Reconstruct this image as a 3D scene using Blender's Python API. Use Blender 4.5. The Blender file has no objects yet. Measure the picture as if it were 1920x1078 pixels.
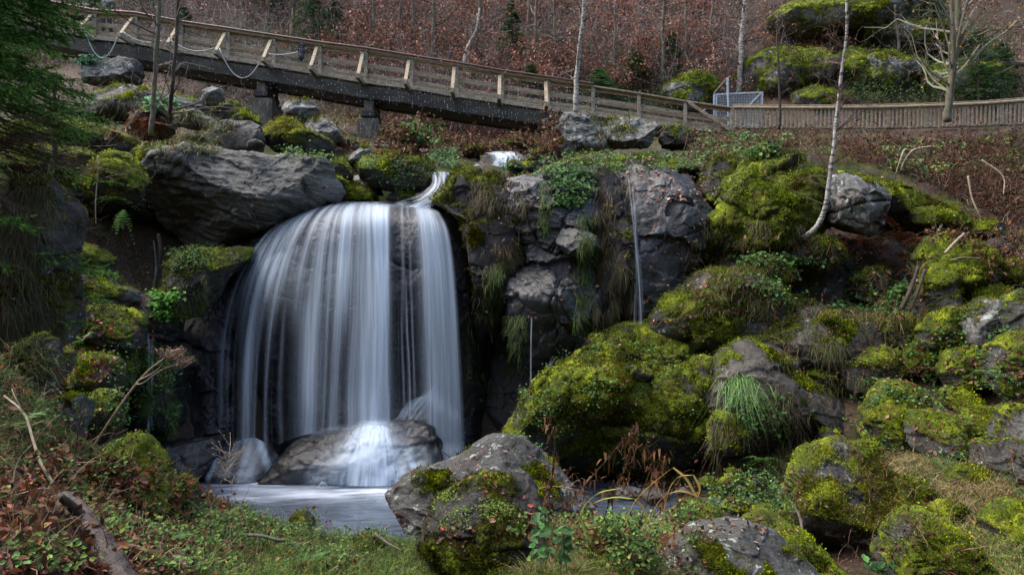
import bpy, bmesh, math, random
import numpy as np
from mathutils import Vector, Matrix
from mathutils.bvhtree import BVHTree
random.seed(7)
RNG = np.random.default_rng(11)
SC = bpy.context.scene
COL = SC.collection
F, CX, CY = 1400.0, 960.0, 539.0
WATER_Z = -3.4

def W(px, py, d):
    """photo pixel + distance in metres -> world point (camera at the origin looks along +Y)"""
    return np.array([(px - CX) / F * d, d, -(py - CY) / F * d])

# ---------------------------------------------------------------- noise
_P = np.random.default_rng(3).permutation(256).astype(np.int32)
_P = np.concatenate([_P, _P, _P])
_G = np.random.default_rng(5).normal(size=(256, 3)).astype(np.float32)
_G /= np.linalg.norm(_G, axis=1, keepdims=True)

def perlin(p, seed=0):
    p = np.asarray(p, np.float32) + seed * 17.31
    i = np.floor(p).astype(np.int32)
    f = p - i
    u = f * f * f * (f * (f * 6 - 15) + 10)
    i &= 255
    def g(a, b, c):
        h = _P[_P[_P[(i[:, 0] + a) & 255] + ((i[:, 1] + b) & 255)] + ((i[:, 2] + c) & 255)]
        q = _G[h]
        return q[:, 0] * (f[:, 0] - a) + q[:, 1] * (f[:, 1] - b) + q[:, 2] * (f[:, 2] - c)
    def lerp(a, b, t): return a + (b - a) * t
    x0 = lerp(lerp(g(0,0,0), g(1,0,0), u[:, 0]), lerp(g(0,1,0), g(1,1,0), u[:, 0]), u[:, 1])
    x1 = lerp(lerp(g(0,0,1), g(1,0,1), u[:, 0]), lerp(g(0,1,1), g(1,1,1), u[:, 0]), u[:, 1])
    return lerp(x0, x1, u[:, 2]) * 1.5

def fbm(p, octv=4, gain=.5, seed=0, ridge=False):
    p = np.asarray(p, np.float32)
    s = np.zeros(len(p), np.float32); a = 1.0; t = 0
    for o in range(octv):
        n = perlin(p, seed + o * 1.7)
        if ridge: n = 1 - 2 * np.abs(n)
        s += a * n; t += a; a *= gain; p = p * 2.03
    return s / t

def sstep(a, b, x):
    t = np.clip((x - a) / (b - a), 0, 1)
    return t * t * (3 - 2 * t)

# ---------------------------------------------------------------- objects
def tag(o, label=None, cat=None, group=None, kind=None):
    if label: o['label'] = label
    if cat: o['category'] = cat
    if group: o['group'] = group
    if kind: o['kind'] = kind
    return o

def empty(name, loc, label, cat, group=None, kind=None):
    o = bpy.data.objects.new(name, None)
    o.empty_display_size = .2
    o.location = [float(v) for v in loc]
    COL.objects.link(o)
    return tag(o, label, cat, group, kind)

def np_mesh(name, V, quads=None, tris=None, mats=(), parent=None, smooth=True, attrs=None, vcol=None, mat_idx=None):
    """link numpy arrays as one mesh object. parent's origin is subtracted (parents are never rotated at build time)"""
    V = np.asarray(V, np.float32)
    q = np.asarray(quads if quads is not None and len(quads) else np.zeros((0, 4)), np.int32)
    t = np.asarray(tris if tris is not None and len(tris) else np.zeros((0, 3)), np.int32)
    me = bpy.data.meshes.new(name)
    if parent is not None:
        V = V - np.array(parent.location, np.float32)
        org = None
    else:
        org = (V.min(0) + V.max(0)) / 2; org[2] = V[:, 2].min()
        V = V - org
    me.vertices.add(len(V)); me.vertices.foreach_set('co', V.ravel())
    nl = q.size + t.size
    me.loops.add(nl); me.loops.foreach_set('vertex_index', np.concatenate([q.ravel(), t.ravel()]).astype(np.int32))
    nf = len(q) + len(t)
    me.polygons.add(nf)
    ls = np.concatenate([np.arange(len(q)) * 4, len(q) * 4 + np.arange(len(t)) * 3]).astype(np.int32)
    me.polygons.foreach_set('loop_start', ls)
    if smooth is not None:
        sm = np.full(nf, bool(smooth)); me.polygons.foreach_set('use_smooth', sm)
    if mat_idx is not None: me.polygons.foreach_set('material_index', np.asarray(mat_idx, np.int32))
    me.update(calc_edges=True)
    if attrs:
        for k, v in attrs.items():
            a = me.attributes.new(k, 'FLOAT', 'POINT'); a.data.foreach_set('value', np.asarray(v, np.float32))
    if vcol is not None:
        a = me.attributes.new('tint', 'FLOAT_COLOR', 'POINT')
        c = np.ones((len(V), 4), np.float32); c[:, :3] = vcol; a.data.foreach_set('color', c.ravel())
    for m in mats: me.materials.append(m)
    o = bpy.data.objects.new(name, me)
    COL.objects.link(o)
    if parent is not None: o.parent = parent
    else: o.location = org
    return o

class MB:
    """collects boxes / tubes / strips into one mesh"""
    def __init__(s): s.V = []; s.Q = []; s.T = []; s.C = []; s.n = 0
    def add(s, V, Q=None, T=None, C=None):
        V = np.asarray(V, np.float32).reshape(-1, 3)
        if Q is not None and len(Q): s.Q.append(np.asarray(Q, np.int64).reshape(-1, 4) + s.n)
        if T is not None and len(T): s.T.append(np.asarray(T, np.int64).reshape(-1, 3) + s.n)
        if C is not None:
            C = np.asarray(C, np.float32)
            s.C.append(np.broadcast_to(C, (len(V), 3)))
        else: s.C.append(np.ones((len(V), 3), np.float32) * .5)
        s.V.append(V); s.n += len(V)
    def beam(s, p, q, w, h, up=(0, 0, 1), jit=0):
        p = np.asarray(p, float); q = np.asarray(q, float); d = q - p; L = np.linalg.norm(d); d /= L
        up = np.asarray(up, float); sx = np.cross(d, up); sx /= np.linalg.norm(sx); uz = np.cross(sx, d)
        b = min(w, h) * .12
        P = []
        # chamfered section
        sec = [(-w/2+b, -h/2), (w/2-b, -h/2), (w/2, -h/2+b), (w/2, h/2-b), (w/2-b, h/2), (-w/2+b, h/2), (-w/2, h/2-b), (-w/2, -h/2+b)]
        for e in (p, q):
            for (a, c) in sec: P.append(e + sx * a + uz * c)
        Q = [(i, (i+1) % 8, 8 + (i+1) % 8, 8 + i) for i in range(8)]
        Q += [(0, 7, 6, 1), (1, 6, 5, 2), (2, 5, 4, 3), (8, 9, 14, 15), (9, 10, 13, 14), (10, 11, 12, 13)]
        s.add(P, Q)
    def tube(s, pts, rad, sides=8, cap=True, C=None):
        pts = np.asarray(pts, float); n = len(pts)
        rad = np.broadcast_to(np.asarray(rad, float), (n,))
        tg = np.gradient(pts, axis=0); tg /= np.linalg.norm(tg, axis=1, keepdims=True) + 1e-9
        ref = np.array([0.13, .29, 1.0]) if abs(tg[0, 2]) < .9 else np.array([1.0, .2, .1])
        a = np.cross(tg, ref); a /= np.linalg.norm(a, axis=1, keepdims=True) + 1e-9
        b = np.cross(tg, a)
        th = np.arange(sides) / sides * 2 * math.pi
        V = pts[:, None] + rad[:, None, None] * (np.cos(th)[None, :, None] * a[:, None] + np.sin(th)[None, :, None] * b[:, None])
        i = np.arange(n - 1)[:, None] * sides; j = np.arange(sides)[None]; k = (j + 1) % sides
        Q = np.stack([i + j, i + k, i + sides + k, i + sides + j], -1).reshape(-1, 4)
        V = V.reshape(-1, 3); T = []
        if cap:
            V = np.vstack([V, pts[:1], pts[-1:]])
            m = n * sides
            for jj in range(sides):
                T.append((m, (jj + 1) % sides, jj)); T.append((m + 1, (n-1)*sides + jj, (n-1)*sides + (jj + 1) % sides))
        s.add(V, Q, T, C)
    def build(s, name, mats, parent=None, smooth=False, col=False):
        V = np.concatenate(s.V)
        Q = np.concatenate(s.Q) if s.Q else None
        T = np.concatenate(s.T) if s.T else None
        return np_mesh(name, V, Q, T, mats if isinstance(mats, (list, tuple)) else [mats], parent, smooth,
                       vcol=np.concatenate(s.C) if col else None)

def smooth_path(pts, n):
    """Catmull-Rom through the points, n samples"""
    P = np.asarray(pts, float); P = np.vstack([2*P[0]-P[1], P, 2*P[-1]-P[-2]])
    m = len(P) - 3; out = []
    for t in np.linspace(0, m - 1e-6, n):
        i = int(t); f = t - i
        a, b, c, d = P[i:i+4]
        out.append(.5 * ((2*b) + (-a+c)*f + (2*a-5*b+4*c-d)*f*f + (-a+3*b-3*c+d)*f**3))
    return np.array(out)

# ---------------------------------------------------------------- materials
def new_mat(name):
    m = bpy.data.materials.new(name); m.use_nodes = True
    nt = m.node_tree; nt.nodes.clear()
    return m, nt
class NB:
    def __init__(s, nt): s.nt = nt
    def n(s, typ, **kw):
        o = s.nt.nodes.new(typ)
        ins = kw.pop('ins', {})
        for k, v in kw.items(): setattr(o, k, v)
        for k, v in ins.items(): s.set(o, k, v)
        return o
    def set(s, node, k, v):
        i = node.inputs[k]
        if hasattr(v, 'links') or isinstance(v, bpy.types.NodeSocket): s.nt.links.new(v, i)
        else:
            if i.type == 'RGBA' and len(v) == 3: v = (*v, 1)
            i.default_value = v
    def noise(s, vec, scale, detail=4, rough=.55, dist=0, out='Fac'):
        n = s.n('ShaderNodeTexNoise', ins={'Vector': vec, 'Scale': scale, 'Detail': detail, 'Roughness': rough, 'Distortion': dist})
        return n.outputs[out]
    def math(s, op, a, b=0.0, c=None, clamp=False):
        n = s.n('ShaderNodeMath', operation=op, use_clamp=clamp); s.set(n, 0, a); s.set(n, 1, b)
        if c is not None: s.set(n, 2, c)
        return n.outputs[0]
    def ramp(s, fac, stops, interp='LINEAR'):
        n = s.n('ShaderNodeValToRGB'); s.set(n, 'Fac', fac); r = n.color_ramp; r.interpolation = interp
        while len(r.elements) < len(stops): r.elements.new(.5)
        for e, (p, c) in zip(r.elements, stops):
            e.position = p; e.color = (*c, 1) if not isinstance(c, (int, float)) else (c, c, c, 1)
        return n.outputs['Color']
    def mix(s, fac, a, b, blend='MIX'):
        n = s.n('ShaderNodeMix', data_type='RGBA', blend_type=blend)
        s.set(n, 0, fac); s.set(n, 6, a); s.set(n, 7, b)
        return n.outputs[2]
    def mapr(s, v, a, b, c=0., d=1.):
        n = s.n('ShaderNodeMapRange', interpolation_type='SMOOTHSTEP', ins={'Value': v, 'From Min': a, 'From Max': b, 'To Min': c, 'To Max': d})
        return n.outputs[0]

MOSS_DARK, MOSS_MID, MOSS_LT = (.012, .017, .002), (.095, .130, .004), (.48, .56, .016)
_rm = {}
def mat_rock(key='grey', c1=(.05, .05, .052), c2=(.20, .195, .19), lichen=.35, rough=.75, moss=(MOSS_DARK, MOSS_MID, MOSS_LT), strat=0, litter=0.0):
    if key in _rm: return _rm[key]
    m, nt = new_mat('rock_' + key); b = NB(nt)
    geo = b.n('ShaderNodeNewGeometry'); pos = geo.outputs['Position']
    at = b.n('ShaderNodeAttribute', attribute_name='moss').outputs['Fac']
    n1 = b.noise(pos, 1.3, 5, .6); n2 = b.noise(pos, 7, 6, .65); n3 = b.noise(pos, 38, 4, .7)
    mixn = b.math('ADD', b.math('MULTIPLY', n1, .55), b.math('MULTIPLY', n2, .45))
    if strat:
        mp = b.n('ShaderNodeMapping', ins={'Vector': pos, 'Rotation': (0, math.radians(14), 0), 'Scale': (1.1, 1.1, 9)})
        ns = b.noise(mp.outputs[0], 1.6, 5, .6, .6)
        mixn = b.math('ADD', b.math('MULTIPLY', mixn, .5), b.math('MULTIPLY', ns, .5))
    base = b.ramp(mixn, [(.34, c1), (.5, tuple((a + c) / 2 for a, c in zip(c1, c2))), (.66, c2)])
    # speckle of the granite grain
    sp = b.mapr(n3, .35, .7, .55, 1.35)
    base = b.mix(1.0, base, sp, 'MULTIPLY')
    if lichen > 0:
        v = b.noise(pos, 5.5, 7, .72, .3)
        lf = b.mapr(v, .66 - .16 * lichen, .70 - .12 * lichen, 0, .75)
        base = b.mix(lf, base, (.36, .40, .38))
    if litter:
        lf2 = b.mapr(b.noise(pos, 17, 5, .7), .50, .56, 0, litter)
        base = b.mix(lf2, base, b.ramp(b.noise(pos, 45, 2), [(.35, (.03, .014, .008)), (.6, (.12, .055, .030)), (.75, (.30, .15, .08))]))
    # moss
    mf = b.math('ADD', at, b.math('MULTIPLY', b.math('SUBTRACT', b.noise(pos, 12, 6, .7), .5), .9))
    mf = b.mapr(mf, .42, .56)
    mc = b.noise(pos, 3.3, 6, .68); mc2 = b.noise(pos, 42, 3, .7)
    mcf = b.math('ADD', b.math('MULTIPLY', mc, .62), b.math('MULTIPLY', mc2, .38))
    mcol = b.ramp(mcf, [(.38, moss[0]), (.53, moss[1]), (.70, moss[2])])
    brown = b.mapr(b.noise(pos, 2.1, 4, .6), .54, .64, 0, .5)
    mcol = b.mix(brown, mcol, (.085, .062, .010))
    col = b.mix(mf, base, mcol)
    rg = b.math('ADD', b.math('MULTIPLY', mf, .95 - rough), b.math('ADD', rough - .08, b.math('MULTIPLY', n2, .16)), clamp=True)
    h1 = b.math('ADD', b.math('MULTIPLY', n2, .5), b.math('MULTIPLY', n3, .16))
    hm = b.math('MULTIPLY', b.math('ADD', mc2, b.noise(pos, 90, 2, .8)), .55)
    hh = b.math('ADD', h1, b.math('MULTIPLY', mf, hm))
    bp = b.n('ShaderNodeBump', ins={'Height': hh, 'Strength': .85, 'Distance': .06})
    pr = b.n('ShaderNodeBsdfPrincipled', ins={'Base Color': col, 'Roughness': rg, 'Normal': bp.outputs[0]})
    b.set(pr, 'Specular IOR Level', .5 if rough < .5 else .3)
    out = b.n('ShaderNodeOutputMaterial'); nt.links.new(pr.outputs[0], out.inputs[0])
    _rm[key] = m
    return m

def mat_tint(name, rough=.7, trans=.25, spec=.3):
    """vegetation: each leaf/blade carries its own colour in the 'tint' attribute"""
    m, nt = new_mat(name); b = NB(nt)
    at = b.n('ShaderNodeAttribute', attribute_name='tint').outputs['Color']
    pr = b.n('ShaderNodeBsdfPrincipled', ins={'Base Color': at, 'Roughness': rough, 'Specular IOR Level': spec})
    out = b.n('ShaderNodeOutputMaterial')
    if trans:
        tr = b.n('ShaderNodeBsdfTranslucent', ins={'Color': at})
        mx = b.n('ShaderNodeMixShader', ins={0: trans}); nt.links.new(pr.outputs[0], mx.inputs[1]); nt.links.new(tr.outputs[0], mx.inputs[2])
        nt.links.new(mx.outputs[0], out.inputs[0])
    else: nt.links.new(pr.outputs[0], out.inputs[0])
    return m

def mat_plain(name, c1, c2, scale=8, rough=.7, metal=0, stretch=(1, 1, 1), bump=.3, green=0, bd=.02):
    m, nt = new_mat(name); b = NB(nt)
    pos = b.n('ShaderNodeNewGeometry').outputs['Position']
    mp = b.n('ShaderNodeMapping', ins={'Vector': pos, 'Scale': stretch}).outputs[0]
    n = b.noise(mp, scale, 6, .65)
    col = b.ramp(n, [(.33, c1), (.66, c2)])
    if green: col = b.mix(b.mapr(b.noise(pos, 1.4, 5, .6), .47, .6, 0, green), col, (.09, .11, .03))
    bp = b.n('ShaderNodeBump', ins={'Height': n, 'Strength': bump, 'Distance': bd})
    pr = b.n('ShaderNodeBsdfPrincipled', ins={'Base Color': col, 'Roughness': rough, 'Metallic': metal, 'Normal': bp.outputs[0]})
    out = b.n('ShaderNodeOutputMaterial'); nt.links.new(pr.outputs[0], out.inputs[0])
    return m

def mat_birch():
    m, nt = new_mat('birch_bark'); b = NB(nt)
    pos = b.n('ShaderNodeNewGeometry').outputs['Position']
    mp = b.n('ShaderNodeMapping', ins={'Vector': pos, 'Scale': (3, 3, 14)}).outputs[0]
    f = b.mapr(b.noise(mp, 1.6, 4, .7), .50, .58)
    col = b.mix(f, (.36, .345, .31), (.04, .03, .025))
    pr = b.n('ShaderNodeBsdfPrincipled', ins={'Base Color': col, 'Roughness': .7})
    out = b.n('ShaderNodeOutputMaterial'); nt.links.new(pr.outputs[0], out.inputs[0])
    return m

def mat_water_fall():
    m, nt = new_mat('falling_water'); b = NB(nt)
    a = b.n('ShaderNodeAttribute', attribute_name='dens').outputs['Fac']
    di = b.n('ShaderNodeBsdfPrincipled', ins={'Base Color': (.74, .87, 1.0), 'Roughness': .55})
    tl = b.n('ShaderNodeBsdfTranslucent', ins={'Color': (.74, .87, 1.0)})
    mm = b.n('ShaderNodeMixShader', ins={0: .35}); nt.links.new(di.outputs[0], mm.inputs[1]); nt.links.new(tl.outputs[0], mm.inputs[2])
    tp = b.n('ShaderNodeBsdfTransparent')
    mx = b.n('ShaderNodeMixShader', ins={0: a}); nt.links.new(tp.outputs[0], mx.inputs[1]); nt.links.new(mm.outputs[0], mx.inputs[2])
    out = b.n('ShaderNodeOutputMaterial'); nt.links.new(mx.outputs[0], out.inputs[0])
    return m

def mat_pool():
    m, nt = new_mat('pool_water'); b = NB(nt)
    a = b.n('ShaderNodeAttribute', attribute_name='foam').outputs['Fac']
    pos = b.n('ShaderNodeNewGeometry').outputs['Position']
    mp = b.n('ShaderNodeMapping', ins={'Vector': pos, 'Rotation': (0, 0, .5), 'Scale': (1.2, 5, 1)}).outputs[0]
    n = b.noise(mp, 2.2, 5, .6)
    bp = b.n('ShaderNodeBump', ins={'Height': n, 'Strength': .25, 'Distance': .05})
    deep = b.ramp(n, [(.35, (.028, .038, .055)), (.65, (.075, .095, .13))])
    col = b.mix(a, deep, (.70, .80, .95))
    pr = b.n('ShaderNodeBsdfPrincipled', ins={'Base Color': col, 'Roughness': b.mapr(a, 0, .5, .22, .6), 'Normal': bp.outputs[0]})
    out = b.n('ShaderNodeOutputMaterial'); nt.links.new(pr.outputs[0], out.inputs[0])
    return m

# ---------------------------------------------------------------- surface registry for scattering
SOLID_V, SOLID_F, SOLID_M, _sn = [], [], [], 0
def register(V, Q, moss):
    global _sn
    V = np.asarray(V, np.float64); Q = np.asarray(Q)
    SOLID_V.append(V); SOLID_F.append(Q + _sn); SOLID_M.append(np.asarray(moss)); _sn += len(V)

def vnormals(V, Q):
    a, b, c, d = (V[Q[:, i]] for i in range(4))
    n = np.cross(c - a, d - b)
    N = np.zeros_like(V)
    for i in range(4): 
        for k in range(3): N[:, k] += np.bincount(Q[:, i], n[:, k], len(V))
    return N / (np.linalg.norm(N, axis=1, keepdims=True) + 1e-12)

def moss_tufts(V, N, moss, area_px, d, seed, pal=None):
    """tiny upright moss sprigs on mossy vertices -> (verts, tris, colours)"""
    r = np.random.default_rng(seed)
    idx = np.where((moss > .45) & (N[:, 1] < .45))[0]
    if len(idx) < 10: return None
    n = int(min(area_px * .22, 45000))
    wt = .25 + np.clip(fbm(V[idx] * 2.3, 3, seed=17) + .35, 0, 1); k = r.choice(idx, n, p=wt / wt.sum())
    p = V[k] + r.normal(size=(n, 3)) * .018 * (d / 10) 
    nn = N[k] + r.normal(size=(n, 3)) * .45 + np.array([0, -.15, .25]); nn /= np.linalg.norm(nn, axis=1, keepdims=True)
    L = (r.uniform(.5, 1.4, n) * .024 * (d / 10) ** .8)[:, None]
    s = np.cross(nn, r.normal(size=(n, 3))); s /= np.linalg.norm(s, axis=1, keepdims=True)
    w = L * .42
    v = np.stack([p - s * w, p + s * w, p + nn * L], 1).reshape(-1, 3)
    t = np.arange(n * 3).reshape(-1, 3)
    g = np.clip(.40 + .9 * fbm(p * 1.7, 3, seed=9) + .75 * (np.abs(perlin(V[k] * 3.1, 4)) ** .7 - .25) + r.normal(size=n) * .20, 0, 1)[:, None]
    br = (fbm(p * 1.1, 2, seed=21) > .12)[:, None]
    dk, md, lt = (np.array(c) for c in (pal or (MOSS_DARK, MOSS_MID, MOSS_LT)))
    c = np.where(g < .5, dk + (md - dk) * g * 2, md + (lt - md) * (g - .5) * 2)
    c = np.where(br, c * .5 + np.array([.09, .065, .012]) * .5, c)
    return v, t, np.repeat(c, 3, 0)
MOSS_BLADE = mat_tint('moss_sprigs', .85, .3, .1)
M_ROCK = dict(
    grey=mat_rock('grey', (.018, .018, .017), (.10, .101, .092), .3),
    pale=mat_rock('pale', (.034, .034, .032), (.19, .192, .178), .7),
    strata=mat_rock('strata', (.022, .022, .020), (.165, .168, .152), .25, strat=1),
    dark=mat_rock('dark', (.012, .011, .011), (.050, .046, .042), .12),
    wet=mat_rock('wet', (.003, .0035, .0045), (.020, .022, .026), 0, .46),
    wetgrey=mat_rock('wetgrey', (.005, .006, .007), (.040, .047, .051), .12, .45),
    purple=mat_rock('purple', (.020, .018, .015), (.092, .084, .073), .2, .6),
    mossy=mat_rock('mossy', (.016, .015, .013), (.085, .083, .075), .35),
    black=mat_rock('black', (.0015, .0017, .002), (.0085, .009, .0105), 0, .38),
    lichen=mat_rock('lichen', (.016, .016, .015), (.092, .093, .084), .62),
    soil=mat_rock('soil', (.014, .010, .007), (.06, .042, .028), 0, moss=((.014,.020,.003),(.045,.058,.006),(.12,.14,.012)), litter=.85),
)
ROCKS = []
def radial(outline, c, nt):
    P = np.array(outline, float) - c
    Q = np.roll(P, -1, 0)
    th = np.arange(nt) / nt * 2 * math.pi
    dx, dy = np.cos(th), np.sin(th)
    r = np.zeros(nt)
    for p, q in zip(P, Q):
        e = q - p
        den = dx * e[1] - dy * e[0]
        den = np.where(abs(den) < 1e-9, 1e-9, den)
        t = (p[0] * e[1] - p[1] * e[0]) / den
        s = (p[0] * dy - p[1] * dx) / den
        ok = (t > 0) & (s >= -1e-6) & (s <= 1 + 1e-6)
        r = np.where(ok, np.maximum(r, t), r)
    # close any misses, smooth corners a touch
    for i in range(nt):
        if r[i] <= 0: r[i] = r[i - 1]
    k = max(1, int(nt * .008)); kern = np.hanning(2 * k + 3)[1:-1]; kern /= kern.sum()
    ext = np.concatenate([r[-k-1:], r, r[:k+1]])
    r2 = np.convolve(ext, kern, 'same')[k+1:-k-1]
    return r2, th

def rock(name, outline, d, label, cat='boulder', mat='grey', moss=0.0, mn=.8, tf=.6, tb=.7, shear=.3, ex=.75, facets=6, amp=1.0,
         seed=None, group=None, center=None, strat=0, drape=0, kind=None, tuft=1.0, crack=0, pal=None, fac_lo=.62, parent=None, brow=None, plates=None):
    """a boulder: closed solid whose silhouette is the outline; tf/tb = front/back half thickness in units of sqrt(w*h)"""
    seed = len(ROCKS) * 7 + 13 if seed is None else seed
    r_ = np.random.default_rng(seed)
    O = np.array(outline, float)
    if center is None:
        x, y = O[:, 0], O[:, 1]; x1, y1 = np.roll(x, -1), np.roll(y, -1); cr = x * y1 - x1 * y; A = cr.sum() / 2
        c = np.array([((x + x1) * cr).sum(), ((y + y1) * cr).sum()]) / (6 * A)
    else: c = np.array(center, float)
    w_px, h_px = np.ptp(O[:, 0]), np.ptp(O[:, 1])
    per = 2 * (w_px + h_px)
    nt = int(np.clip(per / 2.3, 48, 620)); nf = int(np.clip(min(w_px, h_px) / 2.0 * .9, 14, 260)); nb = max(6, nf // 4)
    r, th = radial(O, c, nt)
    s = d / F
    size = math.sqrt(w_px * h_px) * s
    ph = np.concatenate([np.linspace(-math.pi / 2, 0, nb, endpoint=False), np.linspace(0, math.pi / 2, nf)])
    ph = ph[1:-1]
    PH, TH = np.meshgrid(ph, np.arange(nt), indexing='ij')
    rad = np.cos(PH) ** np.where(PH > 0, ex, .8)
    R = r[TH] * rad
    X = R * np.cos(th[TH]); Z = -R * np.sin(th[TH])
    Y = np.where(PH > 0, -tf, tb) * size / s * np.abs(np.sin(PH))
    V = np.stack([X, Y, Z], -1).reshape(-1, 3)
    V = np.vstack([V, [[0, tb * size / s, 0]], [[0, -tf * size / s, 0]]]) * s
    K = len(ph)
    i = np.arange(K - 1)[:, None] * nt; j = np.arange(nt)[None]; k = (j + 1) % nt
    Q = np.stack([i + j, i + nt + j, i + nt + k, i + k], -1).reshape(-1, 4)
    nb0, nf0 = K * nt, K * nt + 1
    jj = np.arange(nt); kk = (jj + 1) % nt
    T0 = np.stack([np.full(nt, nb0), jj, kk, kk], -1)  # degenerate quads for poles handled as tris
    # facets: chisel planes off the front
    ext = np.array([w_px / 2 * s, size * max(tf, .2), h_px / 2 * s])
    q = V / ext
    for _ in range(facets):
        n = r_.normal(size=3); n[1] = -abs(n[1]) - .35; n /= np.linalg.norm(n)
        o = r_.uniform(fac_lo, .92)
        e = np.maximum(q @ n - o, 0)
        q = q - n[None] * (e * .85)[:, None]
    V = q * ext
    # shear: the top leans back
    P0 = W(c[0], c[1], d)
    if brow:      # a brow line: the top surface runs back from it, the face below it is undercut
        B = np.array(brow[0], float); xs = V[:, 0] / s + c[0]; zy = -V[:, 2] / s + c[1]
        t = (np.interp(xs, B[:, 0], B[:, 1]) - zy) * s + .06 * fbm((V + P0) * 2.2, 3, seed=seed + 31)
        V[:, 1] += np.where(t > 0, brow[1] * t, -brow[2] * t)
    else: V[:, 1] += shear * V[:, 2]
    V = V + P0
    # displacement
    Nn = vnormals(V, Q)
    Nn[nb0] = (0, 1, 0); Nn[nf0] = (0, -1, 0)
    A = amp * min(size, 3.5)
    D = A * (.055 * fbm(V * (1.6 / size), 3, seed=seed) + .030 * fbm(V * (5.0 / size), 3, seed=seed + 1)) + amp * .022 * fbm(V * 3.5, 3, seed=seed + 2) + amp * .010 * fbm(V * 14, 3, seed=seed + 3)
    pl = plates if plates is not None else (.06 if mat in ('wetgrey', 'wet', 'pale', 'grey', 'strata') else .03)
    if pl: D += pl * min(size, 2.2) * plate(V, size, seed)
    if strat:
        ca, sa = math.cos(.22), math.sin(.22)
        u = np.stack([V[:, 0] * ca - V[:, 2] * sa, V[:, 1], (V[:, 0] * sa + V[:, 2] * ca) * 5], -1)
        D += strat * .07 * fbm(u * 1.1, 4, seed=seed + 5, ridge=True)
    if crack:
        D -= crack * .06 * cracks(V, size, seed, 6)
    V = V + Nn * D[:, None]
    V[nf0] = V[(K-1)*nt:K*nt].mean(0); V[nb0] = V[:nt].mean(0)
    N = vnormals(V, Q); N[nb0] = (0, 1, 0); N[nf0] = (0, -1, 0)
    N[nf0] = N[(K-1)*nt:K*nt].mean(0)
    M = moss + .09 + (N[:, 2] * .5 + .1) * mn + .72 * fbm(V * 1.3, 4, seed=seed + 6) - .1
    M = np.clip(M, 0, 1)
    cush = np.abs(perlin(V * 3.1, 4)) ** .7 * 1.2; cush2 = np.abs(perlin(V * 9.5, 5)) ** .7
    V = V + N * (sstep(.35, .6, M) * (.008 + .048 * cush + .024 * cush2) * min(1, size))[:, None]
    tris = np.vstack([T0[:, :3], np.stack([np.full(nt, nf0), (K-1)*nt + kk, (K-1)*nt + jj], -1)])
    # orientation check
    cen = V.mean(0)
    if np.mean(np.einsum('ij,ij->i', N[:K*nt], V[:K*nt] - cen)) < 0:
        Q = Q[:, ::-1]; tris = tris[:, ::-1]; N = -N
    N[nf0] = N[(K-1)*nt:K*nt].mean(0); N[nb0] = N[:nt].mean(0)
    if mn > 0:   # recompute moss with outward normals
        M = np.clip(moss + .09 + (N[:, 2] * .5 + .1) * mn + .72 * fbm(V * 1.3, 4, seed=seed + 6) - .1, 0, 1)
    if drape:    # moss/grass hangs off as a fringe: nothing but a broader mask
        M = np.clip(M + drape * sstep(.1, .6, fbm(V * np.array([2.2, 2.2, .5]), 3, seed=seed + 7) + .3), 0, 1)
    register(V[:, :], np.vstack([Q]), M)
    nV = len(V); matidx = np.zeros(len(Q) + len(tris), np.int32)
    allT = [tris]; Vs = [V]; Cs = [np.ones((nV, 3)) * .5]; ms = [M]
    area = w_px * h_px * .75
    tf_ = moss_tufts(V, N, M, area * tuft * min(1, .25 + M.mean() * 1.2), d, seed, pal) if tuft > 0 else None
    if tf_:
        v, t, cc = tf_
        allT.append(t + nV); Vs.append(v); Cs.append(cc); ms.append(np.ones(len(v)))
        matidx = np.concatenate([matidx, np.ones(len(t), np.int32)])
    smooth_flag = True
    o = np_mesh(name, np.vstack(Vs), Q, np.vstack(allT), [M_ROCK[mat], MOSS_BLADE], parent, smooth_flag,
                attrs={'moss': np.concatenate(ms)}, vcol=np.vstack(Cs), mat_idx=matidx)
    if parent is None: tag(o, label, cat, group, kind)
    ROCKS.append(o)
    return o, V, Q, N, tris
def plate(V, size, seed):
    """fracture plates: each cell of a warped Voronoi has its own small plane, so edges between them are sharp steps"""
    r = np.random.default_rng(seed + 777); out = np.zeros(len(V), np.float32)
    wv = V + .10 * min(size, 2) * np.stack([fbm(V * 2.2, 3, seed=seed + 71), fbm(V * 2.2, 3, seed=seed + 72), fbm(V * 2.2, 3, seed=seed + 73)], -1)
    lo, hi = V.min(0), V.max(0)
    for k, a in ((12, 1.0), (45, .45)):
        S = r.uniform(lo, hi, (k, 3)); S[:, 1] = lo[1] + (S[:, 1] - lo[1]) * .5
        an = np.array([.75, .6, 1.25])
        best = np.full(len(V), 1e9, np.float32); bi = np.zeros(len(V), int)
        for i in range(k):
            d = (((wv - S[i]) * an) ** 2).sum(1); m = d < best; best[m] = d[m]; bi[m] = i
        T = r.normal(size=(k, 3)) * .9 / size; o = r.uniform(-1, 1, k)
        out += a * (o[bi] * .6 + np.einsum('ij,ij->i', wv - S[bi], T[bi]))
    return np.clip(out, -1.6, 1.6)
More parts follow.
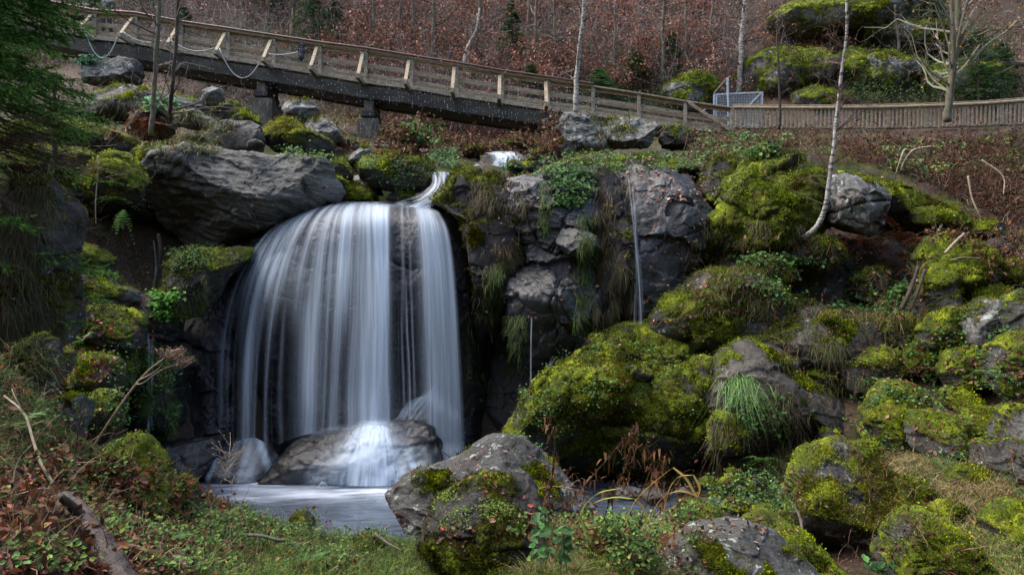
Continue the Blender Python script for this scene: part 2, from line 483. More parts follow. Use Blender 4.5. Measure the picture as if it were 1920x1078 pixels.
def cracks(V, size, seed, n=5, wid=.018):
    """joints: thin wavy planes cutting the rock, each only over part of its length"""
    r = np.random.default_rng(seed + 99); c = V.mean(0); out = np.zeros(len(V))
    wob = fbm(V * 1.3, 4, seed=seed + 41) * .16 * min(size, 2.5)
    for i in range(n):
        a = r.uniform(-.5, .5) + (math.pi / 2 if r.random() < .45 else 0)
        nn = np.array([math.sin(a), r.uniform(-.4, .4), math.cos(a)]); nn /= np.linalg.norm(nn)
        t = (V - c) @ nn - r.uniform(-.38, .38) * size + wob * r.uniform(.6, 1.2)
        m = sstep(-.05, .25, fbm(V * (1.1 / size) + i * 7.7, 2, seed=seed + 50 + i))
        out = np.maximum(out, np.exp(-(t / wid) ** 2) * m + .35 * np.exp(-(t / (wid * 3)) ** 2) * m)
    return out
def oval(cx, cy, rx, ry, n=18, seed=0, jit=.12):
    r = np.random.default_rng(seed); a = np.arange(n) / n * 2 * math.pi
    k = 1 + jit * np.convolve(np.tile(r.normal(size=n), 3), [.25, .5, .25], 'same')[n:2*n]
    return [(cx + rx * k_ * math.cos(t), cy + ry * k_ * math.sin(t)) for t, k_ in zip(a, k)]
# ================================================================= terrain
CP = []
def cpx(*rows):
    for (x, y, d) in rows: CP.append(W(x, y, d))
def cpw(*rows):
    for r in rows: CP.append(np.array(r, float))
# near bank (left) and its crest above the pool
cpx((-300,1300,2.2),(-250,900,3.2),(-300,640,5.5),(0,655,5.8),(-20,840,4.4),(60,745,5.7),(100,830,5.7),(130,920,5.8),(180,900,6.2),(240,893,6.4),(320,900,6.8),(430,945,7),(560,990,7.3),(700,1010,7.6),
    (100,950,4.7),(300,1010,5),(500,1050,5.6),(300,1200,3.2),(700,1120,5),(900,1180,4.6),(1100,1120,5),(1060,1010,6.6),(1200,975,8),(1250,1080,6),(1400,1200,5),
    (1700,1230,5),(1920,1250,4.6),(2300,1200,4.6),(1600,1085,7.5),(1850,1070,7.5),(1920,930,9),(1760,885,10),(1640,868,11.2),(1500,880,11.8),(1420,905,11.7))
cpw((-5.3,12,-4.1),(-3,11,-4.1),(-1,13,-4.2),(-3,14,-4.2),(-4,10.3,-3.95),(-5,14.2,-4.1),(-1,11,-4.1),(0,11.7,-3.9),(1.5,11.2,-3.75),(3,11,-3.65),(2,9.6,-3.4),(-1.2,9.5,-3.6),
    (-4,15.6,-4),(-1,15.6,-4),(1.6,15.6,-3.8),(-4.2,17.3,1.5),(-1,17.2,1.4),(1.6,17,2.0),(3.6,17,2.3))
cpx((300,850,13.2),(230,800,13),(100,760,10.5),(170,870,9),(60,880,8.5),(100,650,11.5),(180,640,12.8),(0,560,12),(60,480,14),(250,545,14.8),(330,560,15),(-300,400,13),(-300,200,18))
cpx((140,330,15.6),(60,300,15.5),(400,310,18),(600,310,18.5),(740,330,19),(820,320,20),(960,305,22.5),(700,275,24),(400,240,23),(200,240,22),(100,235,19),(0,300,16),(0,235,20),
    (960,275,27),(500,235,28),(200,205,28),(900,255,33),(400,195,33),(600,220,32),(0,190,30),(-300,120,30))
cpx((1100,314,20),(1000,312,21),(1250,282,22),(1350,262,24.5),(1330,250,29),(1600,246,30),(1900,237,29),(2200,230,28),(1500,292,19.5),(1700,335,19),(1900,410,17.5),(1900,310,23),(1750,400,17.5),(1600,480,15.8),
    (1700,560,14.6),(1500,610,14.9),(1800,650,13.5),(1920,560,14.6),(1600,730,13),(1750,780,11.8),(1920,700,12),(1400,720,14),(1300,660,16),(1250,840,14.3),(1150,860,14.3),(2200,600,13),(2200,900,8))
cpx((1400,240,33),(1700,238,33),(1950,236,32),(1200,250,33))
for x in (-45, -30, -15, 0, 15, 30, 45):
    cpw((x, 38, 11.5 + .03 * abs(x)), (x, 45, 20), (x, 54, 32), (x, 64, 45))
cpw((-14,33.5,9.2),(-26,32,11),(-5,34,8.2))
CP = np.array(CP)
def _rbf():
    X = CP[:, :2]; n = len(X)
    K = np.sqrt(((X[:, None] - X[None]) ** 2).sum(-1) + .15)
    K[np.arange(n), np.arange(n)] += .0
    A = np.zeros((n + 3, n + 3)); A[:n, :n] = K - .0; A[np.arange(n), np.arange(n)] += -.12
    A[:n, n] = 1; A[:n, n+1:] = X; A[n, :n] = 1; A[n+1:, :n] = X.T
    return np.linalg.solve(A, np.concatenate([CP[:, 2], [0, 0, 0]]))
_RB = _rbf()
def terr(xy):
    xy = np.asarray(xy, float); n = len(CP); out = np.zeros(len(xy))
    for i in range(0, len(xy), 40000):
        a = xy[i:i+40000]
        K = np.sqrt(((a[:, None] - CP[None, :, :2]) ** 2).sum(-1) + .15)
        out[i:i+40000] = K @ _RB[:n] + _RB[n] + a @ _RB[n+1:]
    return out
def build_terrain():
    # rows get finer towards the camera
    ys = [1.2]
    while ys[-1] < 66: ys.append(ys[-1] + max(.035, ys[-1] * .0055))
    ys = np.array(ys); nx = 560
    us = np.linspace(-1, 1, nx)
    X = us[None] * (ys[:, None] * .85 + 1.5) ; Y = np.repeat(ys[:, None], nx, 1)
    xy = np.stack([X, Y], -1).reshape(-1, 2)
    z = terr(xy)
    P = np.stack([xy[:, 0], xy[:, 1], z], -1)
    far = sstep(25, 40, P[:, 1])
    nearf = np.clip(P[:, 1] / 13, .25, 1); slope_z = .20 * nearf * fbm(P * .6, 3, seed=2) + .11 * nearf * fbm(P * 1.7, 4, seed=3) + .035 * fbm(P * 7, 3, seed=5) + far * .9 * fbm(P * .22, 3, seed=8)
    inpool = sstep(-3.0, -3.8, z)
    P[:, 2] += slope_z * (1 - .7 * inpool)
    xyj = np.stack([fbm(P * .9, 2, seed=31), fbm(P * .9, 2, seed=32)], -1) * .12
    P[:, :2] += xyj * np.clip(P[:, 1:2] / 10, 0, 1)
    ny = len(ys)
    i = np.arange(ny - 1)[:, None] * nx; j = np.arange(nx - 1)[None]
    Q = np.stack([i + j, i + j + 1, i + nx + j + 1, i + nx + j], -1).reshape(-1, 4)
    N = vnormals(P, Q)
    if N[:, 2].mean() < 0: N = -N; Q = Q[:, ::-1]
    M = .30 + .5 * fbm(P * .8, 4, seed=12) + .2 * N[:, 2]
    px = CX + F * P[:, 0] / P[:, 1]; py = CY - F * P[:, 2] / P[:, 1]
    near = sstep(9, 6, P[:, 1]); M += .15 * near
    M -= far * .25
    M += .45 * sstep(12.5, 15, P[:, 1]) * sstep(21, 17, P[:, 1]) * sstep(-3.5, -5.5, P[:, 0]) * sstep(1.5, 2.5, P[:, 2])
    M = np.clip(M, 0, 1)
    register(P, Q, M * .8)
    nV = len(P)
    o = np_mesh('ground', P, Q, None, [M_ROCK['soil']], None, True, attrs={'moss': M})
    o['kind'] = 'structure'
    return o
build_terrain()

# ================================================================= rocks
R = rock
# --- far, behind the fall, under the bridge
R('rock_wall', [(172,206),(185,180),(215,165),(300,160),(372,163),(388,200),(384,232),(300,240),(178,240)], 22.5, 'broad dark rock wall with green moss patches under the left end of the bridge', 'rock wall', 'mossy', .15, .5, shear=.15)
R('boulder', [(373,188),(383,168),(400,162),(416,168),(418,190),(398,200),(378,198)], 21.2, 'small pale grey boulder just below the bridge girder right of the mossy rock wall', mat='pale', moss=-.2)
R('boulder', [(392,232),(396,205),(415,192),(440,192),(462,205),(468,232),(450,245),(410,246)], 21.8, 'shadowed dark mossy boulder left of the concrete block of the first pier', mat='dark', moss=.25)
R('rock_slab', [(322,214),(345,202),(372,210),(410,232),(398,247),(362,244),(335,234)], 19.2, 'tilted grey slab with a rim of yellow moss behind the two thin saplings', 'rock', 'pale', .05, .5, tf=.4)
R('earth_mound', [(240,235),(252,212),(275,203),(300,205),(318,225),(316,252),(290,268),(255,268),(242,255)], 18.2, 'overhanging earth mound topped with red brown dead ferns behind the thin saplings', 'mound', 'soil', .0, .8)
R('boulder', [(380,263),(395,245),(430,230),(468,224),(484,235),(493,262),(492,284),(440,290),(400,286),(383,275)], 17.2, 'grey boulder with a mossy left shoulder sitting behind the huge overhanging boulder', mat='grey', moss=-.02, facets=8)
R('stone', [(464,270),(470,262),(482,261),(494,268),(497,277),(480,282),(466,279)], 15.6, 'small dark round stone lying on top of the huge overhanging boulder', 'stone', 'dark', -.4, tuft=0)
R('boulder', [(438,226),(447,210),(462,206),(480,217),(492,234),(472,240),(445,236)], 20.3, 'low yellow green mossy boulder right below the first concrete pier block', mat='mossy', moss=.45)
R('boulder', [(490,242),(498,222),(515,213),(537,216),(560,232),(578,250),(612,262),(632,277),(622,296),(570,298),(520,285),(493,266)], 18.2, 'long mossy boulder with golden orange moss crown between the bridge piers', mat='mossy', moss=.42, pal=((.03,.028,.004),(.13,.12,.010),(.36,.30,.025)))
R('boulder', [(528,207),(545,192),(565,187),(590,195),(602,210),(597,226),(565,236),(538,226)], 21.2, 'pale grey lichened boulder standing highest between the two bridge piers', mat='pale', moss=-.05)
R('boulder', [(563,234),(582,220),(598,217),(618,222),(640,245),(644,266),(612,274),(578,258)], 19.6, 'pale boulder with a yellow mossy right edge left of the second bridge pier', mat='pale', moss=.08)
R('boulder', [(716,262),(733,246),(768,236),(797,254),(804,276),(760,284),(725,280)], 23, 'bright green mossy boulder right of the foot of the second bridge pier', mat='mossy', moss=.5)
R('rock_slab', [(712,262),(700,272),(720,286),(770,292),(750,276)], 22, 'bare dark wedge shaped slab leaning against the second pier block', 'rock', 'purple', -.4, tf=.4)
# --- upper left
R('rock_ledge', [(-60,236),(0,228),(90,221),(160,233),(250,262),(268,288),(220,305),(120,318),(-60,312)], 16.4, 'long flat mossy rock ledge on the far left below the spruce branches', 'rock ledge', 'mossy', .42, tf=.5, tb=.9, pal=((.03,.03,.004),(.14,.16,.012),(.42,.45,.04)))
R('boulder', [(5,300),(30,280),(85,276),(150,280),(180,296),(175,330),(120,345),(40,345),(0,330)], 14.9, 'low mossy boulder under the bare brown spruce twigs at the left edge', mat='mossy', moss=.35, pal=((.03,.03,.004),(.14,.16,.012),(.42,.45,.04)))
R('boulder', [(152,312),(170,292),(200,282),(225,288),(248,310),(262,340),(262,375),(236,388),(208,378),(182,355),(160,335)], 14.1, 'boulder with a bright yellow green moss face left of the huge overhanging boulder', mat='mossy', moss=.5, ex=.7, pal=((.03,.035,.004),(.17,.20,.012),(.5,.55,.05)))
R('boulder', [(252,300),(260,280),(285,271),(312,274),(316,300),(290,330),(258,330)], 15.9, 'mossy hump peeping out behind the left end of the huge overhanging boulder', mat='mossy', moss=.45)
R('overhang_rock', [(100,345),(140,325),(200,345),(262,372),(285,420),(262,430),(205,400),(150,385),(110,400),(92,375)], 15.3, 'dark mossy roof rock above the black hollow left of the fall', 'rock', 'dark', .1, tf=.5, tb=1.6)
R('overhanging_boulder', [(259,345),(264,312),(288,291),(320,278),(356,264),(385,268),(405,277),(440,281),(490,281),(530,277),(558,279),(590,295),(612,318),(630,343),(632,360),(602,373),(560,386),(522,402),(490,417),(450,430),(402,457),(360,468),(332,464),(308,446),(284,420),(268,395),(259,368)], 15.2,
  'huge grey banded boulder overhanging the black hollow left of the waterfall', 'boulder', 'strata', -.28, .35, tf=.22, tb=.75, ex=.55, facets=4, strat=.9, plates=.05, brow=([(255,330),(300,286),(345,300),(400,342),(450,364),(520,374),(600,372),(640,365)],1.0,.55), center=(440,355), crack=.3, fac_lo=.5, seed=5)
R('cave_wall', [(80,370),(300,350),(520,380),(520,600),(380,640),(200,610),(80,560)], 17.8, 'wet back wall of the hollow under the overhanging boulder, shade put into its black colour', 'rock wall', 'wet', -.6, 0, tuft=0, tf=.25, tb=.4, ex=.5)  # near-black base colour adds to the shade inside the hollow
R('boulder', [(95,484),(108,460),(148,457),(185,469),(205,490),(203,516),(172,524),(130,510),(98,498)], 13.4, 'dark green mossy boulder at the mouth of the black hollow on the left', mat='dark', moss=.42, pal=((.014,.02,.003),(.055,.075,.008),(.14,.17,.016)))
R('rock_slab', [(88,505),(104,487),(150,505),(200,533),(255,547),(262,566),(240,582),(200,576),(150,572),(105,580),(88,560)], 12.9, 'long sloping grey slab with moss streaks below the hollow on the left', 'rock', 'grey', .12, .7, tf=.4, shear=.6)
R('boulder', [(115,592),(135,574),(165,568),(205,575),(245,592),(264,620),(264,652),(232,666),(188,656),(148,625),(118,612)], 12.4, 'smooth round dark mossy boulder below the sloping slab on the left', mat='dark', moss=.3, pal=((.014,.02,.003),(.055,.075,.008),(.16,.19,.018)))
R('rock_shelf', [(200,560),(262,548),(305,552),(330,575),(330,640),(300,665),(268,660),(262,600)], 13.7, 'wet black rock steps with red leaves where a side trickle runs down', 'rock', 'wet', -.5, .2, tuft=.2)
R('mossy_cliff', [(186,700),(215,655),(262,632),(335,645),(338,700),(326,760),(330,810),(300,846),(205,838),(188,780)], 13.2, 'vertical green mossy rock face behind the thin trickle at lower left', 'rock face', 'wet', .38, .15, tf=.3, pal=((.010,.02,.003),(.035,.07,.008),(.09,.17,.015)))
R('mossy_cliff', [(85,640),(130,625),(190,640),(225,690),(215,760),(205,840),(150,850),(95,800),(80,720)], 11.9, 'mossy ledge strewn with red leaves left of the thin trickle', 'rock face', 'mossy', .3, .6, tf=.4, shear=.5)
R('rock_pillar', [(-60,340),(20,335),(60,338),(92,375),(98,450),(94,500),(106,540),(128,590),(132,635),(110,655),(50,662),(-60,670)], 8.2, 'tall dark rock pillar hung with roots and moss at the left edge', 'rock pillar', 'mossy', .26, .3, tf=.5, ex=.5, shear=.1, amp=2.2, seed=44, crack=.9, facets=9, tuft=2.2, fac_lo=.5, pal=((.014,.018,.003),(.06,.065,.008),(.17,.19,.02)))
R('rock_ledge', [(318,505),(335,480),(370,470),(420,461),(462,452),(462,480),(430,512),(405,552),(372,592),(338,600),(322,565)], 14.2, 'hummocky ledge of green and brown moss under the overhanging boulder', 'rock ledge', 'mossy', .42, .5, shear=.4, pal=((.02,.022,.004),(.07,.09,.01),(.17,.21,.02)))
# --- the fall's own rock: loft of stream lines
STREAM = [
 [(600,392,16.4),(545,410,15.7),(490,450,15.3),(445,530,14.9),(424,600,14.7),(413,680,14.4),(412,760,14.3),(414,850,14.15)],
 [(615,385,16.5),(565,402,15.6),(520,440,15.1),(480,520,14.75),(464,600,14.5),(457,680,14.25),(456,760,14.1),(456,838,14.0)],
 [(628,380,16.7),(590,394,15.6),(560,428,14.95),(530,500,14.65),(512,580,14.4),(504,660,14.2),(500,750,14.1),(498,840,14.0)],
 [(645,377,16.8),(625,388,15.6),(605,418,14.85),(588,490,14.55),(578,580,14.3),(574,660,14.15),(571,750,14.0),(568,815,13.95)],
 [(670,377,16.9),(658,388,15.6),(648,414,14.8),(641,490,14.5),(636,580,14.25),(633,660,14.1),(631,740,14.0),(630,805,13.9)],
 [(702,378,16.9),(701,389,15.6),(700,414,14.8),(702,490,14.5),(705,580,14.25),(706,660,14.1),(706,740,14.0),(706,803,13.9)],
 [(745,380,16.9),(748,392,15.7),(750,415,14.95),(752,490,14.6),(752,580,14.35),(752,660,14.2),(752,740,14.1),(752,800,14.0)],
 [(785,383,16.8),(790,394,15.7),(795,418,15.0),(802,490,14.65),(806,580,14.4),(808,660,14.25),(810,760,14.1),(812,858,14.0)],
 [(815,388,16.6),(828,402,15.7),(842,430,15.15),(853,490,14.9),(861,580,14.65),(867,680,14.45),(872,770,14.3),(876,862,14.2)],
]
STREAM_P = np.array([[W(*p) for p in s] for s in STREAM])      # 9 x 8 x 3
def resample(L, nu, nv):
    A = np.array([smooth_path(L[i], nv) for i in range(len(L))])
    B = np.array([smooth_path(A[:, j], nu) for j in range(nv)]).transpose(1, 0, 2)
    return B
def build_fall_rock():
    L = STREAM_P.copy()
    # rock goes on left and right of the water, and is undercut below mid height
    lft = [[(480,400,17.0),(470,425,16.2),(432,465,15.8),(395,545,15.3),(350,600,14.9),(318,640,14.8),(345,700,15.3),(350,850,15.5)],
           [(540,396,16.8),(510,415,16.0),(462,455,15.6),(418,535,15.1),(380,605,14.75),(350,650,14.6),(370,700,15.0),(380,850,15.2)]]
    rgt = [[(850,395,16.5),(865,415,15.9),(880,445,15.6),(890,500,15.4),(892,590,15.3),(893,690,15.3),(895,780,15.3),(900,870,15.3)],
           [(880,390,16.8),(900,410,16.2),(910,450,15.9),(915,510,15.8),(917,600,15.8),(918,700,15.8),(920,790,15.8),(925,880,15.8)]]
    Lw = np.array([[W(*p) for p in s] for s in lft + STREAM + rgt])
    off = np.array([.10, .12, .16, .22, .35, .9, 1.2, 1.2])
    k = np.ones(len(Lw)); k[:2] = .2; k[-2:] = .3
    Lw[:, :, 1] += off[None] * k[:, None]
    top = Lw[:, :1].copy(); top[:, :, 1] += 2.2; top[:, :, 2] += .05
    bot = Lw[:, -1:].copy(); bot[:, :, 2] -= .8
    Lw = np.concatenate([top, Lw, bot], 1)
    G = resample(Lw, 420, 400)
    nu, nv = G.shape[:2]; P = G.reshape(-1, 3)
    i = np.arange(nu - 1)[:, None] * nv; j = np.arange(nv - 1)[None]
    Q = np.stack([i + j, i + j + 1, i + nv + j + 1, i + nv + j], -1).reshape(-1, 4)
    N = vnormals(P, Q)
    if N[:, 1].mean() > 0: N = -N; Q = Q[:, ::-1]
    v = np.tile(np.linspace(0, 1, nv), nu)
    rough = .35 + .65 * sstep(.25, .45, v)
    D = rough * (.10 * fbm(P * .9, 3, seed=61) + .07 * fbm(P * 2.6, 4, seed=62) + .02 * fbm(P * 11, 3, seed=63))
    D -= .09 * rough * cracks(P, 4.5, 64, 9, .02)
    P = P + N * D[:, None]
    # close with a back sheet
    Bk = P + np.array([0, 2.0, 0]); n = len(P)
    Qb = Q[:, ::-1] + n
    ring = np.concatenate([np.arange(nv), np.arange(1, nu) * nv + nv - 1, (nu - 1) * nv + np.arange(nv - 2, -1, -1), np.arange(nu - 2, 0, -1) * nv])
    rn = np.roll(ring, -1)
    Qs = np.stack([ring, rn, rn + n, ring + n], -1)
    M = np.clip(.15 * fbm(P * 1.5, 3, seed=66) + .08 * sstep(.5, .7, v), 0, 1)
    o = np_mesh('waterfall_rock', np.vstack([P, Bk]), np.vstack([Q, Qb, Qs]), None, [M_ROCK['wet']], None, True, attrs={'moss': np.concatenate([M, M * 0])})
    register(P, Q, M)
    tag(o, 'domed black wet rock that the main waterfall pours over', 'rock')
build_fall_rock()
# --- foot of the fall
R('boulder', [(262,872),(272,845),(305,830),(355,822),(392,824),(408,840),(404,868),(385,895),(330,905),(276,900)], 13.1, 'wet black rounded boulder at the pool edge left of the waterfall', mat='wet', moss=-.5, mn=.2, tuft=0, facets=8)
FOOT = []
FOOT.append(R('boulder', [(385,890),(398,855),(428,836),(462,828),(490,840),(512,862),(520,890),(495,905),(400,905)], 13.5, 'small wet rock veiled by water at the left foot of the fall', mat='black', moss=-.6, mn=0, tuft=0, facets=3, amp=.5, plates=.02))
FOOT.append(R('boulder', [(500,900),(518,862),(545,836),(590,815),(640,805),(700,799),(770,797),(810,808),(827,835),(830,865),(818,885),(760,915),(720,925),(560,925),(505,912)], 13.45, 'broad wet boulder in the pool that the main stream splashes onto', mat='black', moss=-.6, mn=0, tuft=0, facets=3, fac_lo=.6, amp=1.5, plates=.02, tf=.34, shear=.7, ex=.62))
FOOT.append(R('boulder', [(725,815),(752,772),(785,738),(812,724),(848,740),(872,860),(800,890),(730,880)], 14.95, 'pointed wet rock behind the right side of the waterfall', mat='black', moss=-.6, mn=0, tuft=0, facets=4, plates=.03, tf=.3))
# --- centre cliff
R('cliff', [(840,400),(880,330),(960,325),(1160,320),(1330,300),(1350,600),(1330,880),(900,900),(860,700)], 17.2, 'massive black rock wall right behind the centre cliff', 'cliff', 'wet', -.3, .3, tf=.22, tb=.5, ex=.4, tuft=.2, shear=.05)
R('cliff_shoulder', [(806,378),(838,352),(880,322),(930,311),(965,313),(992,335),(990,420),(968,500),(952,560),(930,640),(900,650),(884,560),(878,480),(862,410),(830,392)], 15.5, 'mossy left shoulder of the cliff with hanging grass right of the waterfall', 'cliff', 'dark', .22, .4, tf=.35, ex=.6, shear=.25, drape=.2, pal=((.018,.018,.003),(.065,.062,.007),(.16,.15,.012)), crack=.8, center=(915,440), facets=9, plates=.07)
R('cliff', [(945,330),(985,312),(1040,313),(1100,318),(1135,345),(1120,420),(1080,470),(1050,500),(1000,520),(962,500),(950,420)], 15.35, 'grey wet cliff face with dripping ledge left of the leafy patch', 'cliff', 'wetgrey', -.32, .5, tf=.3, ex=.6, shear=.35, crack=1, strat=.5, facets=9)
R('cliff', [(950,460),(1000,425),(1060,415),(1110,440),(1150,500),(1150,560),(1060,600),(985,580),(945,540)], 15.2, 'cracked blue grey middle band of the wet centre cliff', 'cliff', 'wetgrey', -.4, .3, tf=.28, ex=.55, shear=.2, crack=1, facets=9)
R('rock_bulge', [(942,570),(958,525),(1000,497),(1050,485),(1090,492),(1122,530),(1130,600),(1100,655),(1062,690),(1015,698),(965,670),(945,620)], 14.9, 'rounded grey bulge at the foot of the centre cliff above a thin trickle', 'rock', 'wetgrey', -.42, .2, tf=.42, ex=.6, shear=-.1, crack=.8, facets=7)
R('boulder', [(1040,455),(1055,432),(1085,428),(1120,440),(1128,468),(1100,490),(1062,480)], 14.7, 'small projecting grey knob in the middle of the centre cliff', 'rock', 'wetgrey', -.5, .3, tf=.5, tuft=0)
R('cliff', [(1080,330),(1130,305),(1170,325),(1190,400),(1200,500),(1195,620),(1150,660),(1110,620),(1095,540),(1085,450)], 15.5, 'cliff column hung with brown and green grass between the grey faces', 'cliff', 'dark', .05, .4, tf=.4, ex=.6, shear=.2, drape=.25, center=(1140,480))
R('cliff', [(1150,330),(1185,306),(1250,296),(1330,300),(1340,390),(1318,470),(1290,520),(1250,560),(1225,640),(1180,640),(1165,540),(1150,420)], 15.7, 'blue grey wet cliff face with a thin white trickle under the two capping boulders', 'cliff', 'wetgrey', -.22, .4, tf=.32, ex=.6, shear=.3, crack=.6, center=(1235,430))
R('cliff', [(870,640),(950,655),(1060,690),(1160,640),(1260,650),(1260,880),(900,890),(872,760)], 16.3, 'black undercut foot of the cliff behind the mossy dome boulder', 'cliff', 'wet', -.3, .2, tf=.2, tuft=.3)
R('boulder', [(1035,250),(1043,235),(1060,215),(1080,208),(1112,222),(1132,240),(1138,290),(1112,304),(1062,308),(1040,290)], 20, 'pale boulder capping the cliff on the left of a grassy cleft', mat='pale', moss=-.12, facets=9, strat=.6)
R('boulder', [(1125,240),(1148,216),(1200,209),(1225,214),(1234,240),(1222,266),(1200,286),(1150,296),(1128,288)], 19.8, 'pale boulder with dark underside capping the cliff on the right of a grassy cleft', mat='pale', moss=-.1, facets=5, tf=.25, ex=.6, brow=([(1120,262),(1165,270),(1205,262),(1236,235)],.9,.8))
R('boulder', [(1232,262),(1245,242),(1275,236),(1300,250),(1302,270),(1270,282),(1240,278)], 20.5, 'low dark mossy rock under the right end of the bridge', mat='grey', moss=.15)
R('boulder', [(656,318),(668,296),(690,284),(740,281),(790,295),(813,315),(812,342),(792,360),(755,368),(712,354),(678,336)], 17.2, 'big mossy boulder with a pale bare top beside the upper cascade', mat='mossy', moss=.22, drape=.2, facets=8)
R('boulder', [(828,348),(848,322),(878,313),(906,319),(900,340),(878,356),(842,362)], 17.3, 'small green mossy boulder right of the upper cascade', mat='mossy', moss=.35)
R('boulder', [(806,386),(822,368),(850,352),(880,345),(900,352),(880,374),(845,388),(815,392)], 16.2, 'dark bare rock wedge at the right lip of the waterfall', mat='wetgrey', moss=-.2)
R('boulder', [(890,314),(903,293),(930,286),(962,287),(990,298),(1000,314),(950,322)], 21, 'dark domed rock that the topmost cascade slides over', mat='dark', moss=.0, mn=.4, facets=3, tuft=.3)
R('boulder', [(628,365),(645,346),(668,342),(697,358),(712,378),(670,384),(635,382)], 16.9, 'bright yellow green mossy stone at the left lip of the waterfall', mat='mossy', moss=.55, pal=((.03,.035,.004),(.17,.20,.012),(.5,.52,.04)))
R('boulder', [(606,320),(620,304),(645,297),(662,310),(660,334),(640,344),(615,340)], 16.8, 'round brown and yellow mossy boulder right of the huge overhanging boulder', mat='mossy', moss=.3)
R('boulder', [(612,350),(620,332),(636,328),(648,338),(645,352),(628,360)], 16.2, 'small yellow mossy stone tucked under the right end of the overhanging boulder', mat='mossy', moss=.5)
R('boulder', [(648,345),(655,326),(680,325),(712,345),(722,368),(700,372),(668,352)], 17.3, 'wet dark stone between two mossy boulders above the lip', mat='wetgrey', moss=-.3)
R('boulder', [(722,375),(740,356),(760,348),(778,360),(778,378),(750,386)], 16.9, 'brown mossy stone below the big mossy boulder at the lip', mat='dark', moss=.25)
R('boulder', [(650,302),(662,285),(690,274),(712,284),(700,300),(670,312)], 18.8, 'long pale stone lying on top of the slope left of the big mossy boulder', mat='pale', moss=-.1)
R('boulder', [(862,292),(878,276),(905,270),(918,280),(905,296),(875,302)], 22.5, 'mossy stone left above the topmost cascade', mat='mossy', moss=.4)
R('boulder', [(905,286),(930,272),(975,262),(1000,268),(1002,282),(960,290)], 23.5, 'flat mossy rock behind the topmost cascade', mat='mossy', moss=.25)
R('boulder', [(990,306),(1000,284),(1020,272),(1040,282),(1046,304),(1020,318)], 21.5, 'dark mossy stone between the topmost cascade and the capping boulder', mat='dark', moss=.3)
# --- right shoulder
R('boulder', [(1308,345),(1328,302),(1358,286),(1392,290),(1412,312),(1400,350),(1350,395),(1320,385)], 16.8, 'yellow green mossy hump left behind the bright mossy shoulder', mat='mossy', moss=.42, pal=((.03,.032,.004),(.14,.16,.01),(.38,.40,.03)))
R('mossy_shoulder', [(1302,480),(1312,440),(1345,398),(1382,350),(1420,305),(1450,280),(1505,269),(1552,282),(1575,315),(1572,370),(1560,415),(1530,446),(1480,452),(1400,470),(1345,500)], 15.0, 'big rock shoulder covered in bright green moss behind the bent birch', 'rock', 'mossy', .66, .3, tf=.36, ex=.6, shear=.4, amp=2.2, seed=77, facets=9, fac_lo=.4, plates=.06, pal=((.02,.035,.004),(.10,.15,.010),(.33,.42,.03)), tuft=1.6)
R('boulder', [(1545,350),(1562,322),(1600,318),(1640,343),(1658,385),(1664,425),(1632,452),(1590,440),(1552,425)], 14.9, 'pale grey cracked block just right of the bent birch foot', mat='pale', moss=-.1, facets=9, crack=1, ex=.5)
R('rock_ridge', [(1580,322),(1640,332),(1700,362),(1760,392),(1812,428),(1856,448),(1850,478),(1785,468),(1722,442),(1665,405),(1620,370)], 16.0, 'long mossy ridge sloping down to the right beyond the grey block', 'rock', 'mossy', .55, tf=.4, pal=((.02,.035,.004),(.12,.16,.010),(.38,.44,.03)))
R('earth_bank', [(1228,600),(1290,522),(1340,476),(1440,444),(1600,438),(1705,465),(1745,520),(1735,590),(1690,640),(1600,640),(1480,610),(1400,620),(1300,650)], 15.0, 'steep earth bank of dead grass and ferns below the bright mossy shoulder', 'bank', 'mossy', .16, .35, tf=.25, shear=.5, amp=2.0, tuft=.8, facets=10, fac_lo=.35, plates=.10, pal=((.015,.018,.004),(.05,.06,.01),(.13,.15,.02)))
R('rock_ledge', [(1205,640),(1228,585),(1275,540),(1322,508),(1362,500),(1410,512),(1470,548),(1500,600),(1478,660),(1420,690),(1350,690),(1300,660),(1262,580),(1235,600)], 14.3, 'mossy rock ledge above a black hollow right of the thin trickle', 'rock ledge', 'mossy', .4, .4, tf=.4, shear=.35, amp=1.5, center=(1385,590), pal=((.02,.03,.004),(.09,.12,.010),(.30,.34,.025)), tuft=1.5)
R('rock_ledge', [(1380,640),(1400,598),(1440,566),(1500,556),(1562,572),(1640,588),(1695,620),(1705,672),(1690,712),(1600,712),(1520,690),(1430,680)], 13.7, 'bare topped rock ledge fringed with bright moss and hanging grass', 'rock ledge', 'purple', .16, .45, tf=.4, shear=.6, amp=1.4, drape=.15, tuft=1.4)
R('boulder', [(1735,480),(1757,452),(1785,441),(1830,458),(1872,484),(1888,512),(1874,552),(1800,572),(1762,556),(1742,522)], 13.7, 'large smooth mossy boulder on the right slope behind the leaning stick', mat='mossy', moss=.5, pal=((.02,.03,.004),(.10,.13,.008),(.28,.32,.02)), facets=8)
R('boulder', [(1705,600),(1722,545),(1748,500),(1770,480),(1788,500),(1792,550),(1775,590),(1740,620)], 13.3, 'steep mossy slab leaning left of the large smooth mossy boulder', mat='mossy', moss=.3)
R('boulder', [(1798,612),(1820,582),(1862,564),(1905,576),(1918,612),(1890,655),(1838,662),(1802,642)], 12.4, 'grey granite boulder with moss patches near the right edge', mat='pale', moss=.02)
R('boulder', [(1725,620),(1752,590),(1790,575),(1818,588),(1822,620),(1800,650),(1760,662),(1730,650)], 12.7, 'yellow green mossy boulder left of the grey granite one', mat='mossy', moss=.45)
R('boulder', [(1842,472),(1862,450),(1888,441),(1905,458),(1888,484),(1858,490)], 14.5, 'dark flat stone on the slope near the right edge', mat='dark', moss=-.1)
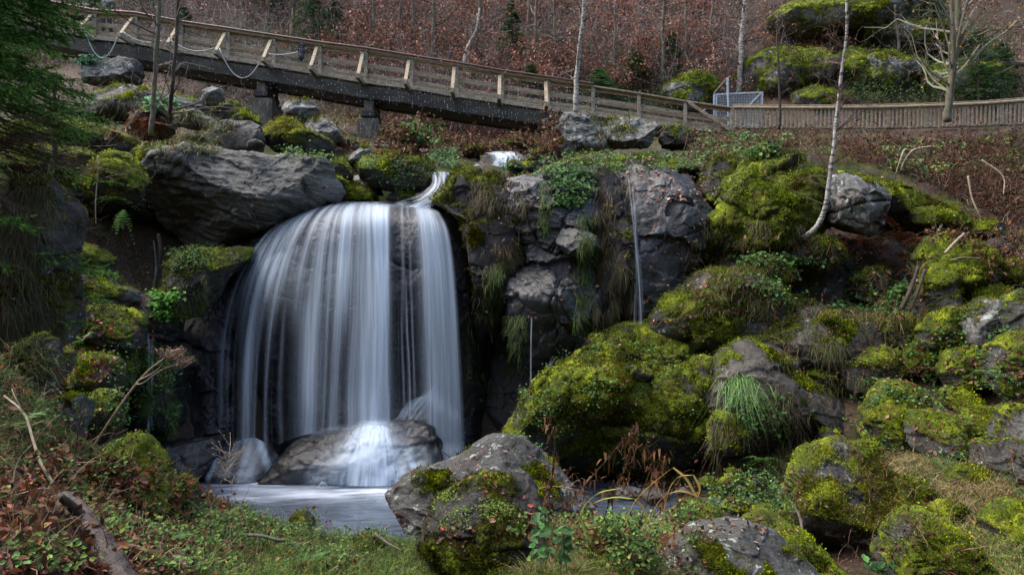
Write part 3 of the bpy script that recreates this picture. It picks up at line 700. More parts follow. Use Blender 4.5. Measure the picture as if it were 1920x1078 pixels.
R('boulder', [(1868,690),(1885,648),(1920,618),(1980,630),(1990,770),(1900,765),(1874,735)], 10.6, 'tall mossy boulder cut by the right edge of the picture halfway down', mat='mossy', moss=.4)
R('boulder', [(1885,600),(1900,560),(1930,545),(1970,560),(1970,640),(1900,640)], 11.5, 'grey mossy rock at the right edge above the tall mossy boulder', mat='grey', moss=.15)
R('mossy_boulder', [(1315,850),(1330,765),(1342,705),(1376,664),(1428,649),(1488,658),(1540,684),(1577,714),(1594,760),(1600,835),(1565,862),(1480,880),(1395,895),(1335,885)], 12.4, 'round boulder with bare brown crown, moss and a drooping grass tuft', 'boulder', 'purple', .12, .45, tf=.35, ex=.6, drape=.2, seed=31, facets=7, fac_lo=.45, brow=([(1310,760),(1380,700),(1450,712),(1540,735),(1600,770)],1.0,.2))
R('boulder', [(1578,690),(1598,662),(1648,651),(1685,656),(1694,700),(1675,745),(1622,755),(1590,728)], 12.8, 'pointed mossy rock right behind the round brown crowned boulder', mat='mossy', moss=.25)
R('boulder', [(1615,820),(1628,780),(1655,742),(1690,712),(1722,714),(1738,745),(1740,795),(1708,838),(1660,848),(1622,842)], 11.6, 'dark steep mossy boulder left of the flat topped mossy block', mat='dark', moss=.38, facets=9)
R('stone_block', [(1700,838),(1716,806),(1732,780),(1790,780),(1826,795),(1824,828),(1792,850),(1716,850)], 10.7, 'flat topped mossy stone block at the edge of the straw grass', 'boulder', 'mossy', .42, ex=.5, shear=1.0, facets=9)
R('boulder', [(1800,806),(1828,772),(1890,768),(1902,800),(1886,836),(1830,840)], 11, 'leaf strewn mossy block right of the flat topped one', mat='mossy', moss=.3, ex=.55, shear=.8)
R('boulder', [(1762,768),(1778,735),(1800,726),(1840,750),(1846,782),(1800,790)], 11.8, 'low mossy wedge behind the flat topped block', mat='mossy', moss=.4)
R('boulder', [(1845,905),(1866,850),(1892,795),(1925,768),(1990,780),(1990,925),(1880,925)], 9.6, 'large lichen flecked mossy boulder cut by the right edge beside the straw grass', mat='grey', moss=.2)
R('dome_boulder', [(930,840),(965,785),(1005,722),(1038,682),(1098,650),(1170,630),(1230,623),(1302,625),(1348,642),(1360,672),(1338,722),(1336,800),(1312,862),(1292,902),(1200,915),(1100,915),(1025,870),(945,850)], 12.9, 'largest boulder in the middle, a wide dome completely covered in olive moss', 'boulder', 'mossy', .62, .25, tf=.36, ex=.6, facets=9, fac_lo=.38, seed=91, amp=1.8, tuft=1.5, plates=.07, brow=([(930,820),(1010,735),(1070,700),(1170,720),(1210,790),(1250,760),(1350,700)],.9,.15), pal=((.018,.022,.003),(.085,.095,.008),(.24,.25,.018)))
R('stone', [(1095,640),(1108,626),(1130,624),(1148,634),(1140,648),(1110,650)], 14, 'small mossy stone perched behind the top of the wide moss dome', 'stone', 'mossy', .3)
# --- foreground
R('long_boulder', [(696,952),(706,934),(740,905),(788,886),(850,878),(872,858),(905,840),(945,834),(985,848),(1012,868),(1062,898),(1092,930),(1118,960),(1090,1000),(1000,1010),(900,1000),(800,985),(752,992),(705,985)], 9.6, 'long lichen grey boulder with mossy left end reaching into the pool', 'boulder', 'lichen', .10, .35, tf=.34, shear=.8, ex=.62, seed=17, strat=.7, facets=8, tuft=1.3)
R('boulder', [(782,1030),(795,990),(822,950),(870,915),(920,895),(960,900),(1002,920),(1018,960),(1024,1005),(1015,1070),(1000,1130),(850,1150),(790,1110)], 5.9, 'dark boulder thick with coarse moss in front of the long grey boulder', mat='dark', moss=.36, mn=.3, ex=.6, amp=1.4, tuft=2.2, pal=((.010,.012,.002),(.040,.042,.004),(.13,.135,.010)))
R('peaked_boulder', [(1498,965),(1508,932),(1538,900),(1570,870),(1600,857),(1632,853),(1662,870),(1702,905),(1742,945),(1768,975),(1764,1004),(1724,1045),(1690,1072),(1640,1095),(1560,1090),(1518,1045),(1498,1005)], 8.7, 'big peaked boulder with bright moss cap and white lichen at lower right', 'boulder', 'lichen', .24, .75, tf=.28, ex=.55, facets=6, seed=23, amp=.9, tuft=2, brow=([(1490,950),(1560,962),(1620,985),(1700,968),(1775,985)],1.0,.6), pal=((.02,.024,.003),(.12,.13,.010),(.38,.40,.028)))
R('boulder', [(1672,1060),(1698,1020),(1730,990),(1770,978),(1812,1000),(1834,1040),(1856,1100),(1780,1130),(1690,1120)], 7.1, 'low mossy boulder with yellow brown moss right of the peaked boulder', mat='grey', moss=.22, tuft=1.6, shear=.6)
R('boulder', [(1862,990),(1888,962),(1930,948),(1985,960),(1985,1080),(1905,1075),(1870,1036)], 8.1, 'mossy boulder at the right edge in the lower corner', mat='mossy', moss=.4, tuft=1.6)
R('stone', [(1796,985),(1815,962),(1850,962),(1868,985),(1855,1012),(1815,1012)], 8.9, 'small dark angular stone between the peaked boulder and the right edge', 'stone', 'dark', -.1)
R('boulder', [(1240,1080),(1262,1035),(1298,1012),(1352,1001),(1420,999),(1478,1018),(1524,1060),(1550,1130),(1400,1170),(1230,1140)], 6.3, 'broad grey boulder with pale lichen at the bottom edge left of the peaked one', mat='lichen', moss=.14, mn=.3, shear=.7, tf=.45)
R('boulder', [(1405,1010),(1420,992),(1460,985),(1505,1005),(1545,1045),(1575,1095),(1520,1120),(1470,1080)], 7.5, 'bright green mossy slope of rock behind the broad pale boulder', mat='mossy', moss=.45, shear=.7)
R('boulder', [(1255,998),(1270,965),(1298,948),(1338,955),(1378,982),(1385,1010),(1330,1025),(1270,1022)], 8.6, 'long low mossy boulder in the stream bed behind the broad pale boulder', mat='mossy', moss=.4)

R('cliff', [(300,640),(330,605),(380,600),(412,640),(432,700),(436,870),(420,905),(330,900),(290,800)], 14.45, 'black wet rock wall behind the left strands of the waterfall', 'cliff', 'wet', -.4, .2, tf=.12, tb=.4, ex=.45, tuft=0)
R('rock_ledge', [(1000,322),(1060,299),(1140,294),(1230,286),(1330,290),(1342,322),(1250,338),(1100,342),(1010,338)], 17.6, 'leafy moss ledge along the top edge of the centre cliff', 'rock ledge', 'mossy', .36, .4, tf=.3, shear=1.0)
# more packed rocks of the right slope
for pts, d, lb, mt, ms in (
 ([(1500,700),(1530,672),(1580,668),(1600,700),(1590,740),(1540,745)],13.3,'dark mossy rock wedged between the bare topped ledge and the brown crowned boulder','mossy',.35),
 ([(1690,690),(1705,650),(1745,640),(1775,665),(1772,710),(1730,722)],12.9,'mossy rock with brown leaves above the low mossy wedge on the right slope','mossy',.4),
 ([(1770,700),(1790,660),(1835,652),(1880,672),(1885,720),(1840,745),(1790,740)],12.0,'wide mossy boulder left of the tall mossy boulder at the right edge','mossy',.45),
 ([(1660,560),(1690,535),(1722,545),(1722,590),(1690,605),(1662,590)],13.9,'small mossy rock at the top of the gap beside the rusty ferns','mossy',.45),
 ([(1640,600),(1680,590),(1730,600),(1740,640),(1700,660),(1650,645)],13.4,'mossy rock under the arching grass in the middle of the right slope','mossy',.4),
 ([(1860,500),(1890,488),(1930,500),(1935,545),(1890,560),(1862,540)],13.4,'bright mossy boulder at the right edge above the grey mossy rock','mossy',.5),
 ([(1790,420),(1830,410),(1880,420),(1890,445),(1840,452),(1795,445)],15.6,'flat mossy stone at the lower end of the long mossy ridge','mossy',.4),
 ([(1820,540),(1850,528),(1895,540),(1900,572),(1855,582),(1822,570)],13.1,'mossy stone above the grey granite boulder near the right edge','mossy',.5),
 ([(1280,610),(1310,585),(1350,590),(1372,625),(1350,655),(1300,655)],13.9,'dark green mossy rock just above the right shoulder of the moss dome','mossy',.45),
 ([(1330,800),(1350,775),(1385,780),(1400,820),(1380,860),(1335,850)],11.9,'small mossy boulder at the left foot of the brown crowned boulder','mossy',.5),
 ([(1300,700),(1320,668),(1345,672),(1350,740),(1325,800),(1302,780)],12.9,'narrow mossy rock in the cleft between the moss dome and the brown crowned boulder','mossy',.4),
 ([(1480,450),(1520,440),(1570,452),(1590,490),(1540,510),(1490,495)],14.5,'mossy rock below the bent birch foot','mossy',.35),
 ([(1600,520),(1640,500),(1680,515),(1680,560),(1630,572),(1602,555)],14.4,'dark mossy rock in the middle of the dead grass bank','dark',.3),
 ([(1395,500),(1430,480),(1480,490),(1490,530),(1440,545),(1400,530)],14.5,'mossy rock on the left part of the dead grass bank','mossy',.45),
 ([(1870,850),(1842,835),(1820,848),(1828,872),(1860,880)],10.4,'small mossy stone between the leaf strewn block and the lichen flecked boulder','mossy',.4),
 ([(1620,350),(1660,345),(1700,372),(1700,400),(1660,400),(1625,380)],15.4,'mossy hump on the ridge right of the pale cracked block','mossy',.5),
 ([(1700,395),(1735,385),(1785,405),(1790,430),(1745,432),(1705,420)],15.3,'mossy hump halfway down the long mossy ridge','mossy',.5),
 ([(1400,300),(1430,280),(1470,275),(1480,300),(1440,325),(1405,325)],15.9,'mossy stone just left of the crest of the bright mossy shoulder','mossy',.5),
 ([(1650,930),(1668,902),(1705,893),(1740,908),(1752,938),(1715,952),(1670,950)],9.4,'low mossy rock in the straw grass behind the peaked boulder','mossy',.4),
 ([(1775,905),(1790,880),(1825,872),(1852,888),(1855,915),(1815,925)],9.6,'mossy rock sunk in the middle of the straw grass','mossy',.45),
 ([(1740,965),(1755,945),(1790,940),(1815,955),(1812,980),(1775,985)],8.8,'small mossy rock in the straw grass right of the peaked boulder','mossy',.5),
 ([(1590,850),(1605,828),(1640,828),(1652,850),(1640,868),(1605,866)],11.0,'small mossy rock on the green grass behind the peaked boulder','mossy',.5),
 ([(1100,1050),(1120,1020),(1165,1010),(1205,1025),(1215,1060),(1160,1080),(1110,1075)],5.9,'mossy rock low in the near grass before the bent yellow reeds','mossy',.5),
 # left side
 ([(130,690),(160,665),(205,672),(222,705),(200,735),(150,735)],11.3,'mossy hump with red leaves in the middle of the left ledges','mossy',.45),
 ([(150,760),(180,735),(218,745),(228,790),(205,830),(160,825)],10.6,'dark mossy rock low on the left ledges above the pool','dark',.4),
 ([(60,660),(95,645),(125,665),(128,700),(90,715),(62,700)],9.4,'mossy stone at the foot of the rock pillar','mossy',.4),
 ([(100,760),(118,740),(148,745),(156,790),(150,850),(112,850),(100,800)],7.4,'dark bare rock showing out of the left bank above the moss hummock','wetgrey',-.1),
 ([(35,640),(60,625),(92,640),(100,700),(85,760),(45,770),(25,700)],6.9,'grassy mossy lump of the left bank below the rock pillar','mossy',.3),
 ([(140,880),(160,840),(200,822),(245,830),(270,870),(300,905),(330,950),(300,1000),(200,1000),(145,940)],6.1,'bright yellow green moss hummock on the near left bank','mossy',.6),
 ([(285,935),(300,905),(335,893),(362,915),(372,950),(340,975),(295,965)],6.3,'small dark grassy tussock at the pool edge on the near left bank','mossy',.4),
 ([(5,925),(25,905),(58,905),(75,930),(65,955),(20,955)],5.1,'round bright moss cushion at the left edge of the near bank','mossy',.7),
 ):
    R('boulder', pts, d, lb, 'hummock' if 'hummock' in lb or 'swelling' in lb or 'tussock' in lb or 'cushion' in lb or 'lump' in lb else 'boulder', mt, ms, tuft=1.5, facets=6,
      pal=((.02,.03,.003),(.13,.17,.010),(.46,.50,.04)) if d < 7 or d > 15 else None)
SMALL = [((1380,912),34,20,10.6,'mossy','round mossy stone in the stream bed in front of the brown crowned boulder'),
 ((1487,925),30,17,10.2,'mossy','mossy stone in the stream bed nearest the peaked boulder'),((1337,948),27,13,9.8,'purple','flat bare stone in the middle of the stream bed'),
 ((1386,952),32,15,9.7,'mossy','low mossy stone beside the flat bare stone'),((1445,965),36,16,9.4,'mossy','long mossy stone below the nettle clump in the stream bed'),
 ((1465,985),28,20,9,'mossy','upright mossy stone touching the left side of the peaked boulder'),((1330,908),20,11,11,'mossy','tiny mossy stone left of the round mossy stone'),
 ((1418,900),16,9,11.2,'dark','dark pebble between the round mossy stone and the grass'),((1300,972),30,16,9.3,'grey','grey stone above the long low mossy boulder'),
 ((1405,978),20,9,9.3,'dark','dark wet stone in the stream bed centre'),((1525,905),25,12,10.8,'grey','grey stone at the foot of the green grass bank'),
 ((1560,835),24,30,11.8,'dark','dark mossy knob right below the brown crowned boulder'),((1285,925),18,12,10.8,'purple','bare stone at the right foot of the moss dome'),
 ((1375,885),14,8,11.4,'mossy','tiny mossy stone under the brown crowned boulder'),((1230,930),26,14,10.6,'purple','bare grey stone beside the water behind the reeds'),
 ((1175,925),30,12,10.8,'wetgrey','wet grey slab stone in the outflow beside the moss dome'),((565,985),26,20,7.6,'mossy','small mossy stone on the near bank at the pool edge'),
 ((690,1030),36,22,6.4,'mossy','mossy hump on the near bank left of the coarse moss boulder')]
for q, ((cx, cy), rx, ry, d, mt, lb) in enumerate(SMALL):
    R('stone', oval(cx, cy, rx, ry, seed=q), d, lb, 'stone', mt, .3 if mt == 'mossy' else -.15, facets=5)
# pebbles of the stream bed and gap-filling rubble on the slopes: same look, grouped
def scatter_stones(poly_pts, dfun, n, rng, label, group, mat, moss, smin, smax):
    x0, y0, x1, y1 = poly_pts
    for q in range(n):
        x, y = rng.uniform(x0, x1), rng.uniform(y0, y1); s = rng.uniform(smin, smax)
        R('stone', oval(x, y, s * 1.3, s * .8, 12, seed=q + 100, jit=.2), dfun(x, y), label, 'stone', mat, moss, facets=5, group=group, tuft=.8)
_rg = np.random.default_rng(5)
scatter_stones((1270, 900, 1500, 990), lambda x, y: 3.45 * F / (y - CY), 26, _rg, 'small wet stone among the pebbles of the stream bed', 'pebbles of the stream bed', 'dark', -.1, 4, 10)
scatter_stones((1130, 905, 1280, 950), lambda x, y: 3.45 * F / (y - CY), 8, _rg, 'small grey stone in the shallow outflow by the moss dome', 'stones in the shallow outflow', 'grey', -.2, 4, 9)
scatter_stones((840, 262, 1030, 300), lambda x, y: 23 + (300 - y) * .08, 10, _rg, 'small mossy stone beside the topmost cascade', 'stones beside the topmost cascade', 'mossy', .3, 6, 13)
scatter_stones((955, 296, 1150, 326), lambda x, y: 18.6, 14, _rg, 'small mossy stone on the crest of the centre cliff below the capping boulders', 'stones on the crest of the centre cliff', 'mossy', .25, 7, 17)
scatter_stones((640, 262, 700, 290), lambda x, y: 20.5, 6, _rg, 'small stone on the slope left of the second pier', 'stones left of the second pier', 'grey', .1, 5, 12)

def build_shading_slope():  # unseen slope behind the camera, added to block light from the rock fronts
    nx, ny = 120, 60
    X, T = np.meshgrid(np.linspace(-40, 40, nx), np.linspace(0, 1, ny), indexing='ij')
    Y = -1.5 - 20 * T - .006 * X ** 2 * 0; Z = -2.2 + 24 * T ** .8
    P = np.stack([X, Y, Z], -1).reshape(-1, 3); P[:, 2] += 1.2 * fbm(P * .2, 4, seed=5) * (T.ravel() > .02); P[:, 1] += 1.0 * fbm(P * .25, 3, seed=6)
    i = np.arange(nx - 1)[:, None] * ny; j = np.arange(ny - 1)[None]
    Q = np.stack([i + j, i + j + 1, i + ny + j + 1, i + ny + j], -1).reshape(-1, 4)
    o = np_mesh('shading_slope', P, Q, None, [M_ROCK['soil']], None, True, attrs={'moss': np.full(len(P), .2)}); o['kind'] = 'structure'
build_shading_slope()
# ================================================================= footbridge
M_WOOD = mat_plain('weathered_timber', (.12, .10, .075), (.46, .40, .31), 3, .8, stretch=(3, 3, 9), bump=.3, green=.35)
M_WOODY = mat_plain('warm_timber', (.13, .10, .06), (.43, .35, .235), 3, .75, stretch=(2, 3, 9), bump=.3)
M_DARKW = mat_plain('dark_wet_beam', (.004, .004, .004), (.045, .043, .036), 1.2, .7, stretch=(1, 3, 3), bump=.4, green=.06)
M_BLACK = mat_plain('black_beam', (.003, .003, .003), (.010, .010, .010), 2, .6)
M_CONC = mat_plain('stained_concrete', (.035, .030, .024), (.15, .135, .11), 2.2, .9, stretch=(3, 3, .8), bump=.5)
M_STEEL = mat_plain('galvanised_steel', (.30, .36, .40), (.50, .56, .60), 12, .45, .6)
M_WIRE = mat_plain('wire', (.035, .04, .04), (.10, .10, .10), 12, .5, .5)
M_PIPE = mat_plain('rusty_brown_pipe', (.035, .014, .008), (.11, .045, .028), 20, .5, bump=.2)
M_ROPE = mat_plain('pale_hose', (.20, .24, .25), (.34, .38, .39), 30, .5)
BD = 28.0; SX = BD / F
def BP(px, py, dd=0.0): return W(px, py, BD) + np.array([0, dd, 0])
POSTS = [(92,7,50),(178,24,70),(255,29,78),(340,45,95),(428,58,109),(514,71,122),(600,84,137),(686,95,152),(772,109,163),(857,122,178),(942,137,190),(1028,149,203),(1112,162,213),(1198,175,225),(1285,190,238),(1372,202,247)]
bridge = empty('footbridge', BP(730, 150, 1), 'long wooden footbridge with wire mesh railing sloping down to the right above the falls', 'bridge')
Wd = 1.9
def line_pts(dy, dd=0.0, which=2): return [BP(p[0], p[which] + dy, dd) for p in POSTS]
left_ext = lambda L: [2 * L[0] - L[1]] + L
for side, dd in (('front', 0.0), ('back', Wd)):
    top = [BP(p[0], p[1], 0) + np.array([0, dd, 0]) for p in POSTS]
    bot = [BP(p[0], p[2], 0) + np.array([0, dd, 0]) for p in POSTS]
    e0 = 2 * top[0] - top[1]; b0 = 2 * bot[0] - bot[1]
    for k in range(len(POSTS)):
        mb = MB(); mb.beam(bot[k] - [0, 0, .12], top[k] + [0, 0, -.02], .13, .10, up=(0, 1, 0)); mb.build('post', M_WOOD, bridge)
    for nm, fr, w_, h_, off in (('top_rail', 0.02, .16, .05, 0), ('upper_board', .10, .05, .13, 0), ('middle_board', .47, .05, .15, 0), ('lower_board', .80, .05, .13, 0)):
        if side == 'back' and nm == 'top_rail': fr = .03
        mb = MB()
        T = [e0] + top; Bm = [b0] + bot
        for k in range(len(T) - 1):
            a = T[k] + (Bm[k] - T[k]) * fr; c = T[k+1] + (Bm[k+1] - T[k+1]) * fr
            yo = (-.02 if nm == 'top_rail' else (.085 if side == 'front' else -.085))
            mb.beam(a + [0, yo, 0], c + [0, yo, 0], w_, h_)
        mb.build(nm, M_WOODY if nm != 'top_rail' else M_WOOD, bridge)
    # diamond wire mesh
    mb = MB(); T = [e0] + top; Bm = [b0] + bot
    for k in range(len(T) - 1):
        a, b_, c, d_ = T[k], T[k+1], Bm[k], Bm[k+1]; n = 15; m = 8
        y = np.array([0, .14 if side == 'front' else -.14, 0])
        for i in range(-m, n):
            for sgn in (1, -1):
                u0, u1 = (i, i + m) if sgn > 0 else (i + m, i)
                v0, v1 = 0., 1.
                # clip to the panel
                du = u1 - u0
                ta = (0 - u0) / du if du > 0 else (n - u0) / du; tb_ = (n - u0) / du if du > 0 else (0 - u0) / du
                t0, t1 = max(0, ta), min(1, tb_)
                if t1 - t0 < .05: continue
                q = []
                for t in (t0, t1):
                    uu = (u0 + du * t) / n
                    q.append(a + (b_ - a) * uu + ((c + (d_ - c) * uu) - (a + (b_ - a) * uu)) * t + y)
                dirv = q[1] - q[0]; wv = np.array([dirv[2], 0, -dirv[0]]); wv = wv / np.linalg.norm(wv) * .004
                mb.add([q[0] - wv, q[0] + wv, q[1] + wv, q[1] - wv], [(0, 1, 2, 3)])
    mb.build('wire_mesh', M_WIRE, bridge)
# outriggers with braces on the near side
for k in range(1, 12):
    p, b_ = BP(POSTS[k][0], POSTS[k][1]), BP(POSTS[k][0], POSTS[k][2])
    L = 1.05
    mb = MB(); mb.beam(b_ + [-.11, .3, -.10], b_ + [-.11, -L, -.10], .14, .16); mb.build('outrigger', M_WOOD, bridge)
    mb = MB(); mb.beam(p + [-.10, -.06, -.12], b_ + [-.10, -L + .15, -.02], .13, .07, up=(0, 1, .5)); mb.build('brace', M_WOODY, bridge)
mb = MB(); mb.beam(BP(1290, 194, -.1), BP(1366, 245, -.1), .12, .08, up=(0, 1, 0)); mb.build('brace', M_WOODY, bridge)
# deck planks
bl = [BP(p[0], p[2]) for p in POSTS]; bl = [2 * bl[0] - bl[1]] + bl
mb = MB(); tot = 0
for k in range(len(bl) - 1):
    n = 13
    for i in range(n):
        c = bl[k] + (bl[k+1] - bl[k]) * ((i + .5) / n) + [0, 0, .07 + random.uniform(-.004, .004)]
        t = (bl[k+1] - bl[k]) / np.linalg.norm(bl[k+1] - bl[k])
        mb.beam(c + [0, -.02, 0], c + [0, Wd + .02, 0], np.linalg.norm(bl[k+1] - bl[k]) / n * .82, .05, up=np.cross([0, 1, 0], t))
mb.build('deck', M_WOODY, bridge)
# edge board of the deck, then the two girders
for dy, dd, w_, h_, mt, nm in ((.0, -.03, .05, .14, M_WOOD, 'edge_board'), (.0, Wd + .03, .05, .14, M_WOOD, 'edge_board')):
    mb = MB()
    for k in range(len(bl) - 1): mb.beam(bl[k] + [0, dd, -.035], bl[k+1] + [0, dd, -.035], w_, h_)
    mb.build(nm, mt, bridge)
gend = bl[:14]
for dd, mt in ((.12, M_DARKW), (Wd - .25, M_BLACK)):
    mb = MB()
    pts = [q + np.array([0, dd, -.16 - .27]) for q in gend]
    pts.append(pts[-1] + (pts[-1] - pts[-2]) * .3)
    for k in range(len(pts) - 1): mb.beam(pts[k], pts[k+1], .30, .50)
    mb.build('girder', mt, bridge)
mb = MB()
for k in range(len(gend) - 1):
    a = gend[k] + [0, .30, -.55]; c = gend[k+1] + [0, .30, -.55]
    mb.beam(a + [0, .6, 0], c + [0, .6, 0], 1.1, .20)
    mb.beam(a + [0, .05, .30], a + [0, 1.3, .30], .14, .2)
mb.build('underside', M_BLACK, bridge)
# perforated pipe along the hand rail
mb = MB(); T = [BP(p[0], p[1]) + np.array([0, -.13, .05]) for p in POSTS[:13]]
T = [2 * T[0] - T[1]] + T
mb.tube(T, .045, 8); mb.build('sprinkler_pipe', M_PIPE, bridge)
# hose loops between the outriggers
for (x0, y0, x1, y1, sag) in ((184,66,247,82,50),(256,77,334,90,12),(341,91,420,106,12),(430,106,508,122,46),(520,117,572,113,3)):
    n = 20; pts = []
    for i in range(n):
        t = i / (n - 1); pts.append(BP(x0 + (x1 - x0) * t, y0 + (y1 - y0) * t + sag * (1 - (2 * t - 1) ** 2), -.95))
    mb = MB(); mb.tube(pts, .022, 6); mb.build('hose', M_ROPE, bridge, smooth=True)
# piers
for (x, ty, cy, by, xw) in ((488,118,187,252,22),(690,152,225,290,20)):
    pr = empty('bridge_pier', BP(x, by, .6), 'left bridge pier, short timber post on a wide concrete block among boulders' if x < 600 else 'right bridge pier, timber post on a stained block beside the dark wedge slab', 'bridge pier')
    for dd in (.25, 1.5):
        mb = MB(); mb.beam(BP(x, ty, dd), BP(x, cy, dd), .36, .30, up=(0, 1, 0)); mb.build('pier_post', M_CONC, pr)
        mb = MB(); mb.beam(BP(x - 12, cy - 12, dd - .1), BP(x + 12, cy - 11, dd - .1), .3, .22, up=(0, 0, 1)); mb.build('cross_plate', M_BLACK, pr)
        mb = MB(); mb.beam(BP(x, cy - 2, dd), BP(x, by + 12, dd), xw * 2 * SX, .7, up=(0, 1, 0)); mb.build('concrete_block', M_CONC, pr)
ab = MB(); ab.beam(BP(160, 137, .2), BP(262, 139, .2), 1.6, .95)
_v = np.concatenate(ab.V); 
R('abutment', [(158,118),(180,113),(230,112),(256,116),(262,135),(258,155),(235,162),(190,162),(160,160),(154,138)], 27.6, 'dark weathered stone abutment with whitish streaks under the left end of the bridge', 'abutment', 'pale', -.25, .3, ex=.45, facets=2, shear=.05, tf=.4, tb=.8)
# water dripping off the pipe: beads on short threads
def build_drips():
    r = np.random.default_rng(8); n = 1900
    x = r.uniform(150, 1130, n)
    x = np.where(r.random(n) < .75, np.round(x / 6.0) * 6.0 + r.normal(0, .5, n), x)
    xs = np.array([p[0] for p in POSTS]); ys = np.array([p[1] for p in POSTS])
    y0 = np.interp(x, xs, ys)
    fall = r.uniform(0, 1, n) ** .8 * np.where(x < 720, 175, 95)
    X = (x - CX) / F * BD; Z = -(y0 + fall - CY) / F * BD; Y = BD - .2 + r.normal(0, .03, n)
    rad = r.uniform(.006, .013, n) * np.where(r.random(n) < .3, 1.3, 1)
    c = np.stack([X, Y, Z], -1)
    octa = np.array([(1,0,0),(0,1,0),(-1,0,0),(0,-1,0),(0,0,1.6),(0,0,-1.4)], float)
    V = c[:, None] + octa[None] * rad[:, None, None]
    T = np.array([(0,1,4),(1,2,4),(2,3,4),(3,0,4),(1,0,5),(2,1,5),(3,2,5),(0,3,5)])
    T = (T[None] + (np.arange(n) * 6)[:, None, None]).reshape(-1, 3)
    m, nt = new_mat('water_drops'); b = NB(nt)
    pr = b.n('ShaderNodeBsdfPrincipled', ins={'Base Color': (.62, .70, .80), 'Roughness': .15}); out = b.n('ShaderNodeOutputMaterial'); nt.links.new(pr.outputs[0], out.inputs[0])
    o = np_mesh('dripping_water', V.reshape(-1, 3), None, T, [m])
    tag(o, 'strings of pale water drops falling from the pipe along the bridge rail', 'water drops', kind='stuff')
build_drips()

# ================================================================= fences and gate
def picket_fence(P0, Plist, hpx, label, n_between, d0, d1):
    pass
def FW(px, py): # the fence line comes nearer towards the right
    d = 31 - (px - 1372) / 548 * 1.5
    return W(px, py, d)
fence = empty('wooden_fence', FW(1640, 241), 'long timber picket fence with double hand rail beyond the right end of the bridge', 'fence')
tl = [(1374,196.5),(1500,197.5),(1640,196.5),(1760,193),(1850,189),(1912,184),(1990,178)]
bl_ = [(1374,240),(1500,241),(1640,241),(1760,239),(1850,236),(1912,234),(1990,232)]
fx = np.array([p[0] for p in tl]); ft = np.array([p[1] for p in tl]); fb = np.array([p[1] for p in bl_])
def rail(name, pts, w_, h_, mt, tube=False):
    mb = MB()
    if tube: mb.tube(pts, w_ / 2, 8)
    else:
        for a, c in zip(pts[:-1], pts[1:]): mb.beam(a, c, w_, h_)
    mb.build(name, mt, fence)
rail('hand_rail', [FW(x, y + 1.5) for x, y in tl], .14, .06, M_WOODY)
rail('upper_rail', [FW(x, y + 6) + [0, -.06, 0] for x, y in tl], .13, .13, M_WOODY, True)
rail('lower_rail', [FW(x, y - 1.0) + [0, .05, 0] for x, y in bl_], .10, .10, M_WOOD)
x = 1381.0; i = 0
while x < 1985 and i < 76:
    t = np.interp(x, fx, ft) + 7; bb = np.interp(x, fx, fb) + random.uniform(-2, 1)
    wd = .072 if i % 9 else .15
    mb = MB(); mb.beam(FW(x, bb) + [0, -.02, 0], FW(x + random.uniform(-.7, .7), t) + [0, -.02, 0], wd, .05, up=(0, 1, 0)); mb.build('picket' if i % 9 else 'fence_post', M_WOOD if i % 3 else M_WOODY, fence)
    x += 7.9; i += 1
# second fence line far up the path at the upper left
f2 = empty('path_railing', W(400, 60, 44), 'distant timber railing of the path seen behind the left part of the bridge', 'railing')
for off in (0, 8, 15):
    mb = MB(); a = W(352, 15 + off, 43); c = W(470, 49 + off * .8, 45); mb.beam(a, c, .1, .16); mb.build('railing_board', M_WOODY, f2)
for i in range(7):
    t = i / 6; x, y = 352 + 118 * t, 15 + 34 * t; mb = MB(); mb.beam(W(x, y - 2, 43 + 2 * t), W(x, y + 26, 43 + 2 * t), .14, .12, up=(0, 1, 0)); mb.build('railing_post', M_WOOD, f2)
# gate
gd = 33.0
gt = empty('mesh_gate', W(1384, 235, gd), 'galvanised steel mesh gate standing behind the right end of the bridge', 'gate')
mb = MB()
for a, c in (((1339,178),(1339,236)),((1429,174),(1429,236)),((1339,178),(1429,174)),((1339,236),(1429,236)),((1343,178),(1343,236))):
    mb.beam(W(*a, gd), W(*c, gd), .07, .07, up=(0, 1, .01))
mb.build('gate_frame', M_STEEL, gt)
mb = MB(); mb.beam(W(1405,198,gd-.04), W(1426,176,gd-.04), .05, .05, up=(0,1,0)); mb.beam(W(1318,208,gd-.04), W(1330,201,gd-.04), .05, .05, up=(0,1,0)); mb.build('gate_brace', M_STEEL, gt)
mb = MB(); mb.beam(W(1364,146,gd-.1), W(1366,236,gd-.1), .09, .09, up=(0,1,0)); mb.build('gate_post', M_STEEL, gt)
mb = MB(); mb.beam(W(1338,176,gd), W(1363,147,gd-.1), .05, .05, up=(0,1,0)); mb.build('gate_stay', M_WOODY, gt)
mb = MB()
for x in range(1342, 1429, 3): mb.beam(W(x,178 - (x-1342)*.045,gd), W(x,236,gd), .012, .012, up=(0,1,0))
for y in range(180, 236, 3): mb.beam(W(1343,y,gd), W(1428,y,gd), .012, .012, up=(0,1,0))
mb.build('mesh', M_STEEL, gt)

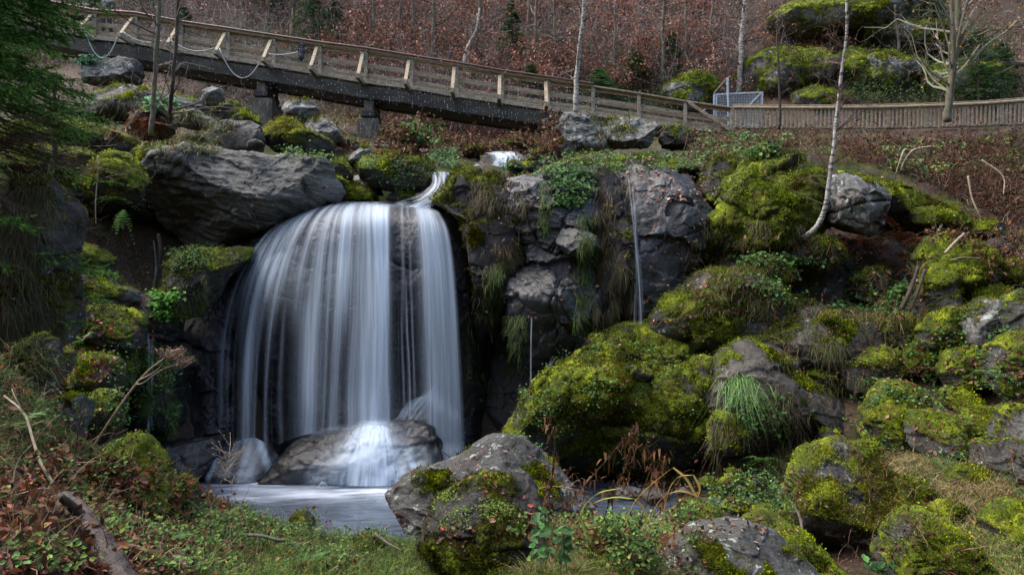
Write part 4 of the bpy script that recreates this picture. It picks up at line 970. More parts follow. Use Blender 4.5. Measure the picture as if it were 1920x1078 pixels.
# ================================================================= people on the bridge, seen through the mesh
M_COAT = mat_plain('navy_coat', (.010, .014, .030), (.028, .038, .075), 14, .75, bump=.5)
M_TROUSER = mat_plain('dark_trousers', (.006, .008, .014), (.02, .024, .035), 14, .8, bump=.4)
M_SKIN = mat_plain('skin', (.38, .22, .15), (.48, .30, .21), 20, .55, bump=.1)
M_SHOE = mat_plain('black_shoes', (.008, .008, .008), (.02, .02, .02), 14, .6)
def skinned(name, joints, edges, radii, mat, parent, sub=2):
    me = bpy.data.meshes.new(name); me.from_pydata([tuple(j) for j in joints], edges, []); me.update()
    o = bpy.data.objects.new(name, me); COL.objects.link(o)
    o.modifiers.new('skin', 'SKIN').use_smooth_shade = True
    for v, r in zip(me.skin_vertices[0].data if me.skin_vertices else [], radii): v.radius = r if isinstance(r, tuple) else (r, r)
    if not me.skin_vertices:
        bm = bmesh.new(); bm.from_mesh(me); lay = bm.verts.layers.skin.verify(); bm.verts.ensure_lookup_table()
        for i, v in enumerate(bm.verts):
            v[lay].radius = radii[i] if isinstance(radii[i], tuple) else (radii[i], radii[i]); v[lay].use_root = (i == 0)
        bm.to_mesh(me); bm.free()
    s = o.modifiers.new('sub', 'SUBSURF'); s.levels = sub; s.render_levels = sub
    me.materials.append(mat)
    dg = bpy.context.evaluated_depsgraph_get(); ev = o.evaluated_get(dg); m2 = bpy.data.meshes.new_from_object(ev)
    bpy.data.objects.remove(o); o = bpy.data.objects.new(name, m2); COL.objects.link(o); o.parent = parent
    for p in m2.polygons: p.use_smooth = True
    return o
def person(px, foot_py, d, H, lean, label, mat, face=0.0):
    base = W(px, foot_py, d); root = empty('person', base, label, 'person')
    h = H; hz = h * .50
    sw = .115 * h
    def J(x, y, z): return (x, y + lean * max(0, z - hz), z - .18 * lean * max(0, z - hz))
    jt = [J(0, 0, hz), J(0, 0, hz + .12 * h), J(0, 0, h * .74), J(0, 0, h * .81), J(0, 0, h * .86), J(0, -.01, h * .92), J(0, 0, h * .965),
          J(-sw, 0, h * .79), J(-sw - .05, -.02, h * .64), J(-sw + .02, -.20, h * .55), J(-sw + .05, -.30, h * .57),
          J(sw, 0, h * .79), J(sw + .05, -.02, h * .64), J(sw - .02, -.20, h * .55), J(sw - .05, -.30, h * .57),
          J(-.055 * h, 0, hz - .03), (-.06 * h, -.06, h * .27), (-.06 * h, .02, .05), (-.06 * h, -.14, .03),
          J(.055 * h, 0, hz - .03), (.06 * h, .08, h * .27), (.06 * h, .22, .06), (.06 * h, .10, .03)]
    ed = [(0,1),(1,2),(2,3),(3,4),(4,5),(5,6),(2,7),(7,8),(8,9),(9,10),(2,11),(11,12),(12,13),(13,14),(0,15),(15,16),(16,17),(17,18),(0,19),(19,20),(20,21),(21,22)]
    rd = [(.15,.11),(.15,.11),(.17,.12),(.065,.06),(.06,.06),(.085,.10),(.07,.08),.07,.055,.045,.035,.07,.055,.045,.035,.09,.065,.045,.035,.09,.065,.045,.035]
    skinned('body', jt, ed, rd, M_SKIN, root)
    # coat over the trunk and arms, hood up
    cj = [J(0,0,hz-.10), J(0,0,hz+.10*h), J(0,0,h*.74), J(0,.01,h*.82), J(0,.02,h*.90), J(0,.03,h*.97),
          J(-sw,0,h*.79), J(-sw-.05,-.02,h*.64), J(-sw+.02,-.19,h*.552), J(sw,0,h*.79), J(sw+.05,-.02,h*.64), J(sw-.02,-.19,h*.552)]
    ce = [(0,1),(1,2),(2,3),(3,4),(4,5),(2,6),(6,7),(7,8),(2,9),(9,10),(10,11)]
    cr_ = [(.20,.15),(.18,.14),(.20,.145),(.11,.10),(.125,.125),(.10,.105),.09,.075,.06,.09,.075,.06]
    skinned('coat', cj, ce, cr_, mat, root)
    tj = [J(0,0,hz), J(-.055*h,0,hz-.03), (-.06*h,-.06,h*.27), (-.06*h,.02,.08), J(.055*h,0,hz-.03), (.06*h,.08,h*.27), (.06*h,.22,.09)]
    skinned('trousers', tj, [(0,1),(1,2),(2,3),(0,4),(4,5),(5,6)], [(.16,.12),.11,.08,.065,.11,.08,.065], M_TROUSER, root)
    for fx_, fy in ((-.06 * h, -.06), (.06 * h, .16)):
        skinned('shoe', [(fx_, fy + .08, .05), (fx_, fy - .04, .045), (fx_, fy - .13, .035)], [(0,1),(1,2)], [.05,.05,.038], M_SHOE, root, 1)
    return root
person(199, 64, BD + 1.0, 1.62, .30, 'person in a navy hooded coat, right one of two behind the bridge mesh', M_COAT)
person(160, 58, BD + 1.0, 1.68, .55, 'person in a blackish coat leaning over the bridge rail nearest the spruce', M_TROUSER)
# bundle of dark cloth tied to the mesh
cl = MB(); rr = random.Random(4)
for k in range(5):
    pts = [BP(567 + rr.uniform(-4, 4), 84 + i * 4.2, -.10 - .05 * rr.random()) + np.array([.03 * math.sin(i * 1.3 + k), 0, 0]) for i in range(8)]
    cl.tube(smooth_path(pts, 16), np.array([.03] + [.055 + .02 * math.sin(q * .9 + k) for q in range(15)]), 7)
o = cl.build('cloth_bundle', mat_plain('dark_blue_cloth', (.008, .010, .014), (.05, .06, .085), 22, .7, bump=.6), smooth=True)
tag(o, 'dark twisted cloth bundle hanging on the bridge mesh left of its middle', 'cloth')
# ================================================================= water
M_FALL = mat_water_fall()
def grid_quads(nu, nv):
    i = np.arange(nu - 1)[:, None] * nv; j = np.arange(nv - 1)[None]
    return np.stack([i + j, i + j + 1, i + nv + j + 1, i + nv + j], -1).reshape(-1, 4)
fall = empty('waterfall', W(640, 860, 14.2), 'main waterfall fanning in silky white strands over the domed black rock into the pool', 'waterfall')
def noise2(u, v, seed): return fbm(np.stack([u, v, np.full_like(u, seed * 3.3)], -1).reshape(-1, 3), 3, .6, seed=seed).reshape(u.shape)
def fall_layer(off, seed, gain, nu=760, nv=150):
    G = resample(STREAM_P, nu, nv)
    u = np.linspace(0, 8, nu)[:, None] * np.ones((1, nv)); v = np.ones((nu, 1)) * np.linspace(0, 1, nv)[None]
    # strands: centre u, width, strength, start v
    S = [(.10,.10,.75,.0),(1.18,.10,.45,.30),(1.0,.16,.75,.42),(1.35,.14,.55,.42),(1.9,.2,.55,.1),(2.5,.16,.35,.1),(2.95,.20,.80,.02),(3.3,.16,.75,.05),(3.75,.18,.55,.05),
         (4.05,.28,.85,.02),(4.45,.22,.80,.0),(4.85,.30,1.05,.0),(5.2,.22,1.1,.0),(5.55,.10,.6,.1),(6.05,.04,.35,.35),(6.18,.03,.45,.4),(6.4,.03,.35,.45),(6.95,.16,.85,.05),(7.3,.18,.8,.05),(7.62,.16,.7,.08),(7.9,.10,.6,.2)]
    low = sstep(.42, .72, v)
    SUP = [(.15,.10,.45),(.75,.12,.28),(1.25,.14,.42),(1.7,.08,.3),(2.05,.16,.40),(2.75,.14,.50),(3.25,.16,.55),(3.6,.08,.3),(4.02,.24,.95),(4.5,.12,.55),(4.75,.10,.7),(5.15,.26,1.3),(5.5,.12,.9),(6.15,.05,.25),(6.42,.04,.22),(6.98,.2,.85),(7.4,.2,.8),(7.78,.16,.6)]
    SLO = [(.06,.07,.75),(.35,.03,.22),(.62,.03,.2),(1.22,.22,.85),(1.62,.04,.25),(2.05,.06,.30),(2.45,.05,.18),(3.15,.26,.85),(3.62,.06,.35),(3.95,.14,.55),(4.4,.10,.40),(4.72,.22,.75),(5.12,.34,1.2),(5.42,.08,.4),(6.08,.03,.3),(6.25,.03,.42),(6.42,.03,.3),(7.02,.26,.80),(7.42,.16,.5),(7.75,.2,.6)]
    wob = .10 * noise2(u * .9 + 3, v * 1.6, seed + 9) + .04 * np.sin(v * 5 + u * 2)
    uu = u + wob
    def prof(S): 
        d = np.zeros_like(u)
        for (c, w_, a) in S: d += a * np.exp(-np.abs((uu - c) / w_) ** 1.7)
        return d
    D = .82 * prof(SUP) * (1 - low) + prof(SLO) * low
    # ledges: falls start bright below them at the left, at two heights
    led = sstep(.0, .03, v - (.36 + .03 * noise2(u * 3, v * 0, 33))) * np.exp(-np.clip(v - .36, 0, 1) * 9) * sstep(2.7, 2.2, u) * sstep(.6, .9, u)
    D += .55 * led * (.5 + noise2(u * 10, v * 2, seed + 3))
    broad = .09 * sstep(2.6, 3.2, u) * sstep(5.7, 5.3, u) * (1 - .6 * low) + .10 * sstep(6.75, 7.0, u) * (1 - .5 * low)
    st = .5 + .9 * noise2(uu * 5, v * 1.6, seed); fine = .5 + 1.0 * noise2(uu * 17, v * 1.3, seed + 2); hair = .5 + noise2(uu * 45, v * 1.8, seed + 5)
    thin = sstep(.34, .5, noise2(uu * 13, v * .6, seed + 4)) * .35
    A = D * (.20 + .65 * np.clip(st, 0, 1.4) + .30 * np.clip(fine, 0, 1.3) + .15 * hair) + broad * (.4 + fine) + thin * (.2 + .6 * low) * (.3 + hair)
    # glassy sheet before the drop
    topm = sstep(.17, .06, v)
    A = A * (1 - .75 * topm) + topm * (.16 + .10 * noise2(u * 3, v * 40, seed + 6))
    # left flank: thin film spread on the rock, moving sideways
    film = sstep(2.9, 1.6, u) * sstep(.05, .2, v) * sstep(.62, .45, v)
    A = A + film * np.clip(.16 + .55 * noise2(u * 7, v * 5.0, seed + 8), 0, .5)
    A *= sstep(-.02, .10, u) * sstep(8.02, 7.85, u)
    A *= gain * (1 - .18 * low)
    P = G.reshape(-1, 3).copy()
    P[:, 1] += off
    P[:, 1] += (.035 * fbm(np.stack([u.ravel() * 5, v.ravel() * 2, u.ravel() * 0 + seed], -1), 3, seed=seed))
    P[:, 1] -= .02
    o = np_mesh('water_curtain', P, grid_quads(nu, nv), None, [M_FALL], fall, True, attrs={'dens': np.clip(A, 0, .97).ravel()})
fall_layer(-.03, 1, 1.15)
fall_layer(-.12, 5, .30)
# soft spray where the strands land: domes of faint veil
def strand(paths, label_name, parent, seed, gain=.8, nu=60, nv=80, edge=.25, thr=0.0, fade_end=.0, freq=1.0):
    """paths: list of streamlines (left -> right), each a list of (px,py,d)"""
    L = np.array([[W(*p) for p in s] for s in [smooth_path(np.array(q, float), 10) for q in paths]])
    G = resample(L, nu, nv)
    u = np.linspace(0, 1, nu)[:, None] * np.ones((1, nv)); v = np.ones((nu, 1)) * np.linspace(0, 1, nv)[None]
    A = gain * (.45 + .9 * noise2(u * 7 * freq, v * 2, seed) + .6 * noise2(u * 20 * freq, v * 2, seed + 1))
    A = np.clip(A - thr, 0, 1) * sstep(0, edge, u) * sstep(1, 1 - edge, u)
    A *= sstep(0, .04, v)
    if fade_end: A *= sstep(1, 1 - fade_end, v)
    P = G.reshape(-1, 3)
    P[:, 1] += (.03 * fbm(np.stack([u.ravel() * 5, v.ravel() * 3, u.ravel() * 0 + seed], -1), 2, seed=seed))
    return np_mesh(label_name, P, grid_quads(nu, nv), None, [M_FALL], parent, True, attrs={'dens': np.clip(A, 0, .95).ravel()})
# upper cascades feeding the lip
up = empty('cascade', W(800, 370, 17), 'narrow white cascade running down between mossy boulders to the lip of the fall', 'cascade')
strand([[(806,322,17.0),(806,345,16.5),(780,364,16.1),(735,380,15.9)],[(823,321,16.9),(822,347,16.3),(803,370,16.0),(770,388,15.75)],[(842,322,17.0),(840,348,16.5),(830,372,16.1),(812,392,15.9)]], 'water_curtain', up, 21, 1.1, edge=.3, freq=.9, thr=.08)
up2 = empty('cascade', W(945, 300, 20.5), 'topmost small white cascade fanning over a dark domed rock under the bridge end', 'cascade')
strand([[(905,287,20.8),(915,291,19.9),(918,299,19.6),(915,312,19.5)],[(940,284,20.8),(948,289,19.8),(952,299,19.5),(948,313,19.4)],[(970,285,20.8),(982,290,19.9),(990,299,19.6),(993,312,19.5)]], 'water_curtain', up2, 25, 1.4, edge=.3, freq=1.0)
strand([[(868,322,20.6),(880,318,20.2),(890,306,20.6)],[(884,324,20.4),(893,319,20.1),(902,306,20.5)]], 'water_curtain', up2, 26, 1.1, nu=20, nv=30)
# thin trickles
def trickle(label, paths, seed, gain=.8, **k):
    b = paths[0][-1]; e = empty('trickle', W(*b), label, 'trickle')
    for q, p in enumerate(paths):
        l = [(x - w_, y, d) for x, y, d, w_ in p]; r = [(x + w_, y, d) for x, y, d, w_ in p]; m = [(x, y, d - .03) for x, y, d, w_ in p]
        strand([l, m, r], 'water_thread', e, seed + q, gain, nu=26, nv=90, edge=.35, **k)
    e.location = e.location
    return e
def trk(label, paths, seed, gain=.9):
    b = paths[0][-1][:3]; e = empty('trickle', W(*b), label, 'trickle')
    for q, p in enumerate(paths):
        l = [(x - w_, y, d) for x, y, d, w_ in p]; r = [(x + w_, y, d) for x, y, d, w_ in p]; m = [(x, y, d - .03) for x, y, d, w_ in p]
        strand([l, m, r], 'water_thread', e, seed + q, gain * .9, nu=26, nv=90, edge=.45, freq=.6, thr=.08)
trk('thin white trickle sliding down the blue grey cliff face on the right of the fall', [[(1178,330,14.6,3),(1184,380,14.5,3),(1190,440,14.45,4),(1197,500,14.4,7),(1202,570,14.35,8),(1205,640,14.3,9)],[(1186,345,14.55,3),(1192,420,14.45,3),(1193,520,14.4,4),(1191,600,14.35,5),(1188,640,14.3,9)]], 41, .75)
trk('single hair thin thread of water dropping from the rounded grey bulge', [[(997,592,14.0,2),(996,650,13.95,2.2),(995,720,13.95,2.6),(993,760,13.95,4)]], 47, 1.1)
trk('thin trickle falling over the vertical green mossy face at lower left', [[(276,622,13.0,9),(278,650,12.75,6),(279,720,12.7,4),(278,780,12.7,5),(276,838,12.7,9)],[(286,632,13,4),(285,700,12.72,3),(284,800,12.7,4)]], 51, .6)
trk('faint trickle hanging in front of the black hollow left of the fall', [[(288,450,14.6,1.6),(292,500,14.5,2),(286,550,14.4,3)]], 55, .5)
trk('wet run of water beside the lower left of the wide moss dome', [[(1040,668,14.0,8),(1028,690,13.6,6),(1008,740,13.5,6),(985,780,13.5,10)]], 57, .35)

# veils on the foot boulders
def veil(spec, seed, label_masks):
    o, V, Q, N, tris = spec; keept = tris[len(tris)//2:]
    px = CX + F * V[:, 0] / V[:, 1]; py = CY - F * V[:, 2] / V[:, 1]
    A = label_masks(px, py, V)
    keepv = (A > .01) & (N[:, 1] < .2)
    kq = keepv[Q].any(1)
    P = V + N * .02
    m = np_mesh('water_veil', P, Q[kq], keept, [M_FALL], fall, True, attrs={'dens': np.clip(A, 0, .97)})
    bm = bmesh.new(); bm.from_mesh(m.data); bmesh.ops.delete(bm, geom=[v for v in bm.verts if not v.link_faces], context='VERTS'); bm.to_mesh(m.data); bm.free()
def m1(px, py, V):
    n = fbm(np.stack([(px - 460) * .06 + (py - 850) * .02, V[:, 1] * 0, (py) * .008], -1), 3, seed=71)
    A = .05 + .45 * n + .35 * np.exp(-((px - 462) / 16) ** 2) + .6 * np.exp(-((px - 395 - (885 - py) * .35) / 6) ** 2) + .6 * np.exp(-((px - 500 + (870 - py) * .3) / 7) ** 2)
    return np.clip(A, .04, .95)
def m2(px, py, V):
    cx = 700 - (py - 800) * .12; hw = 26 + (py - 800) * .62
    n = fbm(np.stack([(px - cx) / (hw + 20) * 7, V[:, 1] * 0, py * .01], -1), 4, .6, seed=73)
    core = np.exp(-np.abs((px - cx) / hw) ** 2.2) * sstep(788, 806, py)
    A = core * (1.15 + .7 * n) + .06 * np.exp(-((py - 808) / 14) ** 2) * sstep(560, 600, px) * sstep(800, 760, px)
    A += .02 * (1 + 3.4 * n) * sstep(520, 590, px) * sstep(790, 770, px)
    A += .22 * sstep(862, 895, py) * sstep(560, 620, px) * (.5 + 1.6 * n)
    A += .30 * np.exp(-((px - 765 - (py - 840) * .3) / 34) ** 2) * sstep(828, 845, py) * (.8 + 1.5 * n)
    return np.clip(A, 0, .97)
def m3(px, py, V):
    n = fbm(np.stack([(px + py * .7) * .05, V[:, 1] * 0, (py - px) * .008], -1), 4, .6, seed=77)
    return np.clip((.08 + .30 * n) + .45 * np.exp(-((py - 738 - np.abs(px - 800) * .8) / 14) ** 2), .03, .8)
veil(FOOT[0], 1, m1); veil(FOOT[1], 2, m2); veil(FOOT[2], 3, m3)
strand([[(905,303,20.6),(880,311,19.0),(858,317,17.8),(836,322,17.1)],[(908,308,20.4),(884,317,18.8),(862,323,17.6),(840,328,16.9)],[(910,314,20.3),(888,323,18.7),(866,330,17.5),(842,334,16.9)]], 'water_curtain', up, 29, 1.1, nu=30, nv=50)
# stream spilling from the pointed rock at the right
strand([[(812,722,14.3),(785,742,14.2),(758,772,14.1),(730,805,14.0)],[(818,725,14.3),(792,752,14.15),(768,782,14.05),(748,812,13.95)],[(824,732,14.3),(805,765,14.1),(790,800,14.0),(775,815,13.95)]], 'water_veil', fall, 75, .55, edge=.3)
# spray: faint upright puffs around the landing points
def puff(cx, cy, rx, ry, d, gain, seed):
    n = 26; th = np.linspace(0, 2 * math.pi, 40, endpoint=False); rr = np.linspace(0, 1, n)
    P = []; A = []
    for r_ in rr:
        for t in th:
            x, y = cx + rx * r_ * math.cos(t), cy + ry * r_ * math.sin(t)
            P.append(W(x, y, d - .12 * math.cos(r_ * math.pi / 2))); A.append(gain * (1 - sstep(0, 1, r_)))
    i = np.arange(n - 1)[:, None] * 40; j = np.arange(40)[None]; k = (j + 1) % 40
    Q = np.stack([i + j, i + 40 + j, i + 40 + k, i + k], -1).reshape(-1, 4)
    np_mesh('spray', P, Q, None, [M_FALL], fall, True, attrs={'dens': np.array(A)})
for p in ((455,836,44,20,13.9,.18,1),(590,815,40,10,13.9,.15,2),(640,806,60,8,13.9,.12,3),(706,800,50,18,13.6,.6,4),(835,858,60,36,13.7,.35,5)): puff(*p)

# ---- pool
def build_pool():
    nx, ny = 420, 320
    X, Y = np.meshgrid(np.linspace(-8.5, 6.5, nx), np.linspace(8.4, 16.5, ny), indexing='ij')
    px = CX + F * X / Y; py = CY + F * 3.4 / Y
    p = np.stack([X, Y, np.zeros_like(X)], -1).reshape(-1, 3)
    n1 = fbm(np.stack([(X + Y * .8).ravel() * 1.2, (Y - X * .25).ravel() * 6, p[:, 2]], -1), 4, .6, seed=81).reshape(nx, ny)
    n2 = fbm(np.stack([(X + Y * .5).ravel() * 3, (Y * 1.0).ravel() * 2, p[:, 2]], -1), 3, seed=83).reshape(nx, ny)
    # measured as metres in front of the landing line
    fo = 0
    for (cx, cy, sx, sy, a) in ((-2.05,12.45,.9,.20,1.5),(-1.1,13.7,.7,.5,1.1),(-4.35,13.2,.9,.5,.9),(-3.3,13.3,1.2,.5,.5),(-3.6,12.2,1.0,.35,.45),(-4.6,12.1,.8,.2,.35),(-1.6,12.1,1.2,.45,.35),(-.4,12.8,.5,.3,.3)):
        fo = fo + a * np.exp(-((X - cx) / sx) ** 2 - ((Y - cy) / sy) ** 2)
    ring = np.exp(-((Y - (12.25 - .25 * (X + 3))) / .18) ** 2) * sstep(-5.2, -4, X) * sstep(-2.2, -3.4, X) * .35
    f = np.clip(fo * (.42 + .75 * n1) + ring * (1 + n1) + .06 * n2 + .10 * np.clip(n1, 0, 1), 0, 1)
    V = np.stack([X, Y, WATER_Z + .006 * n1], -1).reshape(-1, 3)
    q = grid_quads(nx, ny)[:, ::-1]
    o = np_mesh('pool_water', V, q, None, [mat_pool()], None, True, attrs={'foam': f.ravel()})
    o['kind'] = 'structure'
build_pool()
# the main stream fanning white over the broad boulder
strand([[(672,797,13.6),(652,822,13.15),(630,860,12.9),(606,906,12.72)],[(688,796,13.55),(676,822,13.05),(662,860,12.8),(650,910,12.66)],[(706,796,13.5),(704,822,13.0),(700,860,12.76),(698,911,12.62)],[(722,797,13.55),(728,822,13.05),(734,860,12.8),(738,910,12.66)],[(736,798,13.6),(748,822,13.15),(760,860,12.9),(770,906,12.74)]], 'water_veil', fall, 91, 1.15, nu=150, nv=90, edge=.42)
# ================================================================= vegetation
SV = np.concatenate(SOLID_V); SM = np.concatenate(SOLID_M)
SN = np.concatenate([vnormals(v, f - f.min()) for v, f in zip(SOLID_V, SOLID_F)])
CELL = 6; GW, GH, MG = 2300 // CELL, 1400 // CELL, 190
def zbuf(cx, cz=0.):
    ok = SV[:, 1] > 1.5
    idx = np.where(ok)[0]; P = SV[idx]
    x = ((CX + F * (P[:, 0] - cx) / P[:, 1] + MG) / CELL).astype(int); y = ((CY - F * (P[:, 2] - cz) / P[:, 1] + 120) / CELL).astype(int)
    k = (x >= 0) & (x < GW) & (y >= 0) & (y < GH) & (SN[idx] @ np.array([0, 1, 0]) < .75)
    idx, x, y, dep = idx[k], x[k], y[k], P[k, 1]
    o = np.argsort(-dep, kind='stable')
    g = np.full((GH, GW), -1, np.int64); g[y[o], x[o]] = idx[o]
    zz = np.full((GH, GW), np.inf); zz[y[o], x[o]] = dep[o]
    # within a cell keep any vertex close to the nearest depth
    near = dep < zz[y, x] + .35
    return idx[near], P[k][near]
VIS = []
for cx in (0., -.8, .8):
    i, P = zbuf(cx)
    VIS.append(np.stack([i, CX + F * SV[i, 0] / SV[i, 1], CY - F * SV[i, 2] / SV[i, 1]], -1))
VIS = np.concatenate([VIS[0], VIS[0], VIS[1], VIS[2]])
VW = (SV[VIS[:, 0].astype(int), 1])
def inpoly(x, y, poly):
    P = np.array(poly, float); c = np.zeros(len(x), bool); j = len(P) - 1
    for i in range(len(P)):
        xi, yi = P[i]; xj, yj = P[j]
        m = ((yi > y) != (yj > y)) & (x < (xj - xi) * (y - yi) / (yj - yi + 1e-12) + xi)
        c ^= m; j = i
    return c
NTERR = len(SOLID_V[0])
def pick(poly, n, rng, nzmin=-.2, ground=False, dmin=0, dmax=99, mossmin=-1, clump=0, cs=1.2):
    """n visible surface points whose picture position lies in the polygon"""
    P = np.array(poly, float)
    m = (VIS[:, 1] > P[:, 0].min()) & (VIS[:, 1] < P[:, 0].max()) & (VIS[:, 2] > P[:, 1].min()) & (VIS[:, 2] < P[:, 1].max())
    v = VIS[m]; v = v[inpoly(v[:, 1], v[:, 2], poly)]
    i = v[:, 0].astype(int)
    k = (SN[i, 2] > nzmin) & (SV[i, 1] > dmin) & (SV[i, 1] < dmax) & (SM[i] > mossmin) & (SV[i, 2] > WATER_Z + .02) & ~((v[:, 1] > 385) & (v[:, 1] < 835) & (v[:, 2] > 395) & (v[:, 2] < 925) & (SV[i, 1] > 11.8))
    if ground: k &= i < NTERR
    v, i = v[k], i[k]
    if len(i) < 3: return np.zeros((0, 3)), np.zeros((0, 3))
    # even density over the picture cells
    cell = (v[:, 1] // 8).astype(np.int64) * 4096 + (v[:, 2] // 8).astype(np.int64)
    _, inv, cnt = np.unique(cell, return_inverse=True, return_counts=True)
    w = 1.0 / cnt[inv]
    if clump: w = w * np.clip(fbm(SV[i] * cs, 3, seed=int(clump)) + .1, 0, 1) ** 1.5
    if w.sum() <= 0: return np.zeros((0, 3)), np.zeros((0, 3))
    c = rng.choice(len(i), n, p=w / w.sum())
    p = SV[i[c]] + rng.normal(size=(n, 3)) * (SV[i[c], 1:2] / F * 3) * np.array([1, 1, .3])
    return p, SN[i[c]]
class Bag:
    """one uncountable mass of leaves or blades"""
    def __init__(s): s.V = []; s.T = []; s.C = []; s.n = 0
    def add(s, V, T, C):
        V = np.asarray(V).reshape(-1, 3)
        if not len(V): return
        s.V.append(V); s.T.append(np.asarray(T).reshape(-1, 3) + s.n); s.C.append(np.asarray(C).reshape(-1, 3)); s.n += len(V)
    def build(s, name, label, cat, mat, parent=None, kind='stuff'):
        if not s.n: return None
        o = np_mesh(name, np.concatenate(s.V), None, np.concatenate(s.T), [mat], parent, False, vcol=np.concatenate(s.C))
        if parent is None: tag(o, label, cat, None, kind)
        return o
def unit(v): return v / (np.linalg.norm(v, axis=-1, keepdims=True) + 1e-9)
def palette(rng, n, cols, jit=.25):
    c = np.array(cols)[rng.integers(0, len(cols), n)]
    return np.clip(c * (1 + rng.normal(size=(n, 1)) * jit) * (1 + rng.normal(size=(n, 3)) * .06), .002, .9)
def blades(bag, P, up, L, W_, droop, cols, rng, segs=3, spread=.5, jit=.3):
    """curved tapering blades"""
    n = len(P)
    if not n: return
    L = np.broadcast_to(L, (n,)) * rng.uniform(.55, 1.35, n); W_ = np.broadcast_to(W_, (n,)) * rng.uniform(.7, 1.3, n)
    d = unit(up + rng.normal(size=(n, 3)) * spread)
    hz = unit(np.stack([d[:, 0], d[:, 1], np.zeros(n)], -1) + rng.normal(size=(n, 3)) * [.3, .3, 0])
    side = unit(np.cross(d, np.array([0, 0, 1.]) + rng.normal(size=(n, 3)) * .35))
    ts = np.linspace(0, 1, segs + 1)
    dr = np.broadcast_to(droop, (n,)) * rng.uniform(.5, 1.4, n)
    rows = []
    for t in ts:
        c = P + d * (L * t)[:, None] + np.array([0, 0, -1.]) * (L * dr * t * t)[:, None] + hz * (L * dr * .35 * t * t)[:, None]
        wv = side * (W_ * (1 - t) ** .6 * .5)[:, None]
        rows.append((c - wv, c + wv))
    vs = []
    for a, b in rows[:-1]: vs += [a, b]
    vs.append(rows[-1][0])
    V = np.stack(vs, 1); k = V.shape[1]
    T = []
    for s_ in range(segs - 1): T += [(2*s_, 2*s_+1, 2*s_+3), (2*s_, 2*s_+3, 2*s_+2)]
    T.append((k-3, k-2, k-1))
    T = np.array(T)[None] + (np.arange(n) * k)[:, None, None]
    C = palette(rng, n, cols, jit)
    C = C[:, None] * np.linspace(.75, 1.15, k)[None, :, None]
    bag.add(V, T, C)
def leaves(bag, P, N, size, cols, rng, lift=.35, aspect=.6, curl=.25, jit=.3, off=.01):
    """folded leaves with a midrib, six corners each"""
    n = len(P)
    if not n: return
    N = unit(N + rng.normal(size=(n, 3)) * lift)
    t = unit(np.cross(N, rng.normal(size=(n, 3)))); s_ = np.cross(N, t)
    L = (np.broadcast_to(size, (n,)) * rng.uniform(.6, 1.35, n))[:, None]; Wd = L * aspect * .5
    cz = rng.normal(size=(n, 1)) * curl * L
    P = P + N * off
    b0 = P - t * L * .5; tip = P + t * L * .5 + N * cz
    mid1 = P - t * L * .12; mid2 = P + t * L * .22 + N * cz * .3
    f = N * (L * .10)
    V = np.stack([b0, mid1 - s_ * Wd + f, mid1 + s_ * Wd + f, mid2 - s_ * Wd * .8 + f, mid2 + s_ * Wd * .8 + f, tip, P - f * .3], 1)
    T = np.array([(0,1,6),(0,6,2),(1,3,6),(2,6,4),(3,5,6),(4,6,5)])[None] + (np.arange(n) * 7)[:, None, None]
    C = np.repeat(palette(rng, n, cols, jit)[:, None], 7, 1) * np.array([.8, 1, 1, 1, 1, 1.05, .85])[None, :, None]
    bag.add(V, T, C)
def vtubes(paths, rad, sides=3):
    """N thin tubes at once: paths (N,K,3), rad (N,K)"""
    n, K = paths.shape[:2]
    tg = unit(np.gradient(paths, axis=1))
    a = unit(np.cross(tg, np.array([.31, .17, .93]))); b = np.cross(tg, a)
    th = np.arange(sides) / sides * 2 * math.pi
    V = paths[:, :, None] + rad[:, :, None, None] * (np.cos(th)[None, None, :, None] * a[:, :, None] + np.sin(th)[None, None, :, None] * b[:, :, None])
    i = np.arange(K - 1)[:, None] * sides; j = np.arange(sides)[None]; k = (j + 1) % sides
    q = np.stack([i + j, i + k, i + sides + k, i + sides + j], -1).reshape(-1, 4)
    T = np.concatenate([q[:, [0, 1, 2]], q[:, [0, 2, 3]]])
    return V.reshape(n, -1, 3), (T[None] + (np.arange(n) * K * sides)[:, None, None])
def twigs(bag, P, D, L, r, cols, rng, K=5, wob=.12, bend=0., jit=.2):
    n = len(P)
    if not n: return None
    t = np.linspace(0, 1, K)[None, :, None]
    w = np.cumsum(rng.normal(size=(n, K, 3)) * wob, 1) * t / K * 2
    path = P[:, None] + (unit(D)[:, None] + w) * (np.broadcast_to(L, (n,))[:, None, None] * t) + np.array([0, 0, 1.]) * bend * (np.broadcast_to(L, (n,))[:, None, None] * t * t)
    rad = np.broadcast_to(r, (n,))[:, None] * (1 - .75 * t[..., 0])
    V, T = vtubes(path, rad)
    C = np.repeat(palette(rng, n, cols, jit)[:, None], V.shape[1], 1)
    bag.add(V, T, C)
    return path
M_LEAF = mat_tint('leaf', .6, .3, .35); M_DRY = mat_tint('dry_leaf', .75, .2, .2); M_TWIG = mat_tint('twig_bark', .85, 0, .2)
GREEN = [(.03,.065,.010),(.055,.11,.016),(.09,.155,.025),(.05,.09,.02)]
LGREEN = [(.13,.22,.03),(.20,.28,.045),(.09,.17,.03),(.27,.33,.07)]
STRAW = [(.30,.21,.09),(.42,.31,.15),(.22,.14,.06),(.36,.30,.17)]
DEAD = [(.10,.045,.02),(.17,.075,.035),(.06,.03,.018),(.22,.11,.05)]
LEAFC = [(.17,.085,.055),(.25,.14,.095),(.10,.04,.022),(.06,.025,.016),(.34,.21,.155),(.16,.06,.025)]
RUST = [(.12,.040,.016),(.19,.065,.025),(.08,.03,.015)]
r0 = np.random.default_rng(101)
UP = np.array([0, 0, 1.])
